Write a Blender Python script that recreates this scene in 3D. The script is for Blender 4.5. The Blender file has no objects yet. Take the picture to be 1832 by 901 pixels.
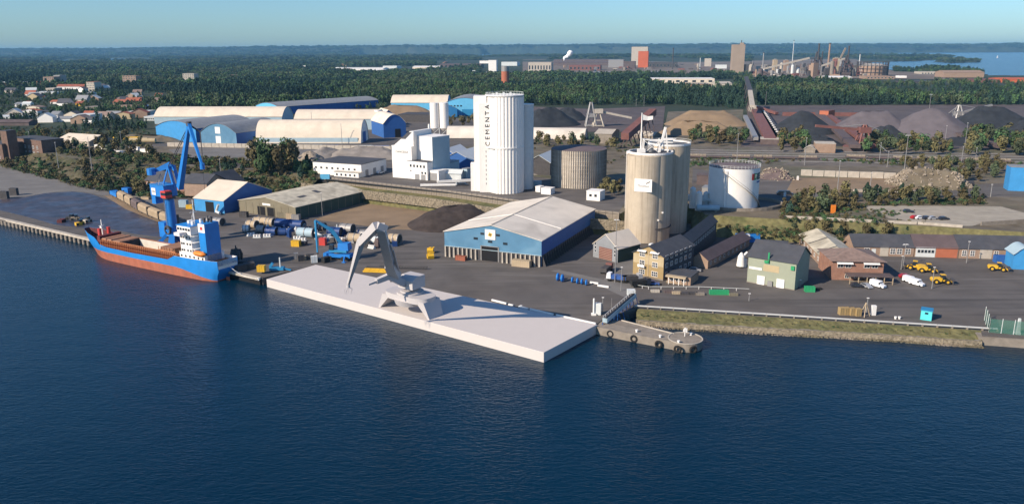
import bpy, bmesh, math, random
import numpy as np
from mathutils import Vector, Matrix, noise
random.seed(7); rng = np.random.default_rng(5)
S = bpy.context.scene; C = S.collection
# ---------------- camera, sky, sun, exposure ----------------
F=1400.0; CX=916.0; CY=450.5; H=80.0
PIT=math.atan(362/1400); ROLL=math.radians(0.28)
cp,sp=math.cos(PIT),math.sin(PIT); cr,sr=math.cos(ROLL),math.sin(ROLL)
cd=bpy.data.cameras.new('camera'); cam=bpy.data.objects.new('camera',cd); C.objects.link(cam); S.camera=cam
cam.location=(0,0,H); cd.sensor_width=36; cd.lens=F/1832*36; cd.clip_start=1; cd.clip_end=90000
cam.rotation_euler=(Matrix.Rotation(math.pi/2-PIT,3,'X')@Matrix.Rotation(-ROLL,3,'Z')).to_euler()
AZ=math.radians(34); EL=math.radians(31)
W=bpy.data.worlds.new('World'); S.world=W; W.use_nodes=True; nt=W.node_tree
bg=nt.nodes['Background']; sky=nt.nodes.new('ShaderNodeTexSky'); sky.sky_type='NISHITA'; sky.sun_disc=False
sky.sun_elevation=EL; sky.sun_rotation=math.atan2(-math.cos(AZ),-math.sin(AZ))%(2*math.pi)
sky.altitude=0; sky.air_density=1.0; sky.dust_density=0.5; sky.ozone_density=4.5
tint=nt.nodes.new('ShaderNodeMix'); tint.data_type='RGBA'; tint.blend_type='MULTIPLY'; tint.inputs[0].default_value=1; tint.inputs[7].default_value=(.80,1.08,1.31,1)
nt.links.new(sky.outputs[0],tint.inputs[6]); nt.links.new(tint.outputs[2],bg.inputs[0]); bg.inputs[1].default_value=0.086
sl=bpy.data.lights.new('sun','SUN'); so=bpy.data.objects.new('sun',sl); C.objects.link(so)
sl.energy=5.0; sl.angle=math.radians(.5); sl.color=(1,.86,.70)
so.rotation_euler=Vector((math.cos(AZ)*math.cos(EL),math.sin(AZ)*math.cos(EL),-math.sin(EL))).to_track_quat('-Z','Y').to_euler()
S.view_settings.view_transform='Standard'; S.view_settings.look='None'; S.view_settings.exposure=0.36; S.view_settings.gamma=1
# air: one even haze box round everything under the sky
hz=bpy.data.meshes.new('haze'); X0,X1,Y0,Y1,Z0,Z1=-22000,22000,-2500,21000,-7,175
hz.from_pydata([(x,y,z) for z in(Z0,Z1) for x,y in((X0,Y0),(X1,Y0),(X1,Y1),(X0,Y1))],[],[(0,3,2,1),(4,5,6,7),(0,1,5,4),(1,2,6,5),(2,3,7,6),(3,0,4,7)])
ho=bpy.data.objects.new('haze',hz); C.objects.link(ho); ho['kind']='stuff'; ho['label']='thin bluish air haze over the harbour and forests'
hm=bpy.data.materials.new('haze'); hm.use_nodes=True; hn=hm.node_tree; hn.nodes.remove(hn.nodes['Principled BSDF']); pv=hn.nodes.new('ShaderNodeVolumePrincipled')
pv.inputs['Color'].default_value=(.26,.60,.92,1); pv.inputs['Density'].default_value=0.000042; pv.inputs['Anisotropy'].default_value=0.0
hn.links.new(pv.outputs[0],hn.nodes['Material Output'].inputs['Volume']); hz.materials.append(hm)
# ---------------- survey helpers: photo pixel -> ground point ----------------
def ray(px,py):
    a=(px-CX)/F; b=(CY-py)/F
    x=a*cr+b*sr; y=-a*sr+b*cr
    return Vector((x,cp+y*sp,-sp+y*cp))
def G(px,py,z=2.5):
    d=ray(px,py); return Vector((0,0,H))+d*((z-H)/d[2])
def RY(px,py,Y):
    d=ray(px,py); return Vector((0,0,H))+d*(Y/d[1])
def P(X,Y,Z):
    z=Z-H; dep=Y*cp-z*sp; x=X/dep; y=(Y*sp+z*cp)/dep
    return (CX+(x*cr-y*sr)*F, CY-(x*sr+y*cr)*F)
def zat(p,py):
    lo,hi=-10,500
    for _ in range(40):
        m=(lo+hi)/2
        if P(p[0],p[1],m)[1]<py: hi=m
        else: lo=m
    return lo
TZ=10.0; QZ=2.5
# ---------------- mesh builder ----------------
class MB:
    def __init__(s): s.v=[]; s.f=[]
    def add(s,vs,fs):
        n=len(s.v); s.v+=[tuple(q) for q in vs]; s.f+=[tuple(i+n for i in f) for f in fs]; return s
    def box(s,x0,x1,y0,y1,z0,z1):
        return s.add([(x0,y0,z0),(x1,y0,z0),(x1,y1,z0),(x0,y1,z0),(x0,y0,z1),(x1,y0,z1),(x1,y1,z1),(x0,y1,z1)],
          [(0,3,2,1),(4,5,6,7),(0,1,5,4),(1,2,6,5),(2,3,7,6),(3,0,4,7)])
    def ctr(s,c,d): return s.box(c[0]-d[0]/2,c[0]+d[0]/2,c[1]-d[1]/2,c[1]+d[1]/2,c[2]-d[2]/2,c[2]+d[2]/2)
    def tbox(s,b,t,z0,z1):   # tapered box, b/t = (x0,x1,y0,y1)
        q=lambda r,z:[(r[0],r[2],z),(r[1],r[2],z),(r[1],r[3],z),(r[0],r[3],z)]
        return s.add(q(b,z0)+q(t,z1),[(0,3,2,1),(4,5,6,7),(0,1,5,4),(1,2,6,5),(2,3,7,6),(3,0,4,7)])
    def prism(s,poly,z0,z1):
        n=len(poly)
        return s.add([(x,y,z0) for x,y in poly]+[(x,y,z1) for x,y in poly],
          [tuple(range(n-1,-1,-1)),tuple(range(n,2*n))]+[(i,(i+1)%n,(i+1)%n+n,i+n) for i in range(n)])
    def xz(s,poly,y0,y1):   # polygon in xz plane (ccw seen from -y) extruded along y
        n=len(poly)
        return s.add([(x,y0,z) for x,z in poly]+[(x,y1,z) for x,z in poly],
          [tuple(range(n)),tuple(range(2*n-1,n-1,-1))]+[(i,i+n,(i+1)%n+n,(i+1)%n) for i in range(n)])
    def yz(s,poly,x0,x1):
        n=len(poly)
        return s.add([(x0,y,z) for y,z in poly]+[(x1,y,z) for y,z in poly],
          [tuple(range(n-1,-1,-1)),tuple(range(n,2*n))]+[(i,(i+1)%n,(i+1)%n+n,i+n) for i in range(n)])
    def cyl(s,c,r,h,n=16,r2=None):
        r2=r if r2 is None else r2; a=[2*math.pi*i/n for i in range(n)]
        return s.add([(c[0]+r*math.cos(t),c[1]+r*math.sin(t),c[2]) for t in a]+[(c[0]+r2*math.cos(t),c[1]+r2*math.sin(t),c[2]+h) for t in a],
          [tuple(range(n-1,-1,-1)),tuple(range(n,2*n))]+[(i,(i+1)%n,(i+1)%n+n,i+n) for i in range(n)])
    def tube(s,a,b,r,r2=None,n=6):
        a=Vector(a); b=Vector(b); d=(b-a); r2=r if r2 is None else r2
        if d.length<1e-6: return s
        d.normalize(); u=d.cross(Vector((0,0,1))) if abs(d.z)<.95 else d.cross(Vector((1,0,0))); u.normalize(); w=d.cross(u)
        an=[2*math.pi*(i+.5)/n for i in range(n)]
        return s.add([a+(u*math.cos(t)+w*math.sin(t))*r for t in an]+[b+(u*math.cos(t)+w*math.sin(t))*r2 for t in an],
          [tuple(range(n-1,-1,-1)),tuple(range(n,2*n))]+[(i,(i+1)%n,(i+1)%n+n,i+n) for i in range(n)])
    def bar(s,a,b,w,h=None,w2=None,h2=None):   # square section bar
        a=Vector(a); b=Vector(b); d=(b-a).normalized(); h=h or w; w2=w2 or w; h2=h2 or h
        u=d.cross(Vector((0,0,1))) if abs(d.z)<.98 else Vector((1,0,0)); u.normalize(); k=u.cross(d)
        vs=[]
        for p,ww,hh in((a,w,h),(b,w2,h2)):
            vs+=[p-u*ww/2-k*hh/2,p+u*ww/2-k*hh/2,p+u*ww/2+k*hh/2,p-u*ww/2+k*hh/2]
        return s.add(vs,[(3,2,1,0),(4,5,6,7),(0,1,5,4),(1,2,6,5),(2,3,7,6),(3,0,4,7)])
    def ring(s,c,ro,ri,h,n=24,axis='z'):
        vs=[]
        for i in range(n):
            t=2*math.pi*i/n
            for r,z in((ro,0),(ro,h),(ri,h),(ri,0)):
                x,y=r*math.cos(t),r*math.sin(t)
                vs.append((c[0]+x,c[1]+y,c[2]+z) if axis=='z' else (c[0]+x,c[1]+z,c[2]+y) if axis=='y' else (c[0]+z,c[1]+x,c[2]+y))
        return s.add(vs,[(4*i+j,4*((i+1)%n)+j,4*((i+1)%n)+(j+1)%4,4*i+(j+1)%4) for i in range(n) for j in range(4)])
    def torus(s,c,R,r,axis='y',n=20,m=8):
        vs=[]
        for i in range(n):
            t=2*math.pi*i/n
            for j in range(m):
                q=2*math.pi*j/m; rr=R+r*math.cos(q); x,y,z=rr*math.cos(t),rr*math.sin(t),r*math.sin(q)
                vs.append((c[0]+x,c[1]+z,c[2]+y) if axis=='y' else (c[0]+z,c[1]+x,c[2]+y) if axis=='x' else (c[0]+x,c[1]+y,c[2]+z))
        return s.add(vs,[(m*i+j,m*((i+1)%n)+j,m*((i+1)%n)+(j+1)%m,m*i+(j+1)%m) for i in range(n) for j in range(m)])
    def rot(s,M):
        s.v=[tuple(M@Vector(q)) for q in s.v]; return s
    def mesh(s,name,m,smooth=False):
        me=bpy.data.meshes.new(name); me.from_pydata(s.v,[],s.f)
        bm=bmesh.new(); bm.from_mesh(me); bmesh.ops.recalc_face_normals(bm,faces=bm.faces); bm.to_mesh(me); bm.free()
        me.materials.append(m)
        if smooth:
            me.polygons.foreach_set('use_smooth',[True]*len(me.polygons)); me.set_sharp_from_angle(angle=math.radians(38))
        return me
    def build(s,name,m,parent=None,smooth=False,loc=None,rz=0):
        return obj(name,s.mesh(name,m,smooth),parent,loc,rz)
def obj(name,me,parent=None,loc=None,rz=0):
    o=bpy.data.objects.new(name,me); C.objects.link(o); o.parent=parent
    if loc is not None: o.location=loc
    if rz: o.rotation_euler=(0,0,rz)
    return o
def tag(o,label=None,cat=None,group=None,kind=None):
    for k,v in(('label',label),('category',cat),('group',group),('kind',kind)):
        if v: o[k]=v
    return o
def thing(name,label,cat,loc=(0,0,0),rz=0,group=None):
    o=bpy.data.objects.new(name,None); C.objects.link(o); o.location=loc; o.rotation_euler=(0,0,rz); o.empty_display_size=1
    return tag(o,label,cat,group)
kids={}
def dup(root,loc,rz=0,label=None,scale=None,group=None):
    r=root.copy(); C.objects.link(r); r.location=loc; r.rotation_euler=(0,0,rz)
    if scale: r.scale=(scale,)*3 if not isinstance(scale,tuple) else scale
    if label: r['label']=label
    if group: r['group']=group
    for ch in root.children:
        c=ch.copy(); C.objects.link(c); c.parent=r
        for g in ch.children:
            d=g.copy(); C.objects.link(d); d.parent=c
    return r
# ---------------- materials ----------------
MC={}
def mat(n,col,rough=.75,var=.18,sc=.6,bump=.0,bsc=3,metal=0,corr=None,streak=0,dirt=0,dcol=(.12,.09,.06),big=0,bcol=None,rnd=0,spec=.3,bigsc=.03,lo=.48,hi=.62,brick=None,tracks=0,tcol=(.05,.047,.045)):
    if n in MC: return MC[n]
    m=bpy.data.materials.new(n); m.use_nodes=True; t=m.node_tree; N=t.nodes; L=t.links
    b=N['Principled BSDF']; b.inputs['Roughness'].default_value=rough; b.inputs['Metallic'].default_value=metal
    b.inputs['Specular IOR Level'].default_value=spec
    tc=N.new('ShaderNodeTexCoord'); out=None
    def noi(s,det=4,vec=None,dist=0):
        q=N.new('ShaderNodeTexNoise'); q.inputs['Scale'].default_value=s; q.inputs['Detail'].default_value=det; q.inputs['Distortion'].default_value=dist
        L.new(vec or tc.outputs['Object'],q.inputs['Vector']); return q.outputs['Fac']
    def mr(x,a,b_,c,d):
        q=N.new('ShaderNodeMapRange'); L.new(x,q.inputs[0])
        for i,v in enumerate((a,b_,c,d)): q.inputs[i+1].default_value=v
        return q.outputs[0]
    def mix(f,a,b_,mode='MIX'):
        q=N.new('ShaderNodeMix'); q.data_type='RGBA'; q.blend_type=mode
        for inp,v in((q.inputs[0],f),(q.inputs[6],a),(q.inputs[7],b_)):
            if hasattr(v,'links'): L.new(v,inp)
            else: inp.default_value=v if not isinstance(v,tuple) else (*v,1)
        return q.outputs[2]
    col_=mix(0.0,col,col)
    if brick:
        q=N.new('ShaderNodeTexBrick'); q.inputs['Scale'].default_value=brick[0]; q.inputs['Color1'].default_value=(*col,1); q.inputs['Color2'].default_value=(*[c*.75 for c in col],1); q.inputs['Mortar'].default_value=(*brick[1],1)
        cx=N.new('ShaderNodeCombineXYZ'); sx=N.new('ShaderNodeSeparateXYZ'); L.new(tc.outputs['Object'],sx.inputs[0])
        ad=N.new('ShaderNodeMath'); L.new(sx.outputs[0],ad.inputs[0]); L.new(sx.outputs[1],ad.inputs[1]); L.new(ad.outputs[0],cx.inputs[0]); L.new(sx.outputs[2],cx.inputs[1])
        L.new(cx.outputs[0],q.inputs['Vector']); col_=q.outputs[0]
    if big: col_=mix(mr(noi(bigsc,5,dist=.6),lo,hi,0,big),col_,bcol)
    if rnd:
        oi=N.new('ShaderNodeObjectInfo'); hv=N.new('ShaderNodeHueSaturation'); L.new(mr(oi.outputs['Random'],0,1,1-rnd,1+rnd),hv.inputs['Value'])
        L.new(mr(oi.outputs['Random'],0,1,.5-rnd*.02,.5+rnd*.045),hv.inputs['Hue']); L.new(col_,hv.inputs['Color']); col_=hv.outputs[0]
    f=mr(noi(sc,6),.25,.75,1-var,1+var); g=N.new('ShaderNodeCombineColor'); [L.new(f,g.inputs[i]) for i in range(3)]
    col_=mix(1.0,col_,g.outputs[0],'MULTIPLY')
    if dirt: col_=mix(mr(noi(sc*.35,7,dist=1),.5,.72,0,dirt),col_,dcol)
    if streak:
        mp=N.new('ShaderNodeMapping'); mp.inputs['Scale'].default_value=(.9,.9,.035); L.new(tc.outputs['Object'],mp.inputs[0])
        col_=mix(mr(noi(1.2,6,mp.outputs[0]),.5,.72,0,streak),col_,dcol)
    if tracks:
        for rz_,am in((33,1),(-62,.6)):
            mp=N.new('ShaderNodeMapping'); mp.inputs['Rotation'].default_value=(0,0,math.radians(rz_)); mp.inputs['Scale'].default_value=(.012,.28,1); L.new(tc.outputs['Object'],mp.inputs[0])
            col_=mix(mr(noi(1.0,6,mp.outputs[0],.25),.56,.68,0,tracks*am),col_,tcol)
        mp=N.new('ShaderNodeMapping'); mp.inputs['Rotation'].default_value=(0,0,math.radians(33)); mp.inputs['Scale'].default_value=(.02,.2,1); mp.inputs['Location'].default_value=(9,4,0); L.new(tc.outputs['Object'],mp.inputs[0])
        col_=mix(mr(noi(1.0,7,mp.outputs[0],.3),.55,.7,0,tracks*.8),col_,(.2,.185,.17))
    L.new(col_,b.inputs['Base Color'])
    h=None
    if corr:   # corrugation: axis index, ribs per metre
        w=N.new('ShaderNodeTexWave'); w.wave_type='BANDS'; w.bands_direction='XYZ'[corr[0]]; w.inputs['Scale'].default_value=corr[1]; L.new(tc.outputs['Object'],w.inputs[0]); h=w.outputs['Fac']; st=.35; dd=corr[2] if len(corr)>2 else .06
    elif bump: h=noi(bsc,8); st=bump; dd=.12
    if h:
        bp=N.new('ShaderNodeBump'); bp.inputs['Strength'].default_value=st; bp.inputs['Distance'].default_value=dd; L.new(h,bp.inputs['Height']); L.new(bp.outputs[0],b.inputs['Normal'])
    MC[n]=m; return m
def M(n): return MC[n]
mat('asphalt',(.112,.099,.089),.9,.16,.12,.3,2.5,big=.5,bcol=(.135,.125,.118),dirt=.35,dcol=(.05,.048,.05),bigsc=.02,tracks=.55)
mat('asphalt_pale',(.17,.16,.148),.9,.2,.1,.3,2.5,dirt=.25,dcol=(.1,.09,.08),tracks=.4,tcol=(.1,.095,.09))
mat('terrace_soil',(.14,.115,.08),.95,.35,.12,.5,1.2,big=.85,bcol=(.10,.10,.06),bigsc=.018,dirt=.5,dcol=(.2,.18,.15))
mat('gravel',(.36,.32,.255),.95,.15,.25,.4,3,dirt=.3,dcol=(.2,.17,.12),tracks=.4,tcol=(.17,.15,.12))
mat('dry_grass',(.155,.14,.06),.95,.4,.5,.8,3,big=.7,bcol=(.09,.1,.04),bigsc=.12)
mat('rail_bed',(.14,.12,.10),.95,.35,.25,.6,2,big=.6,bcol=(.09,.09,.05),bigsc=.05)
mat('yard_purple',(.105,.085,.082),.95,.25,.06,.5,2,big=.6,bcol=(.07,.06,.065))
mat('land',(.032,.045,.024),.95,.45,.01,.6,.05,big=.6,bcol=(.07,.07,.04),bigsc=.0035,lo=.56,hi=.66)
mat('wet',(.045,.042,.055),.42,.5,.25,.5,1.5,big=.85,bcol=(.06,.075,.11),bigsc=.09,dirt=.8,dcol=(.085,.06,.055),spec=.4)
mat('concrete',(.25,.215,.175),.9,.2,.6,.4,4,dirt=.5,dcol=(.15,.12,.09))
mat('concrete_pale',(.46,.41,.34),.9,.15,.6,.3,4,dirt=.35,dcol=(.25,.2,.15))
mat('silo_concrete',(.48,.405,.305),.88,.08,.4,.2,6,streak=.7,dcol=(.25,.2,.15),dirt=.1)
mat('wall_stone',(.25,.21,.15),.95,.5,1.3,1.0,1.6,dirt=.6,dcol=(.08,.07,.05))
mat('rock',(.20,.165,.125),.95,.45,.35,1.0,.8,dirt=.9,dcol=(.07,.06,.035),big=.7,bcol=(.11,.095,.05),bigsc=.06)
mat('white_block',(.56,.51,.475),.8,.02,.3)
mat('crane_clay',(.48,.45,.44),.6,.03,.3)
mat('white',(.80,.77,.72),.6,.05,.3,dirt=.12,dcol=(.5,.45,.38))
mat('white_silo',(.84,.80,.74),.5,.04,.2,streak=.22,dcol=(.62,.57,.5))
mat('cream_roof',(.70,.60,.47),.6,.08,.2,corr=(0,1.0,.05),dirt=.25,dcol=(.45,.39,.3))
mat('cream_roof_y',(.74,.64,.51),.6,.08,.2,corr=(1,1.0,.05),dirt=.25,dcol=(.45,.39,.3))
mat('beige_roof',(.70,.63,.53),.75,.1,.15,corr=(1,.9,.04),dirt=.4,dcol=(.34,.3,.25))
mat('old_roof',(.52,.47,.36),.8,.25,.3,corr=(1,.8,.05),dirt=.6,dcol=(.22,.19,.14))
mat('grey_roof',(.24,.25,.26),.7,.12,.3,corr=(1,1,.05),dirt=.2,dcol=(.15,.14,.13))
mat('dark_roof',(.065,.068,.078),.8,.15,.4,.2,3,dirt=.3,dcol=(.11,.1,.1))
mat('purple_roof',(.115,.085,.085),.8,.15,.3,corr=(0,1.2,.05),dirt=.3,dcol=(.07,.06,.06))
mat('tile_roof',(.24,.17,.14),.85,.25,.6,corr=(0,2,.05),dirt=.5,dcol=(.12,.11,.1))
mat('red_roof',(.30,.10,.06),.85,.2,.3)
mat('blue_wall',(.05,.27,.56),.55,.1,.3,corr=(0,1.5,.05),dirt=.2,dcol=(.1,.25,.42))
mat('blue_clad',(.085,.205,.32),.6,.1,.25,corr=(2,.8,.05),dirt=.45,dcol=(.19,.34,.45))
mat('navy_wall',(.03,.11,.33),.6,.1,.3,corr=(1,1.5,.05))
mat('navy_drum',(.015,.05,.17),.5,.2,.5,dirt=.3,dcol=(.05,.05,.06))
mat('sky_wall',(.13,.45,.68),.6,.08,.3,corr=(0,1.5,.05))
mat('pale_blue',(.36,.47,.52),.6,.08,.3,corr=(0,1.5,.05))
mat('blue_paint',(.018,.19,.56),.4,.1,.5,spec=.5,dirt=.15,dcol=(.02,.1,.3))
mat('blue_hull',(.012,.21,.58),.4,.1,.4,spec=.5,dirt=.12,dcol=(.02,.12,.3))
mat('teal_paint',(.03,.22,.42),.5,.1,.5)
mat('turquoise',(.10,.62,.62),.5,.08,.5)
mat('red_hull',(.36,.115,.065),.7,.2,.35,streak=.6,dcol=(.2,.1,.07),dirt=.3)
mat('rust_deck',(.42,.165,.07),.75,.25,.6,dirt=.4,dcol=(.16,.07,.04))
mat('brown_hatch',(.30,.155,.09),.75,.15,.5,dirt=.3,dcol=(.17,.1,.07))
mat('dark_red',(.12,.03,.03),.7,.2,.5)
mat('red_paint',(.55,.06,.05),.5,.1,.5)
mat('hold_shade',(.03,.035,.045),.8,.2,.5)  # shade inside the ship's hold, painted in as a dark colour
mat('hold_lit',(.55,.53,.46),.7,.1,.5)  # sunlit far side of the hold, painted in as a pale colour
mat('steel',(.30,.29,.28),.55,.15,.6,metal=.3)
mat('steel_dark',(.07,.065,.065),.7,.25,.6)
mat('steel_brown',(.12,.09,.085),.8,.25,.3,dirt=.4,dcol=(.07,.05,.05))
mat('rust_red',(.19,.085,.072),.8,.2,.3,dirt=.3,dcol=(.15,.07,.06))
mat('rubber',(.02,.02,.02),.85,.2,1)
mat('glass',(.02,.03,.04),.12,.05,1,spec=.6)
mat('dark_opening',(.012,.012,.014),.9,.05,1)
mat('olive_wall',(.20,.175,.12),.8,.1,.3,corr=(0,1.2,.05),dirt=.3,dcol=(.13,.11,.07))
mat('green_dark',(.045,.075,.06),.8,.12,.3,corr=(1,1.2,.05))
mat('green_wall',(.30,.32,.24),.75,.06,.3,corr=(0,1.2,.03),dirt=.15,dcol=(.25,.3,.22))
mat('green_paint',(.03,.30,.12),.6,.1,.5)
mat('yellow_paint',(.68,.40,.03),.5,.12,.6,dirt=.2,dcol=(.3,.18,.04))
mat('orange_paint',(.75,.22,.03),.5,.12,.6)
mat('ochre_wall',(.33,.235,.11),.85,.1,.5,dirt=.15,dcol=(.3,.2,.09))
mat('ochre_pale',(.44,.35,.21),.85,.1,.5)
mat('brick',(.34,.155,.10),.9,.2,.5,brick=(1.6,(.3,.25,.2)),dirt=.2,dcol=(.2,.11,.08))
mat('brick_dark',(.17,.095,.07),.9,.2,.5,brick=(1.6,(.2,.17,.14)),dirt=.3,dcol=(.1,.07,.055))
mat('pipe_grey',(.42,.42,.41),.6,.1,.5)
mat('works_ground',(.16,.125,.10),.95,.3,.02,.3,.5,big=.6,bcol=(.24,.2,.16),bigsc=.008,dirt=.4,dcol=(.07,.07,.05))
mat('brick_tan',(.36,.23,.16),.9,.15,.5,brick=(1.6,(.32,.28,.22)),dirt=.3,dcol=(.25,.17,.12))
mat('orange_wall',(.40,.13,.07),.8,.1,.5)
mat('tan',(.42,.33,.22),.8,.12,.4,dirt=.3,dcol=(.3,.22,.14))
mat('tarp',(.33,.25,.16),.8,.2,.5,dirt=.4,dcol=(.22,.16,.1))
mat('tank_roof',(.15,.115,.115),.8,.15,.3,dirt=.3,dcol=(.1,.09,.09))
mat('clad_grey',(.52,.46,.38),.7,.2,.25,corr=(2,.5,.08),dirt=.6,dcol=(.2,.17,.14))
mat('grey_white',(.60,.62,.60),.6,.06,.5)
mat('coal',(.028,.032,.038),.9,.3,.2,.7,1.5,big=.4,bcol=(.045,.05,.055),bigsc=.05)
mat('coal_brown',(.05,.038,.033),.95,.4,.3,.9,1.5)
mat('ore_purple',(.125,.108,.115),.95,.15,.15,.5,2)
mat('sand_brown',(.24,.17,.105),.95,.18,.1,.6,1,dirt=.3,dcol=(.17,.12,.08))
mat('rubble',(.30,.25,.19),.95,.5,.8,.9,2)
mat('scrub_slope',(.10,.082,.045),.95,.45,.4,1.0,.8,big=.8,bcol=(.055,.06,.025),bigsc=.07,dirt=.5,dcol=(.17,.14,.1))
mat('gravel_grey',(.26,.23,.20),.95,.25,.2,.8,1)
mat('silver_car',(.5,.51,.53),.3,.05,1,metal=.4); mat('dark_car',(.025,.03,.045),.3,.05,1,spec=.6); mat('white_car',(.8,.8,.8),.35,.03,1); mat('red_car',(.35,.02,.02),.3,.05,1); mat('blue_car',(.04,.1,.3),.3,.05,1)
mat('crown_green',(.060,.102,.038),.9,.35,.5,rnd=.5)
mat('crown_dark',(.028,.058,.036),.9,.35,.5,rnd=.4)
mat('crown_olive',(.12,.10,.045),.9,.4,.6,rnd=.4)
mat('crown_birch',(.078,.10,.05),.9,.4,.6,rnd=.35)
mat('trunk',(.12,.09,.07),.9,.3,2)
mat('steam',(.9,.9,.9),1,.02,1)
mat('town_wall',(.55,.48,.38),.8,.1,.5); mat('tan_tower',(.32,.25,.19),.85,.1,.05,dirt=.2,dcol=(.32,.25,.2)); mat('red_tower',(.50,.12,.05),.8,.1,.05)
# water
def water():
    m=bpy.data.materials.new('water'); m.use_nodes=True; t=m.node_tree; N=t.nodes; L=t.links; b=N['Principled BSDF']
    b.inputs['Roughness'].default_value=.22; b.inputs['IOR'].default_value=1.33; b.inputs['Specular IOR Level'].default_value=.42; b.inputs['Specular Tint'].default_value=(.55,.86,1,1)
    tc=N.new('ShaderNodeTexCoord'); hs=[]
    for s,rz,sc,k in((.42,20,(1,2.4,1),.8),(1.0,-28,(1,2.0,1),.45),(.07,10,(1,1.8,1),1.0)):
        mp=N.new('ShaderNodeMapping'); mp.inputs['Rotation'].default_value=(0,0,math.radians(rz)); mp.inputs['Scale'].default_value=sc; L.new(tc.outputs['Object'],mp.inputs[0])
        q=N.new('ShaderNodeTexNoise'); q.inputs['Scale'].default_value=s; q.inputs['Detail'].default_value=3; q.inputs['Distortion'].default_value=.5; L.new(mp.outputs[0],q.inputs[0])
        a=N.new('ShaderNodeMath'); a.operation='MULTIPLY'; L.new(q.outputs['Fac'],a.inputs[0]); a.inputs[1].default_value=k; hs.append(a.outputs[0])
    a=N.new('ShaderNodeMath'); L.new(hs[0],a.inputs[0]); L.new(hs[1],a.inputs[1]); a2=N.new('ShaderNodeMath'); L.new(a.outputs[0],a2.inputs[0]); L.new(hs[2],a2.inputs[1])
    bp=N.new('ShaderNodeBump'); bp.inputs['Strength'].default_value=.7; bp.inputs['Distance'].default_value=.34; L.new(a2.outputs[0],bp.inputs['Height']); L.new(bp.outputs[0],b.inputs['Normal'])
    q=N.new('ShaderNodeTexNoise'); q.inputs['Scale'].default_value=.012; q.inputs['Detail'].default_value=4; L.new(tc.outputs['Object'],q.inputs[0])
    r=N.new('ShaderNodeMix'); r.data_type='RGBA'; r.inputs[6].default_value=(.0001,.012,.028,1); r.inputs[7].default_value=(.0001,.022,.048,1); L.new(q.outputs['Fac'],r.inputs[0]); L.new(r.outputs[2],b.inputs['Base Color'])
    MC['water']=m
water()
# ---------------- setting ----------------
def struct(name,mb,m,kind='structure',smooth=False): return tag(mb.build(name,m,smooth=smooth),kind=kind)
def sheet(name,pts,z,m,kind='structure'):      # pts: photo survey points on height z
    q=[G(x,y,z) for x,y in pts]; mb=MB().add(q,[tuple(range(len(q)))]); return struct(name,mb,m,kind)
def pip(X,Y,poly):
    c=np.zeros(X.shape,bool); n=len(poly)
    for i in range(n):
        x1,y1=poly[i][:2]; x2,y2=poly[(i+1)%n][:2]
        if y1==y2: continue
        c^=((y1>Y)!=(y2>Y))&(X<(x2-x1)*(Y-y1)/(y2-y1)+x1)
    return c
def gp(pts,z): return [tuple(G(x,y,z)) for x,y in pts]
def vnoise(X,Y,s,oct=4,seed=0):     # cheap value noise
    o=np.zeros(X.shape); a=1; tot=0
    for k in range(oct):
        r=np.random.default_rng(seed+k); T=r.random((64,64)); x=X/s*(2**k)+k*13.7; y=Y/s*(2**k)+k*7.1
        i=np.floor(x).astype(int); j=np.floor(y).astype(int); u=x-i; v=y-j; u=u*u*(3-2*u); v=v*v*(3-2*v)
        g=lambda p,q:T[p%64,q%64]
        o+=a*((g(i,j)*(1-u)+g(i+1,j)*u)*(1-v)+(g(i,j+1)*(1-u)+g(i+1,j+1)*u)*v); tot+=a; a*=.5
    return o/tot
def sst(x,a,b): t=np.clip((x-a)/(b-a),0,1); return t*t*(3-2*t)
SEA=gp([(1535,95.2),(1700,94),(2300,92),(2300,141),(1770,138),(1755,131),(1690,127),(1655,129),(1640,130),(1597,127),(1560,128),(1560,112),(1535,110)],0)
ISL=[gp([(1500,99.5),(1600,100),(1655,100.5),(1700,102.5),(1709,105.5),(1640,109.5),(1597,110.5),(1500,113)],0),gp([(1670,110.5),(1700,108),(1755,109.5),(1752,111.5),(1700,113)],0)]
LAKE=[gp([(70,113.5),(170,114.5),(195,112),(270,111),(272,105.5),(200,105),(190,108),(120,107)],0),gp([(270,110.2),(470,109.6),(470,108.4),(270,108.8)],0),gp([(640,102.5),(900,102),(900,98),(640,98.4)],0),gp([(860,101.5),(1330,101),(1330,96.4),(860,97)],0),gp([(1280,101),(1540,100.5),(1560,96.5),(1280,97)],0)]
def seamask(X,Y):
    m=pip(X,Y,SEA)
    for p in ISL: m&=~pip(X,Y,p)
    return m
def watermask(X,Y):
    m=seamask(X,Y)
    for p in LAKE: m|=pip(X,Y,p)
    return m
def land_h(X,Y):
    k=X/Y; h=9.9-5*sst(Y,1300,2300)
    h=h+(vnoise(X,Y,900,3,3)*34-10)*sst(Y,3800,6500)*(1-.8*sst(k,.25,.5)*(1-sst(Y,10000,11500)))
    h=np.maximum(h,3.0)
    A=np.interp(k,[-.75,-.6,-.45,-.3,0,.3,.5,.7,.9],[112,116,132,150,148,152,138,124,120])
    h=h+(A-8)*sst(Y,10500,14500)*(.86+.24*vnoise(X,Y*.4,2600,3,9)-.08)
    return np.where(watermask(X,Y),-5.0,h)
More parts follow.
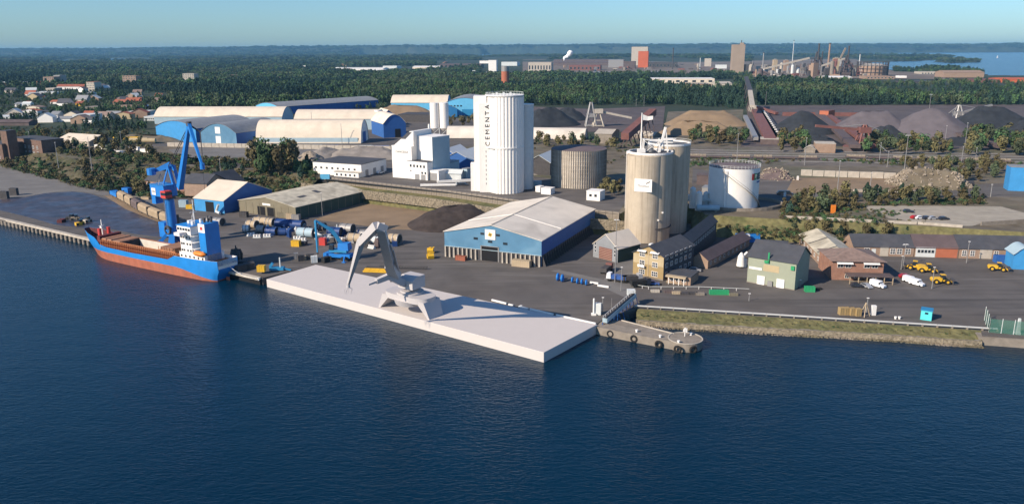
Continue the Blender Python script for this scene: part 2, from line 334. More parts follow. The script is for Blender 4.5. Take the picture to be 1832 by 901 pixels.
def land():
    ys=620*(18500/620)**(np.linspace(0,1,300)); ks=np.linspace(-.95,.95,460)
    K,Y=np.meshgrid(ks,ys); X=K*Y; Z=land_h(X,Y); n,m=Y.shape
    v=np.stack([X,Y,Z],-1).reshape(-1,3)
    i=np.arange(n-1)[:,None]*m+np.arange(m-1)[None,:]; f=np.stack([i,i+1,i+m+1,i+m],-1).reshape(-1,4)
    me=bpy.data.meshes.new('hills'); me.vertices.add(len(v)); me.vertices.foreach_set('co',v.ravel()); me.loops.add(f.size); me.loops.foreach_set('vertex_index',f.ravel().astype(np.int32))
    me.polygons.add(len(f)); me.polygons.foreach_set('loop_start',np.arange(len(f),dtype=np.int32)*4); me.polygons.foreach_set('use_smooth',np.ones(len(f),bool)); me.update(calc_edges=True); me.validate()
    me.materials.append(M('land')); return tag(obj('hills',me),kind='structure')
land()
struct('water',MB().add([(-40000,-3000,0),(40000,-3000,0),(40000,60000,0),(-40000,60000,0)],[(0,1,2,3)]),M('water'))
# terrace (upper ground) and slope polylines
TOP=[(-120,258),(0,262),(130,283),(260,292),(400,300),(500,306),(576,318),(700,332),(800,343),(900,357),(1000,371),(1108,383),(1135,368),(1245,368),(1262,384),(1400,392),(1560,398),(1720,408),(1832,415),(2050,430)]
BOTL=[(-120,282),(0,290),(150,332),(280,352),(430,352),(530,352)]
topw=[G(x,y,TZ) for x,y in TOP]; botw=[G(x,y,QZ) for x,y in BOTL]
for i in range(6,len(TOP)):
    a=topw[max(i-1,6)]; b=topw[min(i+1,len(TOP)-1)]; d=(b-a); d.z=0; d.normalize(); n=Vector((d.y,-d.x,0))
    if n.y>0: n=-n
    off=16 if i<11 else (12 if i<12 else 5 if i<14 else 10)
    botw.append(Vector((topw[i].x,topw[i].y,QZ))+n*off)
struct('upper_ground',MB().prism([(p.x,p.y) for p in topw]+[(620,640),(-620,640)],TZ-1,TZ),M('terrace_soil'))
def lerp(a,b,t): return a+(b-a)*t
def slope(name,i0,i1,prof,m,amp,nu=14,smooth=False):
    cols=[]
    for i in range(i0,i1):
        for j in range(nu+(i==i1-1)):
            t=j/nu; cols.append((lerp(botw[i],botw[i+1],t),lerp(topw[i],topw[i+1],t)))
    v=[];f=[];R=len(prof)
    for a,b in cols:
        for k,(s,h) in enumerate(prof):
            p=lerp(a,b,s); z=QZ+(TZ-QZ)*h
            if 0<k<R-1:
                z+=amp*noise.noise(Vector((p.x*.09,p.y*.09,1)))*2+amp*.6*noise.noise(Vector((p.x*.3,p.y*.3,4))); z=max(z,QZ-.2)
            if k==0: z=QZ-.3
            v.append((p.x,p.y,z))
    for c in range(len(cols)-1):
        for k in range(R-1):
            q=c*R+k; f.append((q,q+R,q+R+1,q+1))
    return struct(name,MB().add(v,f),m,smooth=smooth)
lin=[(t/9,t/9) for t in range(10)]
slope('hillside',0,6,lin,M('scrub_slope'),1.6,26,True)
slope('embankment_bench',6,11,[(0,0),(.06,.02),(.1,.5),(.16,.53),(.5,.58),(.85,.62),(.95,.64),(1,.66)],M('dry_grass'),.18,20)
slope('bank',11,19,[(0,0),(.12,.3),(.4,.5),(.7,.62),(1,1)],M('dry_grass'),.7,24)
# quay ground
QP=[(-260,330),(0,392),(165,428),(470,497),(565,473.6),(1068,579),(1085,566),(1140,552),(1755,590.5),(1757,600),(2100,622)]
q=[G(x,y,QZ) for x,y in QP]
struct('quay',MB().prism([(p.x,p.y) for p in q]+[(520,330),(520,600),(-800,600),(-800,430)],-4,QZ),M('asphalt'))
sheet('pale_apron',[(-60,300),(0,293),(150,334),(262,354),(300,362),(230,372),(195,352),(150,343),(100,343),(40,352),(-60,362)],QZ+.004,M('asphalt_pale'))
sheet('wet_ground',[(-60,362),(0,356.5),(45,353),(80,345.5),(130,342.5),(160,346),(195,358),(240,373),(290,388),(330,398),(350,420),(300,426),(240,418),(190,408),(150,408),(100,402),(50,388),(0,376),(-60,366)],QZ+.008,M('wet'))
sheet('gravel_apron',[(655,352),(700,354),(775,372),(800,408),(770,412),(700,410),(600,397),(562,393),(640,366)],QZ+.004,M('sand_brown'))
sheet('track_strip',[(205,351),(300,392),(330,402),(322,407),(280,396),(225,374),(185,349)],QZ+.012,M('sand_brown'))
sheet('road_seam',[(1130,440),(1140,540),(1138,541),(1050,500),(985,484),(1000,482),(1080,500)],QZ+.004,M('asphalt_pale'))
# ----- quay edge west: coping and piers
a=G(-260,330,QZ); b=G(165,428,QZ); e=G(468,496.5,QZ)
d=(b-a); d.z=0; Lq=d.length; d.normalize(); ang=math.atan2(d.y,d.x)
wq=thing('quay_wall','long concrete quay wall with dark arched openings at the far left water edge','quay wall',(a.x,a.y,0),ang)
Lt=(e-a).length
MB().box(0,Lt,-1.2,.5,2.0,2.82).build('coping',M('concrete_pale'),wq)
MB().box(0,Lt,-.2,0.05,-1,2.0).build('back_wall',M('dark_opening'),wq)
pm=MB().box(-.8,.8,-1.1,-.2,-1,2.0).cyl((0,-1.1,-1),.8,3.0,10).mesh('pier',M('concrete'),True)
k=0
x=40
while x<Lq+2:
    obj('pier',pm,wq,(x,0,0)); x+=3.6
# quay wall by the slab, short fender quay
# stone shore wall and grass bank east
gt=[(1140,552),(1250,559),(1400,568.5),(1500,575),(1600,581),(1700,587.2),(1755,590.5)]
wt=[(1138,569),(1250,577),(1400,585),(1500,590),(1600,596),(1700,603),(1757,606.5)]
g0=[G(x,y,QZ+.01) for x,y in gt]; g1=[G(x,y+3.2,1.5) for x,y in wt]
def strip(name,A,B,n,m,amp,zoff=0,kind='structure',drop=None):
    v=[];f=[];N=12
    for i in range(len(A)-1):
        for j in range(n+(i==len(A)-2)):
            t=j/n; a=lerp(A[i],A[i+1],t); b=lerp(B[i],B[i+1],t)
            for k in range(N+1):
                p=lerp(a,b,k/N); am=amp if 0<k<N else 0
                v.append((p.x+am*.5*random.uniform(-1,1),p.y+am*.5*random.uniform(-1,1),p.z+am*noise.noise(Vector((p.x*.7,p.y*.7,p.z)))))
    c=len(v)//(N+1)
    for i in range(c-1):
        for k in range(N): q=i*(N+1)+k; f.append((q,q+N+1,q+N+2,q+1))
    return struct(name,MB().add(v,f),m,kind)
strip('grass_bank',g0,g1,30,M('dry_grass'),.25)
g2=[Vector((p.x,p.y-.35,-.6)) for p in g1]
strip('stone_shore_wall',g1,g2,40,M('wall_stone'),.18)
strip('stone_coping',[p+Vector((0,.9,.05)) for p in g1],[p+Vector((0,-.12,.05)) for p in g1],30,M('concrete'),.05)
rb=MB()
for i in range(900):
    t=random.random()**.8; s=t*(len(g1)-1); k=min(int(s),len(g1)-2); p=lerp(g1[k],g1[k+1],s-k); r=random.uniform(.15,.5)
    c=Vector((p.x,p.y-.4-random.random()*1.3,random.uniform(-.1,.15))); vs=[c+Vector((math.cos(a)*r*random.uniform(.7,1.2),math.sin(a)*r*random.uniform(.7,1.2),-r*.3)) for a in (0,1.3,2.5,3.7,5)]+[c+Vector((0,0,r*.8))]
    rb.add(vs,[(0,1,5),(1,2,5),(2,3,5),(3,4,5),(4,0,5)])
struct('shore_rocks',rb,M('rock'),'stuff')
# jetty
jt=thing('jetty','low concrete jetty with round end and hanging tyres reaching into the water','jetty')
jp=[(1066,584),(1075,572),(1112,573),(1206,597),(1204,611),(1140,599)]
jq=[G(x,y,2.3) for x,y in jp]; MB().prism([(p.x,p.y) for p in jq],-2,2.3).build('deck',M('concrete'),jt)
jc=G(1226,605,2.3); MB().cyl((jc.x,jc.y,-2),4.7,4.36,36).build('round_end',M('concrete'),jt)
MB().ring((jc.x,jc.y,2.36),4.8,4.5,.14,36).build('rim',M('concrete_pale'),jt)
c0=jq[2];c1=jq[3]; MB().bar(c0+Vector((0,0,.1)),c1+Vector((0,0,.1)),.4,.25).build('kerb',M('concrete_pale'),jt)
fd=(jq[4]-jq[0]); fa=math.atan2(fd.y,fd.x)
tm=MB().torus((0,0,0),.85,.33,'y',20,8).mesh('tyre',M('rubber'),True)
for n_,(x,y) in enumerate(((1092,596),(1134,605),(1178,615),(1212,624))):
    p=G(x,y,1.0); o=tag(obj('tyre_fender',tm,None,(p.x,p.y-.25,1.0),fa),['leftmost','second from left','third from left','fourth from left'][n_]+' black tyre hanging on the front of the jetty','tyre','tyres hanging along the jetty')
p=G(1233,625,.9); tag(obj('tyre_fender',tm,None,(jc.x+1.2,jc.y-4.9,.9),.3),'tyre lying lowest against the round end of the jetty','tyre','tyres hanging along the jetty')
def bollard(px,py,z,lab,m='white'):
    p=G(px,py,z); o=MB().cyl((0,0,0),.32,.55,10,.26).cyl((0,0,.5),.42,.22,10).build('bollard',M(m),None,True,(p.x,p.y,z)); tag(o,lab,'bollard','white bollards along the quay')
for n_,(x,y,t) in enumerate(((1139,593.5,'on the jetty above the second tyre'),(1181,603,'in the middle of the jetty edge'),(1214,613,'at the front of the round jetty end'),(1236,599,'at the back of the round jetty end'))): bollard(x,y,2.36,'small white bollard '+t)
lt=thing('navigation_light','white harbour light with lamp box on the round jetty end','beacon',(jc.x+.2,jc.y+1.6,2.3))
MB().cyl((0,0,0),.12,2.0,8).build('pole',M('white'),lt); MB().box(-.5,.1,-.2,.2,1.4,2.2).box(.15,.6,-.2,.2,1.2,2.4).build('lamp_box',M('white'),lt); MB().cyl((0,0,2.2),.18,.4,8).build('lamp',M('white'),lt)
# white pontoon slab
SL=[G(x,y,2.84) for x,y in ((476.5,499),(565,473),(1068.5,580),(973,630))]
MB().prism([(p.x,p.y) for p in (SL[0],SL[3],SL[2],SL[1])],-3,2.84).build('white_platform',M('white_block'))
o=bpy.data.objects['white_platform']; bv=o.modifiers.new('b','BEVEL'); bv.width=.12; bv.segments=2
tag(o,'large smooth white rectangular platform floating along the quay','platform')
# quay kerb behind slab (white timbers)
kb=thing('kerb_beam','white broken kerb beam along the quay edge behind the platform','kerb')
for (x0,y0,x1,y1) in ((880,537,906,543.5),(910,545,918,547),(928,549,945,553),(948,553.5,990,563),(995,564,1066,579.5)):
    MB().bar(G(x0,y0-1,2.75)+Vector((0,0,0)),G(x1,y1-1,2.75),.45,.5).build('beam',M('white'),kb)
# ---------------- generic builders ----------------
wcache={}
def winmesh(w,h,nx,nz,frame,glass):
    k=(round(w,1),round(h,1),nx,nz,frame,glass)
    if k not in wcache:
        t=.09*min(1.5,h/1.2)
        f=MB().box(-w/2,w/2,-.1,0,-t,0).box(-w/2,w/2,-.1,0,h,h+t).box(-w/2-t,-w/2,-.1,0,-t,h+t).box(w/2,w/2+t,-.1,0,-t,h+t)
        for i in range(1,nx): f.box(-w/2+w*i/nx-t/2,-w/2+w*i/nx+t/2,-.08,0,0,h)
        for i in range(1,nz): f.box(-w/2,w/2,-.075,0,h*i/nz-t/2,h*i/nz+t/2)
        wcache[k]=(f.mesh('window',M(frame)),MB().box(-w/2,w/2,-.05,.02,0,h).mesh('pane',M(glass)))
    return wcache[k]
class Hall: pass
FOOT=[]
def hall(name,label,cat,A,B,zb,depth,eave,top,style,roofm,wallm,group=None,ov=.5,frontm=None,sidem=None,plinth=None):
    """A,B: survey px of the front base corners. depth: metres or px of the far eave corner at B's side. eave/top: metres (<70) or px rows."""
    a=G(*A,zb); b=G(*B,zb); d=b-a; Wd=d.length; rz=math.atan2(d.y,d.x); v=Vector((-math.sin(rz),math.cos(rz),0)); u=d.normalized()
    ze=eave if eave<70 else zat(a,eave)-zb
    dd=depth
    if isinstance(depth,tuple):
        q=G(*depth,zb+ze); dd=(q-Vector((b.x,b.y,zb+ze))).dot(v)
    if top is None: zt=ze
    elif top<70: zt=top
    else:
        mid=(a+b)/2
        if style in('gs','as','hip'): mid=mid+v*dd/2
        if style=='shed': mid=mid+v*dd
        zt=zat(mid,top)-zb
    T=thing(name,label,cat,(a.x,a.y,zb),rz,group)
    h=Hall(); h.e=T; h.W=Wd; h.D=dd; h.h=ze; h.t=zt; h.u=u; h.v=v; h.o=a; h.rz=rz
    th=.22; D=dd; Wm=M(wallm); FOOT.append((a.x,a.y,rz,Wd,D))
    N=9
    if style=='gf':
        prof=[(0,ze),(Wd/2,zt),(Wd,ze)]
    elif style=='af':
        prof=[(Wd*i/16,ze+(zt-ze)*math.sqrt(max(0,1-(2*i/16-1)**2))) for i in range(17)] if ze<1.5 else [(Wd*i/12,ze+(zt-ze)*(1-(2*i/12-1)**2)) for i in range(13)]
    elif style=='gs': prof=[(0,ze),(D/2,zt),(D,ze)]
    elif style=='as': prof=[(D*i/16,ze+(zt-ze)*math.sqrt(max(0,1-(2*i/16-1)**2))) for i in range(17)] if ze<1.5 else [(D*i/12,ze+(zt-ze)*(1-(2*i/12-1)**2)) for i in range(13)]
    elif style=='shed': prof=[(0,ze),(D,zt)]
    elif style=='flat': prof=None
    if style in('gf','af'):
        w=[(0,0),(Wd,0)]+[(x,z-.03) for x,z in prof[::-1]]
        MB().xz(w,0,D).build('wall',Wm,T)
        up=[(x,z+th) for x,z in prof]; up[0]=(-ov,ze+th-.1); up[-1]=(Wd+ov,ze+th-.1); lo=[(x,z) for x,z in prof]; lo[0]=(-ov,ze-.1); lo[-1]=(Wd+ov,ze-.1)
        r=MB()
        for i in range(len(prof)-1): r.xz([lo[i],lo[i+1],up[i+1],up[i]],-ov,D+ov)
        r.build('roof',M(roofm),T,len(prof)>3)
        MB().box(0,0,0,0,0,0)
        if frontm: MB().xz([(.02,.02),(Wd-.02,.02)]+[(x,z-.05) for x,z in prof[::-1]],-.06,0.01).build('front_cladding',M(frontm),T)
    elif style in('gs','as','shed'):
        w=[(0,0),(D,0)]+[(y,z-.03) for y,z in prof[::-1]]
        MB().yz(w,0,Wd).build('wall',Wm,T)
        up=[(y,z+th) for y,z in prof]; lo=list(prof); up[0]=(-ov,prof[0][1]+th-.1); up[-1]=(D+ov,prof[-1][1]+th-.1); lo[0]=(-ov,prof[0][1]-.1); lo[-1]=(D+ov,prof[-1][1]-.1)
        r=MB()
        for i in range(len(prof)-1): r.yz([lo[i],lo[i+1],up[i+1],up[i]],-ov,Wd+ov)
        r.build('roof',M(roofm),T,len(prof)>3)
    elif style=='flat':
        MB().box(0,Wd,0,D,0,ze).build('wall',Wm,T); MB().box(-.15,Wd+.15,-.15,D+.15,ze,ze+.3).build('roof',M(roofm),T)
    elif style=='hip':
        MB().box(0,Wd,0,D,0,ze).build('wall',Wm,T); i=min(D,Wd)*.5
        x0,x1,y0,y1=(i,Wd-i,D/2,D/2) if Wd>=D else (Wd/2,Wd/2,i,D-i)
        MB().add([(-ov,-ov,ze),(Wd+ov,-ov,ze),(Wd+ov,D+ov,ze),(-ov,D+ov,ze),(x0,y0,zt),(x1,y0,zt),(x1,y1+.01,zt),(x0,y1+.01,zt)],[(0,1,5,4),(1,2,6,5),(2,3,7,6),(3,0,4,7),(4,5,6,7),(3,2,1,0)]).build('roof',M(roofm),T)
    if sidem: MB().box(Wd,Wd+.05,.02,D-.02,.02,ze-.12).build('side_tone',M(sidem),T)  # right wall recoloured; on some buildings this paints in its shade
    if plinth: MB().box(-.06,Wd+.06,-.06,D+.06,-.3,plinth[0]).build('plinth',M(plinth[1]),T)
    def face(f,s,z,off=0):
        if f=='f': return (s,-.0-off,z),0
        if f=='r': return (Wd+off,s,z),math.pi/2
        if f=='l': return (-off,D-s,z),-math.pi/2
    def win(f,s,z,w=1.2,hh=1.4,nx=2,nz=2,frame='white',glass='glass',off=.02):
        fm,pm=winmesh(w,hh,nx,nz,frame,glass); loc,r=face(f,s,z,off)
        o=obj('window',fm,T,loc,r); obj('pane',pm,o); return o
    def panel(n,f,s0,s1,z0,z1,m,proud=.08):
        loc,r=face(f,(s0+s1)/2,z0,0); w=(s1-s0)/2
        return MB().box(-w,w,-proud,.02,0,z1-z0).build(n,M(m),T,False,loc,r)
    h.win=win; h.panel=panel; h.face=face
    return h
def text(parent,s,size,loc,rot,m,name='lettering',ext=.03):
    cu=bpy.data.curves.new('t','FONT'); cu.body=s; cu.size=size; cu.extrude=ext; cu.resolution_u=2; cu.align_x='CENTER'; cu.align_y='CENTER'
    o=bpy.data.objects.new('t',cu); C.objects.link(o); dg=bpy.context.evaluated_depsgraph_get(); me=bpy.data.meshes.new_from_object(o.evaluated_get(dg)); bpy.data.objects.remove(o)
    me.materials.clear(); me.materials.append(M(m)); q=obj(name,me,parent,loc); q.rotation_euler=rot; return q
def heap(name,label,p0,p1,r,top,m,z=TZ,cat='heap',group=None,nz=.12,n=56,kind=None):
    a=G(*p0,z); b=G(*p1,z); c=(a+b)/2; hgt=top if top<70 else zat(c,top)-z
    L=(b-a).length/2; rz=math.atan2((b-a).y,(b-a).x) if L>.01 else 0
    v=[];f=[]; rings=16
    for i in range(rings+1):
        t=i/rings
        for j in range(n):
            an=2*math.pi*j/n; ex=L*(1 if math.cos(an)>0 else -1)*min(1,abs(math.cos(an))*3)
            wob=1+nz*1.5*noise.noise(Vector((math.cos(an)*1.3+c.x,math.sin(an)*1.3,c.y*.1)))
            x=ex+r*t*math.cos(an)*wob; y=r*t*math.sin(an)*wob
            hh=hgt*(1-t)**1.05*(1-.10*math.exp(-t*9))
            hh*=1+nz*1.6*noise.noise(Vector((x*4/(L+r)+c.x,y*4/r,7)))*(1 if t<1 else 0)
            hh+=hgt*nz*.35*noise.noise(Vector((x*14/(L+r),y*14/r,c.x)))*(1-t)
            v.append((x,y,max(hh,0) if t<1 else -.3))
    for i in range(rings):
        for j in range(n): f.append((i*n+j,(i+1)*n+j,(i+1)*n+(j+1)%n,i*n+(j+1)%n))
    f.append(tuple(range(n)))
    o=MB().add(v,f).build(name,M(m),None,True,(c.x,c.y,z),rz); return tag(o,label,cat,group,kind)
def cylthing(name,label,cat,base,z,rpx,toppx,wm,rm,rise=.08,group=None,n=32):
    p=G(*base,z); dep=p.y*cp-(z-H)*sp; r=rpx/F*dep; c=Vector((p.x,p.y+r,z)); h=zat(c-Vector((0,r,0)),toppx)-z
    T=thing(name,label,cat,c,0,group); MB().cyl((0,0,0),r,h,n).build('wall',M(wm),T,True)
    MB().cyl((0,0,h),r*1.01,r*rise+.1,n,r*.05).build('roof',M(rm),T)
    return T,r,h,c
def mast(name,label,cat,base,z,toppx,heads=1,m='steel',group=None,r=.16,arm=0,headm='white'):
    p=G(*base,z); h=zat(p,toppx)-z; T=thing(name,label,cat,p,0,group)
    MB().tube((0,0,-.2),(0,0,h),r,r*.6,8).build('pole',M(m),T)
    if heads:
        b=MB()
        for i in range(heads):
            t=(i-(heads-1)/2)*.9; b.box(t-.32,t+.32,-.2,.2,h-.05,h+.12)
        if heads>1: b.box(-heads*.55,heads*.55,-.08,.08,h-.2,h-.05)
        b.build('lamp_head',M(headm),T)
    if arm: MB().bar((0,0,h-.6),(arm,0,h-.3),.14).build('arm',M(m),T)
    return T
def car(label,px,py,z,rz,m,L=4.4,hh=1.45,van=False,group='cars parked around the harbour'):
    p=G(px,py,z); T=thing('car' if not van else 'van',label,'car' if not van else 'van',p,rz,group)
    w=.88
    if van: b=MB().yz([(0,0)],0,0) if 0 else MB(); prof=[(-L/2,.35),(L/2,.35),(L/2,1.0),(L/2-.9,1.15),(L/2-1.6,hh+.55),(-L/2+.1,hh+.6),(-L/2,1)]
    else: prof=[(-L/2,.3),(L/2,.3),(L/2,.75),(L/2-1.1,.95),(L/2-1.8,hh),(-L/2+1.0,hh),(-L/2+.2,.95),(-L/2,.8)]
    MB().xz(prof,-w,w).build('body',M(m),T)
    if van: g=MB().box(L/2-1.9,L/2-1.25,-w-.02,w+.02,1.2,hh+.3)
    else: g=MB().xz([(L/2-1.15,.97),(L/2-1.78,hh-.06),(-L/2+1.05,hh-.06),(-L/2+.35,.97)],-w-.015,w+.015)
    g.build('window',M('glass'),T)
    wm=car.__dict__.setdefault('w',MB().cyl((0,0,-.12),.33,.24,12).rot(Matrix.Rotation(math.pi/2,3,'X')).mesh('wheel',M('rubber')))
    for sx in(-1,1):
        for sy in(-1,1): obj('wheel',wm,T,(sx*L*.31,sy*w*.95,.33))
    return T
def loader(label,px,py,rz,s=1):
    p=G(px,py,QZ); T=thing('wheel_loader',label,'wheel loader',p,rz,'yellow wheel loaders in the harbour yard')
    Y=M('yellow_paint')
    MB().xz([(-3.6,1.0),(-.4,1.0),(-.2,1.6),(-.2,2.3),(-3.3,2.2),(-3.7,1.7)],-1.1,1.1).build('engine_hood',Y,T)
    MB().box(-.2,2.0,-.7,.7,1.0,1.7).build('front_frame',Y,T)
    MB().tbox((-.5,1.1,-.85,.85),(-.4,.8,-.75,.75),1.7,3.3).build('cab',M('glass'),T); MB().box(-.6,1.0,-.9,.9,3.3,3.45).build('cab_roof',Y,T)
    MB().bar((1.2,-.5,1.6),(3.6,-.5,.7),.3,.4).bar((1.2,.5,1.6),(3.6,.5,.7),.3,.4).build('lift_arm',Y,T)
    MB().xz([(3.3,.1),(4.9,.1),(4.9,.22),(3.6,.35),(3.4,1.5),(4.1,1.9),(3.3,1.8)],-1.6,1.6).build('bucket',M('steel_dark'),T)
    wm=loader.__dict__.setdefault('w',(MB().cyl((0,0,-.35),.95,.7,16).rot(Matrix.Rotation(math.pi/2,3,'X')).mesh('tyre',M('rubber'),True),MB().cyl((0,0,-.37),.45,.74,12).rot(Matrix.Rotation(math.pi/2,3,'X')).mesh('rim',Y)))
    for x in(-2.2,1.6):
        for y in(-1.2,1.2):
            o=obj('wheel',wm[0],T,(x,y,.95)); obj('rim',wm[1],o)
    T.scale=(s,s,s); return T
def crate(name,label,cat,px,py,z,rz,sx,sy,sz,m,group=None,ribs=True):
    p=G(px,py,z); T=thing(name,label,cat,p,rz,group); MB().box(-sx/2,sx/2,-sy/2,sy/2,0,sz).build('body',M(m),T)
    if ribs:
        b=MB(); n=max(2,int(sx/.8))
        for i in range(n+1):
            x=-sx/2+sx*i/n; b.box(x-.06,x+.06,-sy/2-.05,sy/2+.05,0,sz+.05)
        b.build('frame',M(m),T)
    return T
# ---------------- trees ----------------
def crown_mesh(name,m,kind,seed,nf):
    r=random.Random(seed); v=[];f=[]
    lobes=[]
    if kind=='pine':
        for i in range(11):
            t=i/10; rr=.34*(1-t)**.8+.05; a=r.uniform(0,6.28); lobes.append((Vector((math.cos(a)*rr*.45,math.sin(a)*rr*.45,.22+.74*t)),rr*.8))
    elif kind=='bush':
        for i in range(8):
            a=r.uniform(0,6.28); lobes.append((Vector((math.cos(a)*.38*r.random(),math.sin(a)*.38*r.random(),r.uniform(.15,.75))),r.uniform(.16,.3)))
    else:
        for i in range(12):
            a=r.uniform(0,6.28); z=r.uniform(.3,.9); k=math.sin((z-.2)*math.pi/.85)*.3; lobes.append((Vector((math.cos(a)*k*r.uniform(.3,1),math.sin(a)*k*r.uniform(.3,1),z)),r.uniform(.12,.22)))
    for i in range(nf):
        c,R=r.choice(lobes); d=Vector((r.gauss(0,1),r.gauss(0,1),r.gauss(0,1)*.9+.15)).normalized()
        p=c+d*R*r.uniform(.75,1.05); s=r.uniform(.035,.07)*(1.3 if nf<150 else 1)
        n=(d+Vector((r.uniform(-.6,.6),r.uniform(-.6,.6),r.uniform(-.2,.8)))).normalized(); u=n.orthogonal().normalized(); w=n.cross(u); k=len(v)
        a0=r.uniform(0,6.28)
        for q in range(4):
            a=a0+q*1.57+r.uniform(-.3,.3); v.append(tuple(p+(u*math.cos(a)+w*math.sin(a))*s*r.uniform(.8,1.5)))
        f.append((k,k+1,k+2,k+3))
    me=bpy.data.meshes.new(name); me.from_pydata(v,[],f); me.materials.append(M(m)); return me
TV={}
def tree_variants(key,m,kind,n,nf,wid,hid=False):
    out=[]
    for i in range(n):
        cm=crown_mesh('crown',m,kind,i*17+hash(key)%97 if 0 else i*17+len(key),nf); out.append(cm)
    TV[key]=out
for key,m,kind in(('green','crown_green','broad'),('dark','crown_dark','pine'),('olive','crown_olive','broad'),('birch','crown_birch','broad'),('bush','crown_olive','bush'),('gbush','crown_green','bush')):
    tree_variants(key,m,kind,4,420,1); tree_variants(key+'_far',m,kind,3,120,1)
trunkm=MB().tube((0,0,-.05),(0,0,.45),.022,.014,6).tube((0,0,.4),(.1,.03,.7),.013,.005,5).tube((0,0,.38),(-.09,.06,.68),.012,.005,5).tube((0,0,.33),(.02,-.1,.6),.01,.004,5).mesh('trunk',M('trunk'))
def tree(x,y,z,h,w,key,label,group,far=False):
    sh=key.endswith('bush'); T=thing('shrub' if sh else 'tree',label,'shrub' if sh else 'tree',(x,y,z),random.uniform(0,6.28),group)
    T.scale=(w,w,h); me=random.choice(TV[key+('_far' if far else '')]); obj('crown',me,T)
    if not sh: obj('trunk',trunkm,T)
    return T
def scatter(name,pts,scl,meshes,label,cat=None,kind='stuff',kinds=None):
    """one uncountable wood: points carrying geometry-node instances of the crown meshes"""
    col=bpy.data.collections.new(name+'_kinds')
    for q_,me in enumerate(meshes):
        o=bpy.data.objects.new('crown_kind_%02d'%q_,me); col.objects.link(o)
    me=bpy.data.meshes.new(name); me.vertices.add(len(pts)); me.vertices.foreach_set('co',np.asarray(pts,np.float32).ravel())
    a=me.attributes.new('scl','FLOAT_VECTOR','POINT'); a.data.foreach_set('vector',np.asarray(scl,np.float32).ravel())
    ka=me.attributes.new('pick','INT','POINT'); ka.data.foreach_set('value',np.asarray(kinds if kinds is not None else rng.integers(0,len(meshes),len(pts)),np.int32))
    o=obj(name,me); tag(o,label,cat,None,kind)
    g=bpy.data.node_groups.new(name,'GeometryNodeTree'); g.interface.new_socket('Geometry',in_out='INPUT',socket_type='NodeSocketGeometry'); g.interface.new_socket('Geometry',in_out='OUTPUT',socket_type='NodeSocketGeometry')
    N=g.nodes; L=g.links; i=N.new('NodeGroupInput'); ou=N.new('NodeGroupOutput'); ip=N.new('GeometryNodeInstanceOnPoints'); ci=N.new('GeometryNodeCollectionInfo')
    ci.inputs[0].default_value=col; ci.inputs[1].default_value=True; ci.inputs[2].default_value=True
    m2p=N.new('GeometryNodeMeshToPoints'); L.new(i.outputs[0],m2p.inputs[0]); L.new(m2p.outputs[0],ip.inputs['Points']); L.new(ci.outputs[0],ip.inputs['Instance']); ip.inputs['Pick Instance'].default_value=True
    at=N.new('GeometryNodeInputNamedAttribute'); at.data_type='FLOAT_VECTOR'; at.inputs[0].default_value='scl'; L.new(at.outputs[0],ip.inputs['Scale'])
    pk=N.new('GeometryNodeInputNamedAttribute'); pk.data_type='INT'; pk.inputs[0].default_value='pick'; L.new(pk.outputs[0],ip.inputs['Instance Index'])
    rv=N.new('FunctionNodeRandomValue'); rv.data_type='FLOAT_VECTOR'; rv.inputs[0].default_value=(0,0,0); rv.inputs[1].default_value=(0,0,6.28); L.new(rv.outputs[0],ip.inputs['Rotation'])
    L.new(ip.outputs[0],ou.inputs[0]); md=o.modifiers.new('instances','NODES'); md.node_group=g
    return o
# ---------------- embankment walls built from panels and stones ----------------
ew=thing('retaining_wall','tall weathered concrete panel wall above the grassy embankment behind the storage halls','retaining wall')
pw=topw[6:12]
pan=MB().box(-1.62,1.62,-.25,.25,-3.6,.75).box(-1.64,-1.5,-.4,.25,-3.6,.85).mesh('panel',M('concrete'))
for i in range(len(pw)-1):
    a,b=pw[i],pw[i+1]; L=(b-a).length; n=max(1,round(L/3.3)); r=math.atan2(b.y-a.y,b.x-a.x)
    for k in range(n):
        p=lerp(a,b,(k+.5)/n); o=obj('panel',pan,ew,(p.x,p.y,TZ+random.uniform(-.05,.05)),r); o.scale.x=L/n/3.28
MB().add([tuple(p+Vector((0,0,.8))+Vector((.0,.0,0))) for p in pw]+[tuple(p+Vector((.25,.4,.8))) for p in pw],[(i,i+1,i+1+len(pw),i+len(pw)) for i in range(len(pw)-1)]).build('coping',M('concrete_pale'),ew)
sw=MB()
for i in range(6,11):
    a,b=botw[i],botw[i+1]; L=(b-a).length; d=(b-a)/L
    nrm=Vector((d.y,-d.x,0))
    for row in range(7):
        k=0
        while k<L:
            w=random.uniform(.6,1.7); z0=QZ+row*.62; p=a+d*min(k+w/2,L)-nrm*(.05+row*.09)
            o=random.uniform(.1,.45); h=.58; c=[p+d*(sx*w*.47)+nrm*(yy)+Vector((0,0,zz)) for sx,yy,zz in((-1,o,0),(1,o*.8,0),(1,o,h),(-1,o*.9,h),(-1,-.4,0),(1,-.4,0),(1,-.4,h),(-1,-.4,h))]
            sw.add([q+Vector((0,0,z0)) for q in c],[(0,1,2,3),(4,7,6,5),(0,3,7,4),(1,5,6,2),(3,2,6,7)]); k+=w
o=sw.build('stone_wall',M('wall_stone')); tag(o,'rough brown stone wall at the foot of the embankment behind the dark coal heap','stone wall',kind='stuff')
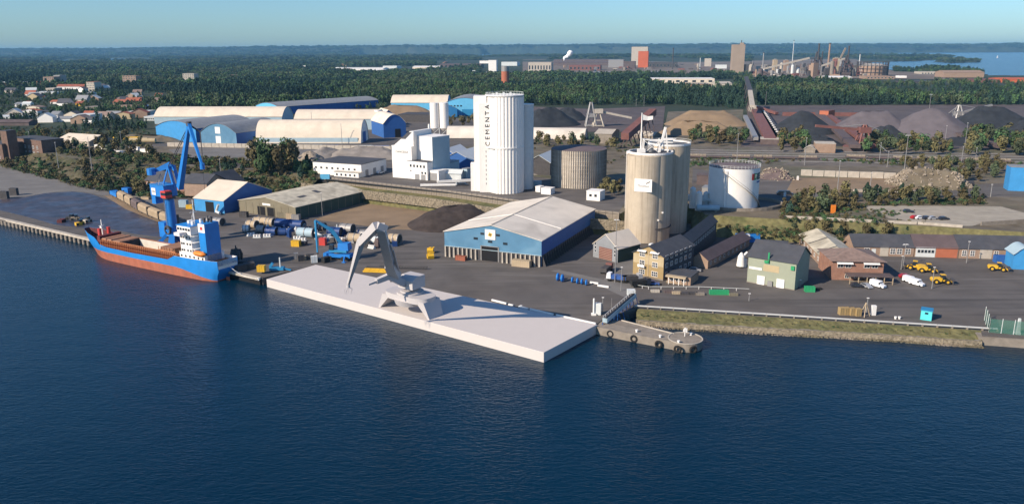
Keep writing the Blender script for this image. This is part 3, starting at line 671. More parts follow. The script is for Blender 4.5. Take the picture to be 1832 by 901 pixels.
# road wall above the eastern bank
rw=thing('road_wall','long yellowish low wall along the road above the brick workshops','wall')
for (x0,y0,x1,y1) in((1402,388,1560,395.5),(1562,395.5,1640,399),(1642,399,1722,405)):
    MB().bar(G(x0,y0,TZ+.5),G(x1,y1,TZ+.5),.4,1.3).build('wall_section',M('concrete_pale'),rw)
rw=thing('ramp_wall','dark sloping ramp wall right of the gap in the road wall','wall')
MB().bar(G(1755,402,TZ+.3),G(1850,396,TZ+.6),.5,2.4).build('wall_section',M('concrete'),rw)
# ---------------- cargo ship ----------------
st=G(398,508,0); bo=G(167,459,0); L=(bo-st).length; fwd=(bo-st).normalized(); st=st+fwd*4.2; rz=math.atan2(fwd.y,fwd.x)
side=Vector((-fwd.y,fwd.x,0))   # toward port of travel
if side.y<0: pass
HB=6.3
# local y: water side (seen) is +y if side points away from quay; choose so that seen side is at 0..; hull centre is shifted to quay
vis = 1 if side.y<0 else -1
cen=st-side*vis*HB*.72
SH=thing('cargo_ship','blue and rust red cargo ship with open hold moored at the quay','ship',(cen.x,cen.y,0),rz)
sta=[(0,5.2,3.6,7.9),(.02,5.6,4.8,7.8),(.08,6.1,5.8,7.6),(.26,6.3,6.2,7.4),(.31,6.3,6.3,5.6),(.6,6.3,6.3,5.3),(.8,6.2,5.8,5.5),(.865,5.9,4.7,6.0),(.9,5.5,3.9,8.4),(.95,4.2,2.1,9.2),(.985,2.4,.8,9.8),(1.0,1.2,.15,10.1)]
def hullx(t,z):   # rake of stem and counter
    x=t*L
    if t>.88: x+=(t-.88)/.12*max(0,z)*.52
    if t<.05: x-=(1-t/.05)*min(max(z-1.2,0),3)*.8
    return x
def hw(t,z):
    for i in range(len(sta)-1):
        if sta[i][0]<=t<=sta[i+1][0]:
            k=(t-sta[i][0])/(sta[i+1][0]-sta[i][0]); d=[lerp(sta[i][j],sta[i+1][j],k) for j in(1,2,3)]; break
    return lerp(d[1],d[0],min(1,max(0,z)/5.6)),d[2]
ts=[0,.01,.02,.04,.06,.08,.14,.2,.26,.285,.31,.4,.5,.6,.7,.8,.83,.865,.88,.9,.925,.95,.97,.985,.995,1.0]
def hullstrip(zlo,zhi,off=0,inner=False):
    v=[];f=[];m=4
    for t in ts:
        sh=hw(t,0)[1]
        for s in(-1,1):
            for k in range(m+1):
                a=zlo(t); b=min(zhi(t),sh); z=lerp(a,b,k/m); v.append((hullx(t,z),s*(hw(t,z)[0]+off),z))
    n=2*(m+1)
    for i in range(len(ts)-1):
        for s in(0,1):
            for k in range(m):
                q=i*n+s*(m+1)+k; f.append((q,q+n,q+n+1,q+1))
    for k in range(m):
        f.append((k,k+1,m+1+k+1,m+1+k)); q=(len(ts)-1)*n; f.append((q+k,q+k+1,q+m+1+k+1,q+m+1+k))
    return MB().add(v,f)
cut=lambda t:3.3 if t>.24 else lerp(.3,3.3,max(0,t/.24))
hullstrip(lambda t:-1.5,cut).build('lower_hull',M('red_hull'),SH,True)
hullstrip(cut,lambda t:99).build('upper_hull',M('blue_hull'),SH,True)
MB().add([(hullx(t,4.9),s*(hw(t,4.9)[0]-.12),4.9) for t in ts for s in(-1,1)],[(2*i,2*i+2,2*i+3,2*i+1) for i in range(len(ts)-1)]).build('main_deck',M('rust_deck'),SH)
def bulw(t0,t1,name,m,th=.14):   # inner bulwark skin
    v=[];tt=[t for t in ts if t0<=t<=t1]
    for t in tt:
        sh=hw(t,0)[1]
        for s in(-1,1):
            for z in(4.9,sh): v.append((hullx(t,z)-(.2 if t>.98 else 0),s*(hw(t,z)[0]-th),z))
    f=[]
    for i in range(len(tt)-1):
        f+=[(4*i,4*i+4,4*i+5,4*i+1),(4*i+2,4*i+6,4*i+7,4*i+3)]
    if t1==1: q=4*(len(tt)-1); f.append((q,q+1,q+3,q+2))
    if t0==0: f.append((0,1,3,2))
    MB().add(v,f).build(name,m,SH)
bulw(0,.31,'stern_bulwark',M('white')); bulw(.865,1.0,'bow_bulwark',M('dark_red'))
MB().add([(hullx(t,7.0),s*(hw(t,7.0)[0]-.2),7.0) for t in (.88,.9,.925,.95,.97,.985,.995,1.0) for s in(-1,1)],[(2*i,2*i+2,2*i+3,2*i+1) for i in range(7)]).build('forecastle_deck',M('dark_red'),SH)
MB().add([(hullx(t,6.5),s*(hw(t,6.5)[0]-.2),6.5) for t in (0,.02,.08,.14,.2,.24) for s in(-1,1)],[(2*i,2*i+2,2*i+3,2*i+1) for i in range(5)]).build('poop_deck',M('rust_deck'),SH)
# hatch coaming with ribs and hold
x0,x1=.255*L,.855*L; ch=4.9; cz0,cz1=4.9,8.0
for s,nm in((-1,0),(1,0)):
    MB().box(x0,x1,s*ch-.12,s*ch+.12,cz0,cz1).box(x0,x1,s*ch-.35,s*ch+.35,cz1,cz1+.14).build('hatch_coaming',M('rust_deck'),SH)
rib=MB().add([(-.07,0,cz0),(.07,0,cz0),(.07,1.05,cz0),(-.07,1.05,cz0),(-.07,0,cz1),(.07,0,cz1),(.07,.4,cz1),(-.07,.4,cz1)],[(0,3,2,1),(4,5,6,7),(0,1,5,4),(1,2,6,5),(2,3,7,6),(3,0,4,7)]).mesh('rib',M('rust_deck'))
n=int((x1-x0)/1.15)
for i in range(n+1):
    x=x0+(x1-x0)*i/n
    for s in(-1,1):
        o=obj('rib',rib,SH,(x,s*(ch+.1),0)); o.scale.y=s
MB().bar((x0,vis*(ch+1.2),cz1-.3),(x1,vis*(ch+1.2),cz1-.3),.1).bar((x0,vis*(ch+1.25),6.3),(x1,vis*(ch+1.25),6.3),.08).build('walkway_rail',M('rust_deck'),SH)
hx0,hx1=.40*L,.70*L
MB().box(hx0,hx1,-ch+.2,ch-.2,.6,.7).box(hx1-.1,hx1+.1,-ch,ch,.7,cz1).build('hold_floor',M('hold_shade'),SH)
MB().box(hx0,hx1,-vis*ch+vis*.12-.06,-vis*ch+vis*.12+.06,.7,cz1-.02).build('hold_side',M('hold_lit'),SH)
MB().box(hx0,hx1,vis*ch-vis*.12-.06,vis*ch-vis*.12+.06,.7,cz1-.02).build('hold_side',M('hold_shade'),SH)
hx=hx1
for k,(xa,xb,z) in enumerate(((.70*L,.765*L,8.1),(.77*L,.81*L,8.3),(.815*L,.855*L,8.2))):
    MB().tbox((xa,xb-.15,-ch-.2,ch+.2),(xa+.3,xb-.4,-ch,ch),cz1+.1,z+.3).build('hatch_cover',M('brown_hatch'),SH)
for k,(xa,z0) in enumerate(((.27,7.6),(.27,8.3),(.27,9.0))):
    MB().box(xa*L+k*.5,.385*L-k*.3,-ch,ch,z0,z0+.55).build('hatch_cover',M('brown_hatch'),SH)
sm=MB()
for i in range(7): 
    x=lerp(.27*L,.39*L,i/6)
    for s in(-1,1): sm.bar((x,s*(ch+.1),5),(x,s*(ch+.1),9.6),.18)
sm.box(.265*L,.395*L,vis*(ch+.1)-.1,vis*(ch+.1)+.1,8.2,8.5).build('lashing_frame',M('rust_deck'),SH)
# forecastle block
MB().box(.862*L,.885*L,-5.4,5.4,4.9,9.2).build('forecastle_bulkhead',M('dark_red'),SH)
for y in(-2.2,2.2): MB().cyl((.915*L,y,7),.8,4.4,12).build('vent_post',M('red_paint'),SH,True)
MB().tube((.93*L,0,7),(.93*L,0,14.6),.35,.18,8).bar((.93*L,-1.4,12.2),(.93*L,1.4,12.2),.16).tube((.93*L,0,10.5),(.96*L,0,6),.07).box(.925*L,.94*L,-.5,.5,11,12).build('fore_mast',M('white'),SH)
MB().cyl((.955*L,-1.3,6),.5,1.0,10).cyl((.955*L,1.3,6),.5,1.0,10).box(.935*L,.95*L,-2,2,6,6.9).build('windlass',M('dark_red'),SH)
# accommodation
bx=lambda n,xa,xb,ya,yb,za,zb,m:MB().box(xa*L,xb*L,ya,yb,za,zb).build(n,M(m),SH)
bx('deckhouse',.055,.235,-5,5,6.5,9.0,'white')
TW=bx('accommodation_tower',.145,.225,-4.6,4.6,8.3,16.0,'white')
BR=bx('bridge',.135,.23,-5.2,5.2,16.0,19.0,'white'); bx('bridge_wing',.165,.205,-8.6,8.6,16.0,17.1,'white')
MB().box(.13*L,.235*L,-5.4,5.4,19,19.25).build('bridge_roof',M('blue_hull'),SH)
MB().box(.135*L-.04,.23*L+.05,-5.25,5.25,17.4,18.3).build('bridge_window_band',M('glass'),SH)
fb=MB()
for i in range(9):
    y=-5.2+10.4*i/8; fb.box(.23*L,.23*L+.08,y-.12,y+.12,17.35,18.35)
    
for i in range(6):
    x=lerp(.135*L,.23*L,i/5); fb.box(x-.12,x+.12,-5.28,5.28,17.35,18.35)
fb.build('bridge_window_post',M('white'),SH)
MB().box(.055*L,.10*L,-3.6,3.6,5.7,20.4).build('funnel_casing',M('blue_hull'),SH)
MB().box(.0555*L,.1005*L,vis*3.6,vis*3.66,17.2,20.4).box(.1*L,.101*L,-3.6,3.6,17.2,20.4).build('funnel_band',M('white'),SH)
MB().box(.07*L,.086*L,vis*3.7-.02,vis*3.7+.06,18.2,19.3).build('funnel_emblem',M('red_paint'),SH)
MB().cyl((.07*L,-1,20.5),.5,1.8,10).cyl((.09*L,1,20.5),.5,1.6,10).cyl((.08*L,-.2,20.5),.3,2.3,8).build('exhaust_pipe',M('steel_dark'),SH)
for z in(9.6,12.0,14.4):
    for x in(.155,.175,.2,.215):
        fm,pm_=winmesh(.7,.7,1,1,'steel','glass'); o=obj('window',fm,SH,(x*L,vis*4.62,z),0 if vis<0 else math.pi); obj('pane',pm_,o)
    for y in(-3.4,-1.2,1.2,3.4):
        fm,pm_=winmesh(.7,.7,1,1,'steel','glass'); o=obj('window',fm,SH,(.225*L+.02,y,z),math.pi/2); obj('pane',pm_,o)
for x in(.07,.1,.13,.16,.19,.22):
    fm,pm_=winmesh(.7,.7,1,1,'steel','glass'); o=obj('window',fm,SH,(x*L,vis*5.02,7.5),0 if vis<0 else math.pi); obj('pane',pm_,o)
for z in (8.3,10.7,13.1,15.5):
    b=MB().box(.12*L,.15*L,-4.8,4.8,z,z+.12)
    for x in(.12,.135): b.box(x*L,x*L+.06,vis*4.7,vis*4.7+.05,z,z+1.1)
    b.build('platform',M('white'),SH)
b=MB()
for i in range(14):
    x=lerp(.0,.235*L,i/13); y=vis*(hw(max(.0,x/L),6.8)[0]-.15)
    if i<9: b.bar((x,y,6.8),(x,y,7.8),.07)
for s in(-1,1):
    for z in(8.3,): 
        for i in range(9): b.bar((lerp(.055,.235,i/8)*L,s*5,z),(lerp(.055,.235,i/8)*L,s*5,z+1.1),.07)
        b.bar((.055*L,s*5,z+1.1),(.235*L,s*5,z+1.1),.07).bar((.055*L,s*5,z+.6),(.235*L,s*5,z+.6),.05)
b.build('railing',M('white'),SH)
MB().tube((.175*L,0,19.2),(.175*L,0,28),.22,.12,8).bar((.175*L,-1.8,23.5),(.175*L,1.8,23.5),.14).bar((.175*L,-1.2,25.8),(.175*L,1.2,25.8),.12).tube((.175*L,0,24),(.2*L,0,19.2),.08).cyl((.16*L,2,19.2),.7,1.3,12).cyl((.16*L,-2,19.2),.5,1.6,12).box(.2*L,.215*L,-1,1,19.2,20.2).tube((.145*L,3,19.2),(.145*L,3,23),.06).build('main_mast',M('white'),SH)
v=[];f=[]
for i in range(9):
    t=i/8; r=1.15*math.sqrt(max(0.02,1-(2*t-1)**4))
    for j in range(10):
        a=2*math.pi*j/10; v.append((t*6-3,r*math.cos(a),r*.85*math.sin(a)))
for i in range(8):
    for j in range(10): f.append((i*10+j,(i+1)*10+j,(i+1)*10+(j+1)%10,i*10+(j+1)%10))
f+=[tuple(range(10)),tuple(range(80,90))]
lb=MB().add(v,f).build('lifeboat',M('orange_paint'),None,True,cen+fwd*(.085*L)+side*vis*4.5+Vector((0,0,9.7)),rz); tag(lb,'orange lifeboat hanging beside the ship funnel','lifeboat')
MB().bar((.055*L,vis*4,8.3),(.055*L,vis*5.6,11),.18).bar((.115*L,vis*4,8.3),(.115*L,vis*5.6,11),.18).build('davit',M('white'),SH)
MB().xz([(-.6,-1.4),(1.3,-1.4),(1.3,1.2),(-.4,1.2)],-.18,.18).build('rudder',M('red_hull'),SH,False,(-2.2,0,0))
text(SH,'SELTO',1.6,(hullx(0,4.6)-.12,0,5.9),(math.pi/2,0,-math.pi/2),'white')
text(SH,'MALTA',.8,(hullx(0,3.4)-.12,0,4.3),(math.pi/2,0,-math.pi/2),'white')
SH.scale=(1,.86,1)
# mooring rope
rp=MB(); a=Vector(cen)+fwd*(-2)+Vector((0,0,6)); b=G(462,497,3)
pr=a
for i in range(1,13):
    t=i/12; q=lerp(a,b,t)-Vector((0,0,1.6*4*t*(1-t))); rp.tube(pr,q,.07,n=5); pr=q
tag(rp.build('mooring_rope',M('white')),'pale mooring rope from the ship stern to the quay corner','rope')
# ---------------- blue harbour crane by the ship ----------------
cb=G(312,437,QZ); HC=thing('harbour_crane','tall blue luffing harbour crane standing on the quay behind the ship','crane',cb,math.radians(-33))
def lc(o,w):   # world point to a thing's own frame
    r=o.rotation_euler[2]; d=Vector(w)-Vector(o.location); return Vector((d.x*math.cos(-r)-d.y*math.sin(-r),d.x*math.sin(-r)+d.y*math.cos(-r),d.z))
by=M('blue_paint'); Yc=cb.y
for sx in(-1,1):
    for sy in(-1,1): MB().bar((sx*1.6,sy*1.6,4.5),(sx*4.2,sy*4.0,.9),2.0,1.2,2.6,1.5).box(sx*4.2-2,sx*4.2+2,sy*4-.8,sy*4+.8,.0,1.3).build('leg',by,HC)
MB().box(-5.2,5.2,-4.6,-3.6,1.0,1.7).box(-5.2,5.2,3.6,4.6,1.0,1.7).build('sill_beam',by,HC)
zc=zat(cb,352)-QZ
MB().cyl((0,0,4),2.6,2.2,20,2.1).cyl((0,0,6.2),2.0,zc-6.2,20,1.9).cyl((0,0,6.0),2.7,.5,20).build('column',by,HC,True)
MB().ring((0,-2.6,6.5),1.9,1.35,.9,20,'y').build('cable_reel',M('steel_dark'),HC)
MB().box(-6.0,-2.0,-2.2,.8,3.0,9.3).build('transformer_house',by,HC)
ld=MB()
for i in range(24): ld.box(-.35,.35,-2.35,-2.25,7+i*.45,7.06+i*.45)
ld.box(-.4,-.33,-2.4,-2.2,6.5,zc-.5).box(.33,.4,-2.4,-2.2,6.5,zc-.5).build('ladder',M('steel'),HC)
def W2(px,py,dy=0): return lc(HC,RY(px,py,Yc+dy))
MB().cyl((0,0,zc-.6),2.6,1.0,24).build('slewing_ring',M('steel_dark'),HC,True)
a=W2(273,350,-1); b=W2(312,350,-1)
HC2=W2(290,350,-1)
hzw=zat(RY(290,350,Yc-1),330)-zat(RY(290,350,Yc-1),350)
MB().box(-7.6,1.6,-3.0,3.0,zc+.3,zc+.3+hzw).build('machinery_house',by,HC)
MB().box(-7.8,1.8,-3.2,3.2,zc+.3+hzw,zc+.5+hzw).build('house_roof',M('blue_hull'),HC)
MB().box(-6.6,-4.0,-3.12,-2.98,zc+.8,zc+3.6).build('sign_board',M('white'),HC)
text(HC,'OXH',.9,(-5.3,-3.16,zc+2.2),(math.pi/2,0,0),'steel_dark')
MB().box(-7.6,-5.0,-2.8,2.0,zc-3.0,zc+.3).build('counterweight',by,HC)
MB().box(1.2,4.4,-4.4,-1.4,zc+.4,zc+3.2).build('operator_cab',M('red_paint'),HC); MB().box(1.6,4.5,-4.5,-1.3,zc+1.5,zc+2.6).build('cab_window',M('glass'),HC)
zt_=zc+.5+hzw
AP=W2(338,223,-14); BP=W2(322,336,-2); TT=W2(362,297,-24)
MB().bar(BP,AP,2.0,2.6,1.1,1.4).build('main_boom',by,HC)
MB().bar(AP+Vector((-.2,0,.4)),TT,1.2,1.8,.7,.9).build('jib_arm',by,HC)
MB().cyl(tuple(AP+Vector((0,0,-.5))),1.0,1.6,12).build('boom_head',M('steel_dark'),HC); MB().cyl(tuple(TT-Vector((0,0,1.2))),.9,2.2,10).build('sheave_block',by,HC)
kn=W2(358,236,-14)
MB().bar(AP,kn,.5,.5).bar(kn,W2(363,288,-23),.35,.35).build('tie_bar',M('steel_dark'),HC)
AF=W2(301,297,0)
MB().bar(AF,W2(312,334,1),.9,1.0).bar(AF,W2(292,330,1),.5,.5).bar(AF+Vector((0,2.4,0)),W2(312,334,1)+Vector((0,2.4,0)),.9,1.0).build('a_frame',by,HC)
CW=W2(270,307,0)
MB().bar(AF+Vector((0,1.2,.4)),CW+Vector((0,1.2,0)),1.2,2.6,1.0,1.2).bar(AF+Vector((0,1.2,0)),W2(312,305,0),.8,1.8,.5,.6).build('balance_beam',by,HC)
MB().cyl(tuple(CW+Vector((0,.2,-1.3))),1.7,2.6,12).build('balance_weight',by,HC)
MB().tube(AF,AP,.16).tube(AF+Vector((0,1,0)),AP+Vector((0,.6,0)),.14).build('stay_rod',M('steel_dark'),HC)
b=MB()
for i in range(10):
    x=-7+i*1.0; b.bar((x,-3.1,zt_),(x,-3.1,zt_+1.1),.07)
b.bar((-7,-3.1,zt_+1.1),(2,-3.1,zt_+1.1),.07).bar((-5,-2,zt_),(-4,0,zt_+4),.12).bar((-3,-2,zt_),(-4,0,zt_+4),.12).bar((-5,2,zt_),(-4,0,zt_+4),.12).build('railing',M('steel'),HC)
MB().tube(TT,TT+Vector((0,0,-9)),.06).build('hoist_rope',M('steel_dark'),HC)
# ---------------- pale slab crane ----------------
f1=G(678,549,2.84); f2=G(766,572,2.84); cl=M('crane_clay')
mid=(f1+f2)/2; d=(f2-f1); dl=d.length; d.normalize(); vv=Vector((-d.y,d.x,0)); cc=mid+vv*3.6
PC=thing('platform_crane','plain pale grey crane with folded boom standing on the white platform','crane',(cc.x,cc.y,2.84),math.atan2(d.y,d.x))
zd=5.4
for sx in(-1,1):
    X=sx*dl/2; t=sx*(dl/2-3.4)
    MB().add([(X-.35,-3.4,0),(X+.35,-3.4,0),(X+.35,2.6,0),(X-.35,2.6,0),(t-1.7,-3.6,zd-.6),(t+1.7,-3.6,zd-.6),(t+1.7,3.6,zd-.6),(t-1.7,3.6,zd-.6)],[(0,3,2,1),(4,5,6,7),(0,1,5,4),(1,2,6,5),(2,3,7,6),(3,0,4,7)]).build('leg',cl,PC)
dk=[]
for i in range(32):
    a=2*math.pi*i/32; ca,sa=math.cos(a),math.sin(a); dk.append(((dl/2-1.5)*math.copysign(abs(ca)**.6,ca),4.2*math.copysign(abs(sa)**.7,sa)))
MB().prism(dk,zd-1.5,zd+.3).cyl((0,0,zd-2.9),4.6,1.6,32,5.2).build('portal_deck',cl,PC,True)
cw=RY(731,521,cc.y+.5); tc_=lc(PC,cw); tz=zd+.3
MB().cyl((0,0,tz),4.1,.55,40).cyl((0,0,tz+.55),3.0,.35,40).build('turntable',cl,PC,True); MB().cyl((0,0,tz+.9),1.1,1.6,20).build('pivot',cl,PC,True)
def PX(px,py,Y): return lc(PC,RY(px,py,Y))
YC=cc.y; hb=tz+1.9
MB().yz([(-2.6,hb),(3.0,hb),(3.0,hb+3.7),(-.6,hb+3.7),(-2.6,hb+2.6)],-2.6,3.4).build('machine_house',cl,PC)
ap=PX(681,405,190); tb=PX(708,496,YC-2); tm_=PX(697,472,YC-10)
MB().bar(tb,tm_,3.0,3.0,2.7,2.8).build('boom_foot',cl,PC); MB().bar(tm_,ap+Vector((0,0,-.2)),2.3,2.8,2.0,2.3).build('main_boom',cl,PC)
hd=PX(675,403,189.5); MB().bar(PX(691,409,190.6),hd,1.5,1.7).build('boom_head',cl,PC)
kb_=PX(645,434,195); tp=PX(623.5,507,204)
MB().bar(hd,kb_,1.9,2.0,1.5,1.8).build('upper_jib',cl,PC); MB().bar(kb_,tp,1.5,1.8,.6,.7).build('lower_jib',cl,PC)
MB().cyl(tuple(PX(623,511,204)+Vector((0,0,-.5))),.5,.9,10).cyl(tuple(PX(623,508,204)),.35,.8,8).build('grab_head',cl,PC)
for i in range(5):
    a=i*1.256; g0_=PX(623,512,204); MB().tube(g0_,g0_+Vector((1.1*math.cos(a),1.1*math.sin(a),-.9)),.07).tube(g0_+Vector((1.1*math.cos(a),1.1*math.sin(a),-.9)),g0_+Vector((.9*math.cos(a),.9*math.sin(a),-2.2)),.07,.03).build('tine',cl,PC)
MB().tube(PX(699,437,203),PX(713,487,YC-1),.35).tube(PX(704,449,207),PX(716,492,YC),.2).build('luffing_ram',cl,PC)
el=PX(695,494,YC-6); MB().bar(PX(722,506,YC-2),el,2.0,2.2,1.6,1.7).bar(el,PX(673,503,YC-9),1.6,1.6,1.4,1.4).build('balance_arm',cl,PC); MB().bar(PX(674,503,YC-9),PX(659,509,YC-11),.7,.7,.5,.5).build('arm_tip',cl,PC)
# ---------------- quay-level buildings ----------------
# big blue storage hall
h=hall('storage_hall','big blue storage hall with shallow beige roof, emblem board and dark doorway','hall',(796,457.7),(968.5,477),QZ,(1102.5,377.2),413.7,402.8,'gf','beige_roof','blue_clad',sidem='navy_wall',ov=.4)  # navy right side: the shade on that wall is painted in
Wd,D,ze=h.W,h.D,h.h
ce=4.1
h.panel('lower_wall','f',.1,Wd*.39,0,ce,'steel_dark',.02); h.panel('lower_wall','f',Wd*.57,Wd-.1,0,ce,'steel_dark',.02); h.panel('lower_wall','r',.1,D-.1,0,ce,'steel_dark',.07)
h.panel('doorway','f',Wd*.395,Wd*.565,0,5.6,'dark_opening',.05)
MB().box(Wd*.385,Wd*.395,-.2,0,0,5.8).box(Wd*.565,Wd*.575,-.2,0,0,5.8).box(Wd*.385,Wd*.575,-.2,0,5.6,5.8).build('door_frame',M('steel'),h.e)
pm=MB().xz([(-.3,0),(.3,0),(.22,4.0),(-.22,4.0)],-.7,-.02).mesh('post',M('concrete_pale'))
for i in range(22):
    x=.6+(Wd-1.2)*i/21
    if Wd*.38<x<Wd*.58: continue
    obj('post',pm,h.e,(x,-.02,0))
pr=MB().add([(0,0,0),(.25,0,0),(.25,1.6,0),(0,1.6,0),(0,0,4.3),(.25,0,4.3),(.25,.15,4.3),(0,.15,4.3)],[(0,3,2,1),(4,5,6,7),(0,1,5,4),(1,2,6,5),(2,3,7,6),(3,0,4,7)]).rot(Matrix.Rotation(-math.pi/2,3,'Z')).mesh('buttress',M('steel_dark'))
for i in range(26): obj('buttress',pr,h.e,(Wd+.05,.8+(D-1.6)*i/25,0))
for (x,z) in((.335,7.9),(.485,7.2),(.64,7.0)): h.panel('window',"f",Wd*x-.9,Wd*x+.9,z-.1,z+.8,'glass',.06)
for x in(.405,.565): h.panel('window','f',Wd*x-.8,Wd*x+.8,9.9,10.8,'glass',.06)
h.panel('sign_board','f',Wd*.435,Wd*.54,8.4,12.2,'white',.22)
em=MB(); cx_=Wd*.4875
for r_,m_ in((1.0,'yellow_paint'),):
    pts=[(cx_+1.05*math.cos(a)*(1 if i%2==0 else .62),10.3+1.05*math.sin(a)*(1 if i%2==0 else .62)) for i,a in enumerate([2*math.pi*k/8+.39 for k in range(8)])]
    em.xz(pts,-.3,-.23)
em.build('emblem',M('yellow_paint'),h.e); MB().box(cx_-.35,cx_+.35,-.33,-.3,9.95,10.65).build('emblem_centre',M('steel_dark'),h.e)
zr=h.t+.24; sl=(zr-ze)/(Wd/2)
rd=MB()
yy=D*.33
for s in(-1,1):
    rd.bar((Wd/2,yy,zr+.05),(Wd/2+s*Wd/2,yy,ze+.3),.35,.16)
rd.build('roof_seam',M('white'),h.e)
MB().bar((Wd/2,-.3,zr+.03),(Wd/2,D+.3,zr+.03),.5,.14).build('ridge_cap',M('concrete_pale'),h.e)
MB().box(-.1,Wd+.1,-.16,-.06,ce,ce+.2).build('ledge',M('pale_blue'),h.e)
# items in front of it
crate('steel_box','open rusty steel box with timber standing against the storage hall front','box',933,476,QZ,-.4,7,2.4,2.4,'tan')
crate('skip','pale red skip left of the storage hall doorway','skip',825,465,QZ,-.4,4,1.8,1.7,'red_roof')
crate('skip','white tall cabinet beside the storage hall door','cabinet',858,462,QZ,-.4,1.2,1.2,4,'white',ribs=False)
# yellow grabs left
for k,(x,y,lb) in enumerate(((770,452,'rear yellow clamshell grab on the asphalt left of the storage hall'),(770,462,'front yellow clamshell grab on the asphalt left of the storage hall'))):
    p=G(x,y,QZ); T=thing('grab',lb,'grab',p,.3*k,'yellow grabs left of the hall')
    for s in(-1,1): MB().yz([(s*.1,2.0),(s*1.5,1.3),(s*1.1,.1),(s*.2,.1),(s*.7,.9)] if s>0 else [(s*.7,.9),(s*.2,.1),(s*1.1,.1),(s*1.5,1.3),(s*.1,2.0)],-1.2,1.2).build('jaw',M('yellow_paint'),T)
    MB().bar((0,0,1.6),(1.6,0,2.4),.3).box(-.5,.5,-.4,.4,1.7,2.3).build('head',M('yellow_paint'),T)
# blue drums row
for k,(x,y) in enumerate(((998,495),(1006,497),(1024,500),(1033,502),(1041,503),(1049,505))):
    p=G(x,y,QZ+1.3 if k<2 else QZ+1.0); r=1.35 if k<2 else 1.0
    T=tag(MB().torus((0,0,0),r*.75,r*.28,'x',18,8).ring((-.2,0,0),r*.8,r*.2,.4,18,'x').build('buoy_fender',M('blue_paint'),None,True,p,-.35),'%s blue round fender from the left in the row lying on the quay'%['first','second','third','fourth','fifth','last'][k],'fender','blue round fenders on the quay')
p=G(1060,508,QZ); crate('barrier','white low barrier right after the blue fenders','barrier',1063,507,QZ,-.5,3,.4,.6,'white',ribs=False); crate('barrier','white low barrier further right on the pipe strip','barrier',1079,513,QZ,-.5,4,.4,.6,'white',ribs=False)
# small hall with red door
h=hall('small_hall','small hall with cream roof and red and orange striped door','hall',(1061,459),(1105,470),QZ,13,436,419,'gf','cream_roof_y','green_dark',frontm='grey_roof',ov=.3)
q=h.W; h.panel('door','f',q*.25,q*.78,.1,h.h*.92,'rust_red',.14)
for i in range(7): h.panel('door_slat','f',q*.26,q*.77,.3+i*h.h*.125,.38+i*h.h*.125,'tan',.2)
for s in(.1,.88):
    for z in(2.2,3.6,5): h.win('f',q*s,z,.7,.9,1,1,'white')
# yellow office building
h=hall('office_building','ochre three storey gabled office with dark roof and awnings','building',(1132,491),(1186,502),QZ,22,451,440,'gf','dark_roof','ochre_wall',plinth=(.5,'concrete'))
q=h.W; h.panel('upper_front','f',.05,q-.05,h.h*.58,h.h-.1,'ochre_pale',.04); h.panel('upper_side','r',.05,h.D-.05,.1,h.h-.3,'dark_roof',.04)
for z in(1.0,4.3,7.4):
    for x in(.3,.72): h.win('f',q*x,z,1.9 if z>1 else 2.1,1.6,3,2)
for x in(.3,.72):
    loc,_=h.face('f',q*x,9.2); MB().add([(q*x-1.7,-.02,9.7),(q*x+1.7,-.02,9.7),(q*x+1.7,-1.1,9.2),(q*x-1.7,-1.1,9.2)],[(0,1,2,3)]).build('awning',M('white'),h.e)
MB().box(q*.2,q*.42,-1.1,0,3.6,3.75).box(q*.2,q*.42,-1.1,-1.0,3.7,4.6).build('balcony',M('white'),h.e)
MB().box(q*.495,q*.52,-.12,0,0,h.h+1.2).build('drainpipe',M('tan'),h.e)
for z in(1.2,4.4,7.2):
    for i in range(6): h.win('r',2+i*3.4,z,1.5,1.4,2,1)
for k,(x,y) in enumerate(((2.5,6),(4.6,7))): MB().box(q*.3+k*1.6,q*.3+k*1.6+1,4+k*3,5.6+k*3,h.h+1.6,h.h+2.9).build('roof_light',M('white'),h.e)
# rear wing (long dark roofed) and red roofed shed
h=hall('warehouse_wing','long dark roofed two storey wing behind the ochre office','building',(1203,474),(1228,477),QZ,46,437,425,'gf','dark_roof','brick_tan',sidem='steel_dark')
for i in range(12): h.win('r',2+i*3.6,h.h-2.4,1.6,1.2,2,1)
h=hall('long_shed','long single storey shed with purple red roof behind the small timber kiosk','shed',(1236,476),(1266,481),QZ,42,462,452,'gf','red_roof' if 0 else 'purple_roof','brick_tan')
for i in range(9): h.win('r',2.5+i*4.3,1.2,1.2,1.2,2,1)
h=hall('kiosk_building','small brown timber building with flat dark roof and porch','building',(1194,505),(1235,511),QZ,9,491,None,'flat','dark_roof','brick_tan')
q=h.W
for i in range(4): MB().box(q*.1+i*q*.22,q*.1+i*q*.22+.2,-1.6,-1.4,0,h.h-.1).build('porch_post',M('white'),h.e)
MB().box(-.2,q*.85,-1.8,0,h.h-.3,h.h+.28).build('porch_roof',M('tan'),h.e)
MB().box(0,q*.8,-1.55,-1.45,.8,.95).box(0,q*.8,-1.55,-1.45,.4,.5).build('porch_rail',M('tan'),h.e)
for x in(.2,.45,.7): h.win('f',q*x,1,1.3,1.3,2,1)
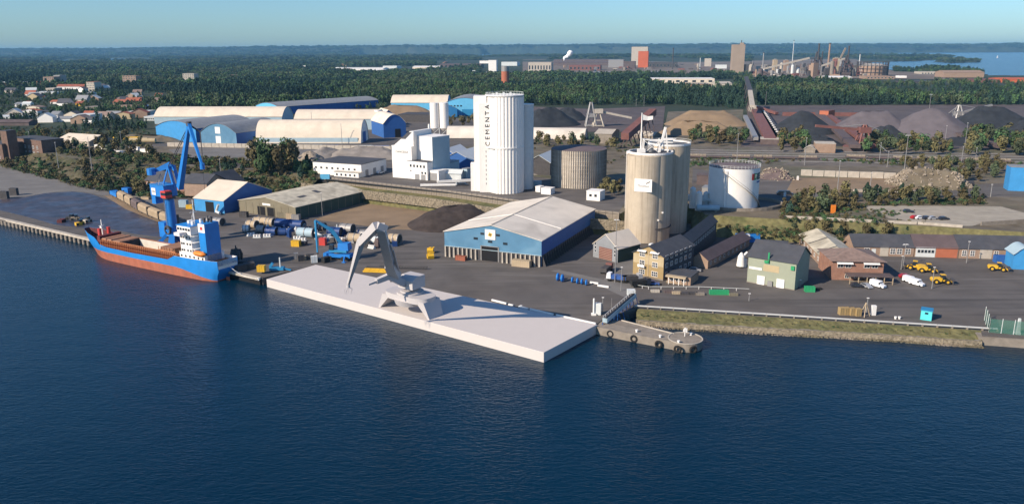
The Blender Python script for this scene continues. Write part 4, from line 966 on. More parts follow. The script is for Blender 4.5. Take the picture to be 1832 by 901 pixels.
# concrete silos
def bigsilo(name,label,c,r,toppx,wm,extra=None):
    T=thing(name,label,'silo',c); hh=zat((c[0],c[1]-r),toppx)-c[2]
    MB().cyl((0,0,0),r,hh,48).build('wall',M(wm),T,True); MB().cyl((0,0,hh),r-.3,.15,40).build('roof',M('dark_roof'),T)
    MB().ring((0,0,hh-.1),r+.12,r-.3,.8,48).build('rim',M('white'),T)
    return T,hh
p0=G(1141,433,QZ); p1=G(1180,433,QZ)
c1=(p0.x+1.5,p0.y+8.5,QZ); rr=9.2
a1=G(1165,434,QZ)
ca=(a1.x+0.0,a1.y+9.0,QZ)
T,hs=bigsilo('concrete_silo','front stained concrete silo with white sign and steel gear on top',ca,9.0,278,'silo_concrete')
MB().cyl((-2.2,-2.2,0),8.0,hs-.5,40).build('side_cell',M('silo_concrete'),T,True)
# banner, curved
v=[];N=10
for i in range(N+1):
    a=math.radians(-125+i*3.6); 
    for z in(hs-15.6,hs-10.2): v.append((9.6*math.cos(a),9.6*math.sin(a),z))
b0=math.radians(-106)
SG=MB().add([(-3.6,0,hs-14.6),(3.6,0,hs-14.6),(3.6,0,hs-9.4),(-3.6,0,hs-9.4),(-3.6,.3,hs-14.6),(3.6,.3,hs-14.6),(3.6,.3,hs-9.4),(-3.6,.3,hs-9.4)],[(0,1,2,3),(4,7,6,5),(0,4,5,1),(1,5,6,2),(2,6,7,3),(3,7,4,0)]).build('sign_board',M('white'),T,False,(-4.4,-10.0,0),math.radians(-24))
text(SG,'Thomas',1.55,(0,-.05,hs-12.2),(math.pi/2,0,0),'steel'); MB().bar((1.2,-.05,hs-11.2),(2.8,-.05,hs-10.3),.08,.3).build('swoosh',M('steel_dark'),SG)
MB().ring((0,0,5.6),9.5,9.05,.25,40).build('walkway',M('steel_dark'),T)
for a,z in((-1.9,9),(-1.6,12),(-1.3,9.5),(-2.1,6.8),(-1.1,12.5),(-1.55,7)):
    MB().box(-.3,.3,-.3,.3,-.3,.3).build('hatch',M('white'),T,False,(9.4*math.cos(a),9.4*math.sin(a),z))
tg=thing('silo_gear','white steel conveyor frame and filter standing on the front silo roof','machine',(ca[0],ca[1],QZ+hs+.15))
fr=MB()
for x in(-3.5,3.0):
    for y in(-1.5,1.5): fr.bar((x,y,0),(x+.4,y,5.5),.35)
fr.bar((-3.3,-1.5,5.4),(3.6,-1.5,4.6),.35).bar((-3.3,1.5,5.4),(3.6,1.5,4.6),.35).bar((-3.3,-1.5,5.4),(-3.3,1.5,5.4),.3).bar((-3,-1.5,0),(3,-1.5,4.5),.2).bar((3,-1.5,0),(-3,-1.5,4.8),.2).build('frame',M('white'),tg)
MB().cyl((-.3,0,.2),1.4,2.8,14).box(-2.4,-.9,-1,1,.3,2.2).build('filter_unit',M('steel'),tg,True)
MB().bar((3.4,0,0),(5.6,0,10.2),.9).bar((6.9,0,0),(5.6,0,10.2),.5).build('hoist_frame',M('white'),tg); MB().box(-5.8,-2.6,-2,-.5,0,1.6).build('cabinet',M('white'),tg)
MB().tube((-4.2,0,0),(-4.2,0,16.0),.35,.2,8).build('pole',M('white'),tg)
fl=MB().add([(-4.1,0,15.5),(-1.8,.2,14.6),(.3,-.1,14.8),(.3,-.1,13.3),(-1.8,.2,12.9),(-4.1,0,13.2)],[(0,1,4,5),(1,2,3,4)]).build('flag',M('white'),None,False,tuple(tg.location)); tag(fl,'white flag flying from the pole on the front silo','flag')
cb_=(ca[0]+10.6,ca[1]+15.5,QZ)
T,h2=bigsilo('concrete_silo','rear grey concrete silo in shade half hidden behind the front one',cb_,9.0,262,'silo_concrete')
MB().ring((0,0,h2+.9),9.2,9.1,.1,30).ring((0,0,h2+1.6),9.2,9.1,.1,30).build('railing',M('grey_white'),T)
MB().box(-3,1,-3,-1,h2+.7,h2+2.6).bar((-8,-2,h2+2),(2,-4,h2+2.4),.5).build('roof_gear',M('white'),T)
# white silo left-behind
T,r_,h_,c_=cylthing('white_silo','plain white cylindrical silo squeezed behind the left side of the concrete silo','silo',(1131,388),QZ+4,12,272,'white_silo','white',.02)
# green clad building
h=hall('green_building','pale green clad building with dark roof and two white doors','building',(1336,505),(1421,517),QZ,14,457,None,'gs','dark_roof','green_wall') if 0 else hall('green_building','pale green clad building with dark roof and two white doors','building',(1336,504),(1421,519),QZ,14,458,435,'gs','dark_roof','green_wall',plinth=(.25,'concrete'))
q=h.W
for x0,x1 in((.22,.38),(.63,.79)): h.panel('door','f',q*x0,q*x1,.05,3.0,'white',.3)
h.panel('sign_board','f',q*.03,q*.3,4.9,5.7,'white',.1); h.panel('vent_panel','f',q*.33,q*.66,4.9,7.2,'ochre_pale',.06)
MB().box(q*.42,q*.45,-.5,0,8,11.5).box(q*.35,q*.45,-.5,0,7.8,8.6).build('duct',M('green_paint'),h.e); MB().box(q*.9,q*.97,-.5,0,6.8,8.1).build('duct',M('green_paint'),h.e)
MB().cyl((q*.55,4,h.h+1.2),.4,1.2,10).build('roof_vent',M('white'),h.e); MB().box(q*.45,q*.55,-.6,-.1,0,1.8).build('cabinet',M('steel'),h.e)
h=hall('rear_annex','dark roofed annex behind the green building','building',(1352,466),(1405,470),QZ,10,440,430,'gs','dark_roof','steel_dark')
T=thing('blower','white bulbous dust blower standing left of the green building','machine',G(1325,478,QZ))
MB().cyl((0,0,.6),1.6,3.6,14,1.2).cyl((0,0,4.2),1.2,1.4,14,.3).build('tank',M('white'),T,True); MB().tube((0,0,3.5),(2.2,.5,5.6),.5,.4,10).build('pipe',M('white'),T,True); MB().cyl((1.4,.5,0),.9,3,12,.8).build('drum',M('white'),T,True)
crate('shipping_container','bright blue container with a white box on top behind the long shed','container',1337,432,QZ,-.05,9.5,2.6,3.2,'blue_paint'); crate('roof_box','white box lying on the blue container','box',1333,422,QZ+3.2,-.05,3.5,2,.6,'white',ribs=False)
# brick L building (canteen) and its long left wing
h=hall('workshop_wing','long low workshop wing with pale corrugated roof left of the hipped building','building',(1430,440),(1487,497),QZ,11,None or 3.6,5.2,'gs','old_roof','brick') if 0 else None
a=G(1487,500,QZ)
h=hall('workshop_wing','low workshop wing with pale sloping roofs running back from the hipped building','shed',(1430,436),(1484,494),QZ,13,3.8,6.4,'gs','old_roof','brick_tan')
for i in range(8): h.win('f',3+i*h.W/8.6,1.3,1.4,1.3,2,1)
for k in(.33,.62): MB().add([(h.W*k,-.4,h.h+.35),(h.W*k+.5,-.4,h.h+.35),(h.W*k+.5,h.D/2,h.t+.4),(h.W*k,h.D/2,h.t+.4)],[(0,1,2,3)]).build('roof_step',M('dark_roof'),h.e)
h=hall('hip_roof_building','brick canteen with brown hipped roof, white awnings and timber porch','building',(1487,500),(1578,502),QZ,16,466,443,'hip','tile_roof','brick',ov=.9)
q=h.W
for x in(.23,.75):
    MB().add([(q*x-2.7,-.03,h.h-.2),(q*x+2.7,-.03,h.h-.2),(q*x+2.7,-1.2,h.h-.9),(q*x-2.7,-1.2,h.h-.9)],[(0,1,2,3)]).build('awning',M('white'),h.e)
    for k in(-1,1): h.win('f',q*x+k*1.3,h.h-2.3,1.8,1.3,2,1)
MB().box(q*.24,q*1.12,-5,-.3,2.6,2.85).build('porch_roof',M('steel_brown'),h.e)
for i in range(6): MB().box(q*.27+i*q*.165,q*.27+i*q*.165+.25,-4.8,-4.55,0,2.6).build('porch_post',M('tan'),h.e)
MB().box(q*.27,q*1.1,-4.75,-4.65,.9,1.05).build('porch_rail',M('tan'),h.e)
for i in range(4): h.win('f',q*.3+i*q*.19,.8,1.2,1.2,2,1)
# row of brick workshops
for k,(x0,y0,x1,y1,rm,lab) in enumerate(((1526,457,1634,459,'dark_roof','left part of the brick workshop row with dark roof behind the loaders'),(1635.5,459,1713,461.5,'purple_roof','middle part of the workshop row with white and orange red fronts'),(1714.5,461.5,1832,464,'dark_roof','right part of the workshop row with blue shed in front'))):
    if k==2: x1,y1=1900,466.5
    h=hall('workshop',lab,'building',(x0,y0),(x1,y1),QZ,13,(441,442.5,444.5)[k],(419,420,422)[k],'gs',rm,'brick_tan','joined workshops along the yard',ov=.25)
    q=h.W
    if k==0:
        h.panel('door','f',q*.44,q*.58,.05,3.8,'concrete_pale',.08)
        for x in(.22,.65,.76,.9): h.win('f',q*x,1.0,1.7,2.0,2,3)
        h.panel('door','f',q*.3,q*.37,.05,2.8,'grey_white',.08)
    if k==1:
        h.panel('door','f',q*.02,q*.47,.05,3.9,'grey_white',.1); h.panel('front_panel','f',q*.49,q*.98,.05,3.9,'orange_wall',.1)
        for i in range(5): h.win('f',q*(.09+i*.08),1.8,.8,1.0,1,1,'steel','glass',.12)
    if k==2:
        h.panel('door','f',q*.2,q*.32,.05,3.6,'concrete_pale',.08)
        for x in(.05,.13,.36): h.win('f',q*x,1.0,1.4,2.0,2,3)
    MB().box(-.08,.08,-.4,h.D+.4,h.h,h.h+.01).build('joint',M('steel'),h.e)
h=hall('arched_shed','blue arched shed at the right edge of the yard','shed',(1811,481),(1850,483),QZ,8,455,443,'af','pale_blue','blue_wall')
crate('shipping_container','dark blue container beside the arched shed','container',1794,469,QZ,-.1,6,2.5,2.6,'navy_wall')
# teal kiosk
h=hall('kiosk','small turquoise kiosk on the quay near the right end','kiosk',(1646,571),(1666,574),QZ,2.8,554.5,None,'flat','teal_paint','turquoise')
h.win('f',h.W*.5,1.9,.8,.5,1,1,'teal_paint'); h.panel('door','r',.8,1.8,.05,2.1,'teal_paint',.05)
# blue shed left and olive shed
h=hall('blue_shed','blue shed with large cream roof standing left of the olive green shed','shed',(348,380),(411,386),QZ,(500,333),360,325,'gf','cream_roof_y','blue_wall') if 0 else None
A=G(349,378,QZ);B=G(411,385,QZ)
h=hall('blue_shed','blue shed with large cream roof standing left of the olive shed','shed',(349,376),(411,386),QZ,40,362,None,'gf','cream_roof_y','blue_wall') if 0 else hall('blue_shed','blue shed with large cream roof standing left of the olive shed','shed',(349,376),(402,382),QZ,(518,343),354,323.5,'gs','cream_roof','blue_wall',frontm=None,ov=.4)
MB().yz([(.1,.1),(h.D-.1,.1),(h.D-.1,h.h),(h.D/2,h.t-.1),(.1,h.h)],h.W,h.W+.06).build('gable_cladding',M('navy_wall'),h.e)
h.panel('doorway','f',h.W*.38,h.W*.66,.05,5.2,'dark_opening',.06)
MB().tube((h.W*.8,-1.5,1),(h.W*.95,-2.5,4.8),.6,.6,10).tube((h.W*.8,-1.5,1),(h.W*1.05,-4,1),.6,.6,10).build('duct',M('grey_white'),h.e,True)
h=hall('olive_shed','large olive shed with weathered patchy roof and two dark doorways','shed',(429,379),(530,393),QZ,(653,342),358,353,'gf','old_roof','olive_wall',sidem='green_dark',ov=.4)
q=h.W
h.panel('doorway','f',q*.335,q*.47,.05,h.h*.72,'dark_opening',.08); h.panel('doorway','f',q*.51,q*.64,.05,h.h*.72,'dark_opening',.08)
h.panel('sign_board','f',q*.43,q*.57,h.h*.86,h.h*1.02,'white',.1)
for i in range(9): h.panel('wall_rib','r',3+i*h.D/9.5,3.2+i*h.D/9.5,.1,h.h-.3,'olive_wall',.12)
for i in range(8): h.panel('wall_rib','f',q*i/8+.05,q*i/8+.2,.1,h.h-.1,'olive_wall',.1)
sl=(h.t-h.h)/(q/2)
for (fx,fy,w_,d_) in((.30,.45,4,3),(.62,.52,5,3),(.7,.25,3,5)):
    z=lambda x:h.h+.27+sl*(q/2-abs(x-q/2)); x0=q*fx; x1=x0+w_*.8; y0=h.D*fy
    MB().add([(x0,y0,z(x0)),(x1,y0,z(x1)),(x1,y0+d_,z(x1)),(x0,y0+d_,z(x0))],[(0,1,2,3)]).build('roof_patch',M('dark_roof'),h.e)
# heaps on quay
heap('coal_heap','dark brown heap of coal on the quay behind the blue storage hall','',0,0,0) if 0 else heap('coal_heap','dark brown heap of coal in front of the embankment, left of the storage hall',(790,402),(838,398),16,365,'coal_brown',QZ)
# red brick industrial building at left
h=hall('brick_house','long red brick house with black roof among the trees behind the crane','building',(262,336),(330,347),QZ+1.5,14,322,309,'gs','dark_roof','brick')
for i in range(9): h.win('f',2+i*h.W/9.5,2.0,1.3,1.4,2,1)
h=hall('brick_house','dark gabled brick house right of the long one behind the crane','building',(331,350),(372,352),QZ+1.5,16,327,311,'gs','dark_roof','brick_tan')
h=hall('brick_house','dark house with steep black gable next to the open yard left of the tall trees','building',(366,338),(404,342),QZ+2,14,326,309,'gf','dark_roof','steel_brown')
T=hall('brick_tower','tall square dark brick tower at the left edge','tower',(9,290),(20,291),QZ+1,7,234,None,'flat','dark_roof','brick_dark')
h=hall('brick_factory','dark brick factory with flat roof beside the square tower','building',(24,276),(78,283),QZ+4,16,246,None,'flat','dark_roof','brick_dark')
for z in(2,6):
    for i in range(7): h.win('f',2+i*h.W/7.5,z,1.8,2.0,2,2)
h=hall('brick_factory','brick wing left of the square tower at the picture edge','building',(-40,286),(8,289),QZ+2,16,256,None,'flat','dark_roof','brick_dark')
for z in(2,6,9): 
    for i in range(6): h.win('f',2+i*h.W/6.5,z,1.8,1.8,2,2)
# ---------------- wagon train ----------------
wp=[(199,351),(213,358),(226,365),(238,372),(250,380),(268,388.5),(288,397),(311,405)]
wn=['blue flat wagon at the far left end','first brown tarp covered wagon after the blue one','second brown tarp covered wagon','purple grey wagon in the middle','brown wagon right after the purple grey one','long brown wagon third from the right','long brown wagon second from the right','last brown wagon beside the crane foot']
for k in range(7):
    a=G(*wp[k],QZ); b=G(*wp[k+1],QZ); d=b-a; LL=d.length-1.2; p=(a+b)/2+Vector((.5,1.2,0))
    T=thing('rail_wagon',wn[k]+' of the train on the quay','rail wagon',p,math.atan2(d.y,d.x),'covered wagons of the quay train')
    m='blue_paint' if k==0 else 'steel_brown' if k==3 else 'tarp'
    if k==0: MB().box(-LL/2,LL/2,-1.4,1.4,1.1,2.6).build('body',M(m),T)
    else: MB().yz([(-1.5,1.1),(1.5,1.1),(1.55,3.0),(1.1,3.8),(0,4.1),(-1.1,3.8),(-1.55,3.0)],-LL/2,LL/2).build('cover',M(m),T)
    for s in(-1,1): MB().box(s*LL/2-.1,s*LL/2+.1,-1.6,1.6,1.0,4.0 if k else 2.9).build('end_wall',M('steel_dark'),T)
    MB().box(-LL/2,LL/2,-1.3,1.3,.75,1.1).build('frame',M('steel_dark'),T); T.scale=(1,1.25,1.25)
    wm=MB().cyl((0,0,-.1),.45,.2,12).rot(Matrix.Rotation(math.pi/2,3,'X')).mesh('wheel',M('steel_dark'))
    for x in(-.36,.36):
        for s in(-1,1): obj('wheel',wm,T,(x*LL,s*.8,.45))
# ---------------- steel drums and rolls in the yard ----------------
dr=[(441,415,'grey_white',1.9,3,.3,'white rimmed open drum at the left end of the pile of steel drums'),(452,408,'tan',2.2,5,-.2,'beige open drum behind the left end of the drum pile'),(468,402,'tan',2.2,7,-.15,'long beige drum in the back row in front of the olive shed'),(468,416,'steel',2.0,3.5,-.1,'pale ringed drum in the front row left of the blue ones'),(487,420,'navy_drum',2.1,5,-.1,'dark navy drum in the front row'),(485,405,'tan',2.4,4,-.2,'beige drum with dark mouth next to the blue pipe'),(520,409,'navy_drum',2.6,14,-.15,'long dark blue pipe section in the middle of the pile'),(512,421,'navy_drum',2.0,6,.2,'short navy drum in front of the long blue pipe'),(548,424,'pale_blue',2.5,8,-.1,'light blue ringed drum behind the mobile crane boom'),(575,412,'steel_brown',2.2,4,-.2,'brown drum behind the mobile crane boom'),(600,422,'navy_drum',2.4,6,-.1,'dark blue drum behind the mobile crane body'),(622,417,'steel',2.6,6,-.2,'grey ringed drum right of the mobile crane'),(636,433,'tan',2.3,6,-.1,'brown beige drum right of the mobile crane'),(655,425,'steel',2.0,5,-.3,'grey drum partly behind the slab crane jib'),(675,438,'grey_white',2.2,4,-.2,'pale drum between the arms of the slab crane'),(706,436,'tan',2.6,5,-.2,'rightmost beige drum with dark mouth'),(376,402,'steel_dark',2.4,1.2,0,'black upright ring drum right of the harbour crane'),(392,403,'steel',2.2,5,-.3,'grey drum behind the ship bridge')]
for (x,y,m,r,LL,a,lab) in dr:
    p=G(x,y,QZ); r*=.82; T=thing('steel_drum',lab,'drum',(p.x,p.y,QZ+r),a-.2,'steel drums stacked in the yard')
    o=MB(); n=20
    o.ring((-LL/2,0,0),r,r*.9,LL,n,'x').build('shell',M(m),T,True)
    for k in range(3): MB().ring((-LL/2+k*(LL-.3)/2,0,0),r*1.08,r*.86,.3,n,'x').build('hoop',M('steel' if m!='navy_drum' else 'navy_drum'),T,True)
    MB().ring((-LL/2+.5,0,0),r*.88,.02,LL-1.0,n,'x').build('bore_plug',M('steel_dark'),T)  # dark plug filling the bore, stands for the unlit inside
for k,(x,y) in enumerate(((449,422),(460,425),(478,424),(497,412),(532,428),(541,431),(586,425),(612,430),(630,425),(612,438),(655,440),(665,444))):
    p=G(x,y,QZ); T=thing('steel_fork',['white forked casting in front of the left drums','white forked casting second from the left','white forked casting below the beige drums','white forked casting beside the blue pipe','pale blue casting left of the ringed drum','low pale casting in front of the ringed drum','white casting behind the crane boom','white casting under the crane boom','white casting next to the grey drum','white casting right of the crane body','white casting in front of the beige drum','white casting near the slab crane arms'][k],'casting',p,random.uniform(-.6,.6),'white castings among the drums'); 
    MB().box(-1.6,1.6,-.8,.8,0,.5).build('base',M('grey_white'),T)
    for s in(-1,0,1): MB().cyl((s*1.15,0,.5),.42,.9,10,.5).build('lug',M('white'),T,True)
# ---------------- mobile harbour crane ----------------
mc=G(606,463,QZ); MCn=thing('mobile_crane','blue wheeled harbour crane with folded boom working behind the platform','crane',mc,-.25); by=M('blue_paint'); tl=M('teal_paint')
MB().box(-5.5,5.5,-1.8,1.8,1.0,2.4).build('chassis',by,MCn)
wm=MB().cyl((0,0,-.3),.75,.6,14).rot(Matrix.Rotation(math.pi/2,3,'X')).mesh('wheel',M('rubber'),True)
for x in(-4.4,-2.6,2.6,4.4):
    for y in(-1.9,1.9): obj('wheel',wm,MCn,(x,y,.75))
for x in(-3.4,3.4):
    for s in(-1,1): MB().bar((x,s*1.5,1.6),(x*1.25,s*4.2,1.2),.5).bar((x*1.25,s*4.2,1.3),(x*1.25,s*4.2,0),.4).box(x*1.25-.7,x*1.25+.7,s*4.2-.7,s*4.2+.7,0,.2).build('outrigger',by,MCn)
MB().cyl((0,0,2.4),1.7,.6,20).build('slew_ring',M('steel_dark'),MCn); MB().box(-3.2,4.2,-1.7,1.7,3.0,3.9).build('platform',tl,MCn)
MB().tbox((.6,5.0,-1.7,1.7),(.8,4.8,-1.6,1.6),3.9,6.6).build('engine_house',by,MCn); MB().tbox((-3.0,-1.2,-1.9,-.5),(-2.8,-1.3,-1.8,-.6),3.9,5.9).build('operator_cab',M('glass'),MCn)
Ym=mc.y
def X2(px,py,dy): return lc(MCn,RY(px,py,Ym+dy))
q0=X2(617,444,0);q1=X2(594,412,-1);q2=X2(564,394,-3);q3=X2(568,451,-3)
MB().bar(q0,q1,1.2,1.3,1.3,1.4).build('lower_boom',tl,MCn); MB().bar(q1,q2,1.3,1.4,.6,.7).build('upper_boom',tl,MCn); MB().bar(q2,q3,.7,.8,.45,.5).build('stick',tl,MCn)
MB().tube(X2(607,446,0),X2(600,425,-.8),.22).build('luffing_ram',M('steel'),MCn)
MB().cyl(tuple(q3-Vector((0,0,.8))),.35,.8,8).build('grab_head',M('steel_dark'),MCn)
# assorted equipment on the quay
crate('hopper','yellow hopper box on legs near the ship stern','hopper',468,485,QZ+.8,0,2.6,2.2,2.2,'yellow_paint')
T=thing('boat_winch','light blue tug winch frame with pole on the quay corner','winch',G(497,483,QZ)); MB().box(-2.8,2.4,-1.2,1.2,.2,1.2).bar((-2.8,0,1.2),(-1.6,0,2.8),.9).bar((2.2,-.5,.8),(5,-.5,.2),.5).build('body',M('teal_paint'),T); MB().tube((1,0,1),(1,0,4.8),.25).build('pole',M('grey_white'),T)
crate('skip_loader','yellow dozer body parked in front of the drums','dozer',530,440,QZ,-.2,3.4,2.2,2.4,'yellow_paint'); crate('dozer_engine','black engine unit behind the yellow dozer body','engine',541,438,QZ,-.2,3.6,2.2,1.5,'steel_dark')
crate('red_cabin','small red cabin beneath the mobile crane boom','cabin',578,438,QZ,-.2,2.6,2,3,'red_paint',ribs=False)
for k,(x,y) in enumerate(((436,476),(446,480),(430,484))): crate('grab_bucket',['black grab bucket behind the ship stern','black grab bucket nearest the yellow hopper','black grab bucket closest to the ship'][k],'grab',x,y,QZ,.5*k,3.6,3,2.2,'steel_dark','black grabs by the ship stern')
MB_=thing('grab','large black clamshell grab standing upright behind the ship stern','grab',G(424,468,QZ)); 
for s in(-1,1): MB().yz([(s*.2,5.0),(s*2.2,2.6),(s*1.2,.2)] if s>0 else [(s*1.2,.2),(s*2.2,2.6),(s*.2,5.0)],-1.8,1.8).build('jaw',M('steel_dark'),MB_)
MB().bar((0,-1,5),(0,1,5),.6).tube((0,0,5),(0,0,6.4),.25).build('head',M('steel_dark'),MB_)
for k in range(9):
    x=532+k*6.2+random.uniform(-2,2); y=463+k*.9+random.uniform(-3,3)
    crate('machine_part','%s machine part in the cluttered row behind the platform corner'%['leftmost grey','second dark','tan','low black','third dark','white capped','small black','grey boxy','rightmost dark'][k],'machine part',x,y,QZ,random.uniform(0,1),random.uniform(1.5,3),random.uniform(1,2),random.uniform(1,2.6),['steel','steel_dark','tan','rubber','steel_dark','grey_white','steel_dark','steel','rubber'][k],'machine parts behind the platform')
T=thing('spreader_frame','yellow lifting beams stacked on the asphalt behind the slab crane','lifting beam',G(672,487,QZ),-.15)
for k in range(3):
    b=MB(); 
    for s in(-1,1): b.bar((-4.6,s*.5+k*1.5,.4+k*.3),(4.6,s*.5+k*1.5,.4+k*.3),.3,.5)
    for i in range(6): b.bar((-4.3+i*1.72,-.5+k*1.5,.4+k*.3),(-4.3+i*1.72,.5+k*1.5,.4+k*.3),.25,.4)
    b.build('beam',M('yellow_paint' if k<2 else 'steel_dark'),T)
T=thing('truss_boom','long dark lattice boom lying on the asphalt behind the slab crane','boom',G(722,481,QZ),-.1)
b=MB()
for s in(-.4,.4):
    for z in(.3,1.0): b.bar((-9,s,z),(9,s,z),.14)
for i in range(18): b.bar((-9+i,-.4,.3),(-8+i,-.4,1.0),.1).bar((-9+i,.4,.3),(-8+i,.4,1.0),.1)
b.build('lattice',M('steel_dark'),T)
h=hall('bollard_base','',"",(0,0),(1,1),0,1,1,1,'flat','white','white') if 0 else None
bollard(932,550,QZ,'white mooring bollard with black base behind the platform')
bollard(463,501,QZ,'white bollard at the quay corner by the ship rope')
# far-left quay machines
for k,(x,y,m,lab,s_) in enumerate(((127,392,'steel_dark','black tracked machine on the far left quay','a'),(135,393,'tan','beige excavator body on the far left quay','b'),(143,402,'yellow_paint','tan yellow dumper near the ship bow','c'),(156,397,'concrete_pale','pale tipper box near the ship bow','d'),(110,397,'dark_red','flat dark red box on the far left quay','e'))):
    T=crate('quay_machine',lab,'machine',x,y,QZ,.4*k,3.6,2.2,1.3,m)
    wmm=MB().cyl((0,0,-.2),.5,.4,12).rot(Matrix.Rotation(math.pi/2,3,'X')).mesh('wheel',M('rubber'))
    if k<4: MB().box(-.2,1.2,-.8,.8,1.3,2.5).build('cab',M('glass'),T)
    for sx in(-1,1):
        for sy in(-1,1): obj('wheel',wmm,T,(sx*1.2,sy*1.15,.5))
crate('steel_plate_stack','nearer of the two dark boxes on the pale apron at far left','box',9,355,QZ,-.1,4,2,4,'steel_dark'); crate('steel_plate_stack','farther of the two dark boxes on the pale apron at far left','box',26,349,QZ,-.1,4,2,4,'steel_dark')
crate('blue_skip','small bright blue box with white top behind the train','skip',228,350,QZ,-.3,4,3,4.5,'blue_paint'); crate('pallet_stack','dark flat load lying between train and rocks','load',243,349,QZ,-.3,6,3,1.3,'steel_dark'); crate('pallet_stack','tan load between the train and rocks further right','load',262,356,QZ,-.3,5,2.5,1.3,'tan')
crate('tank_box','pale container left of the blue shed','container',329,370,QZ,-.1,4,2.5,3.6,'pale_blue'); crate('tank_box','yellow skip left of the blue shed','skip',340,373,QZ,-.1,3.2,2.2,2,'yellow_paint')
for k,(x,y) in enumerate(((520,391),(530,393),(437,388),(505,389))): crate('scrap_box',['tan box right of the olive shed doors','dark framed box at the corner of the olive shed','small dark truck left of the olive shed','tan drum box in front of the olive shed'][k],'box',x,y,QZ,-.2,3.6,2.2,2.6,['tan','steel','steel_dark','olive_wall'][k])
# conveyor at the jetty root
p=G(1104,567,QZ); T=thing('ship_loader','inclined blue grey steel conveyor at the root of the jetty','conveyor')
a=G(1082,573,QZ+1); b=G(1134,545,QZ)+Vector((0,0,3.2))
MB().bar(a,b,1.5,1.3).build('gallery',M('pale_blue'),T); MB().bar(a+Vector((0,.1,.9)),b+Vector((0,.1,.9)),1.1,.3).build('belt',M('steel_dark'),T)
b_=MB()
for i in range(9):
    t=i/8; q=lerp(a,b,t); b_.bar(q+Vector((-.7,-.4,-.5)),(q.x-.7,q.y-.4,.6),.2).bar(q+Vector((.7,.6,-.5)),(q.x+1.6,q.y+.6,.6),.2)
    if i<8: q2=lerp(a,b,t+.125); b_.bar((q.x-.7,q.y-.45,q.z-.6),(q2.x-.7,q2.y-.45,QZ-1),.14)
b_.build('trestle',M('navy_wall'),T)
b_=MB()
for i in range(14):
    q=lerp(a,b,i/13)+Vector((-.6,-.9,.6)); b_.bar(q,q+Vector((0,0,1.1)),.07)
b_.bar(a+Vector((-.6,-.9,1.7)),b+Vector((-.6,-.9,1.7)),.08).build('railing',M('white'),T)
MB().box(-1.2,1.2,-1,1,0,1.8).build('drive_house',M('grey_white'),T,False,b+Vector((-1,0,0)))
crate('cabinet','pale tall control cabinet at the jetty root','cabinet',1070,562,QZ,-.3,1.8,1.2,3.6,'grey_white',ribs=False)
T=thing('post','white thick post left of the control cabinet','post',G(1062,563,QZ)); MB().tube((0,0,0),(0,0,5.2),.28,.28,8).box(-.7,.7,-.7,.7,0,.5).build('pole',M('white'),T)
mast('lamp_post','slim lamp post behind the control cabinet','lamp post',(1078,560),QZ,532,1)
mast('lamp_post','thin pole at the head of the conveyor','lamp post',(1094,552),QZ,533,0,r=.1)
# shore pipeline
pl=thing('pipeline','long pale pipe running along the grassy shore bank','pipeline'); A=G(1136,546.5,QZ+.7); B=G(1785,588,QZ+.7)
n=26
for i in range(n): MB().tube(lerp(A,B,i/n),lerp(A,B,(i+.985)/n),.3,.3,10).build('pipe',M('pipe_grey'),pl,True)
sp_=MB().box(-.15,.15,-.4,.4,-.8,-.2).mesh('support',M('concrete'))
for i in range(n+1): obj('support',sp_,pl,lerp(A,B,i/n))
# east concrete quay and green fence
eq=MB(); a=G(1755,603,2.2); b=G(1960,618,2.2)
MB().bar(a+Vector((0,2,-1.2)),b+Vector((0,2,-1.2)),4,2.6).build('concrete_quay',M('concrete')); tag(bpy.data.objects['concrete_quay'],kind='structure')
fn=thing('mesh_fence','green mesh fence at the right end of the shore','fence')
pts=[G(1761,573,QZ),G(1769,594,2.5),G(1835,600,2.5),G(1880,604,2.5)]
fm_=bpy.data.materials.new('green_mesh'); fm_.use_nodes=True; b0=fm_.node_tree.nodes['Principled BSDF']; b0.inputs['Base Color'].default_value=(.08,.25,.18,1); b0.inputs['Alpha'].default_value=.45; MC['green_mesh']=fm_
for i in range(3):
    a,b=pts[i],pts[i+1]; MB().add([a,b,b+Vector((0,0,4)),a+Vector((0,0,4))],[(0,1,2,3)]).build('mesh_panel',fm_,fn); n=max(2,int((b-a).length/3))
    for k in range(n+1): q=lerp(a,b,k/n); MB().tube(q,q+Vector((0,0,4.3)),.09).build('post',M('grey_white'),fn)
T=thing('buoy_marker','white slatted beacon post behind the green fence','beacon',G(1820,597,QZ)); MB().tbox((-.5,.5,-.5,.5),(-.25,.25,-.25,.25),0,4.6).build('body',M('grey_white'),T); MB().box(-.6,.6,-.6,.6,0,.6).build('base',M('grey_white'),T)
for k,(x,y) in enumerate(((1505,562),(1514,562),(1524,563),(1534,564))): crate('timber_crib',['leftmost','second','third','rightmost'][k]+' of the yellow brown cribs beside the shore pipe','crib',x,y,QZ,.1,1.4,1.6,2.2,'ochre_wall','yellow cribs by the pipe')
T=thing('tripod','wooden tripod stand right of the yellow cribs','tripod',G(1547,565,QZ))
for a in(0,2.1,4.2): MB().bar((1.5*math.cos(a),1.5*math.sin(a),0),(0,0,4.2),.22).build('leg',M('tan'),T)
crate('pump','small white pump box on a dark base right of the tripod','pump',1562,563,QZ,0,1.2,1,3,'white',ribs=False)
for k,(x,y) in enumerate(((1602,570),(1609,570))): bollard(x,y,QZ,['left','right'][k]+' one of two white bollards left of the turquoise kiosk')
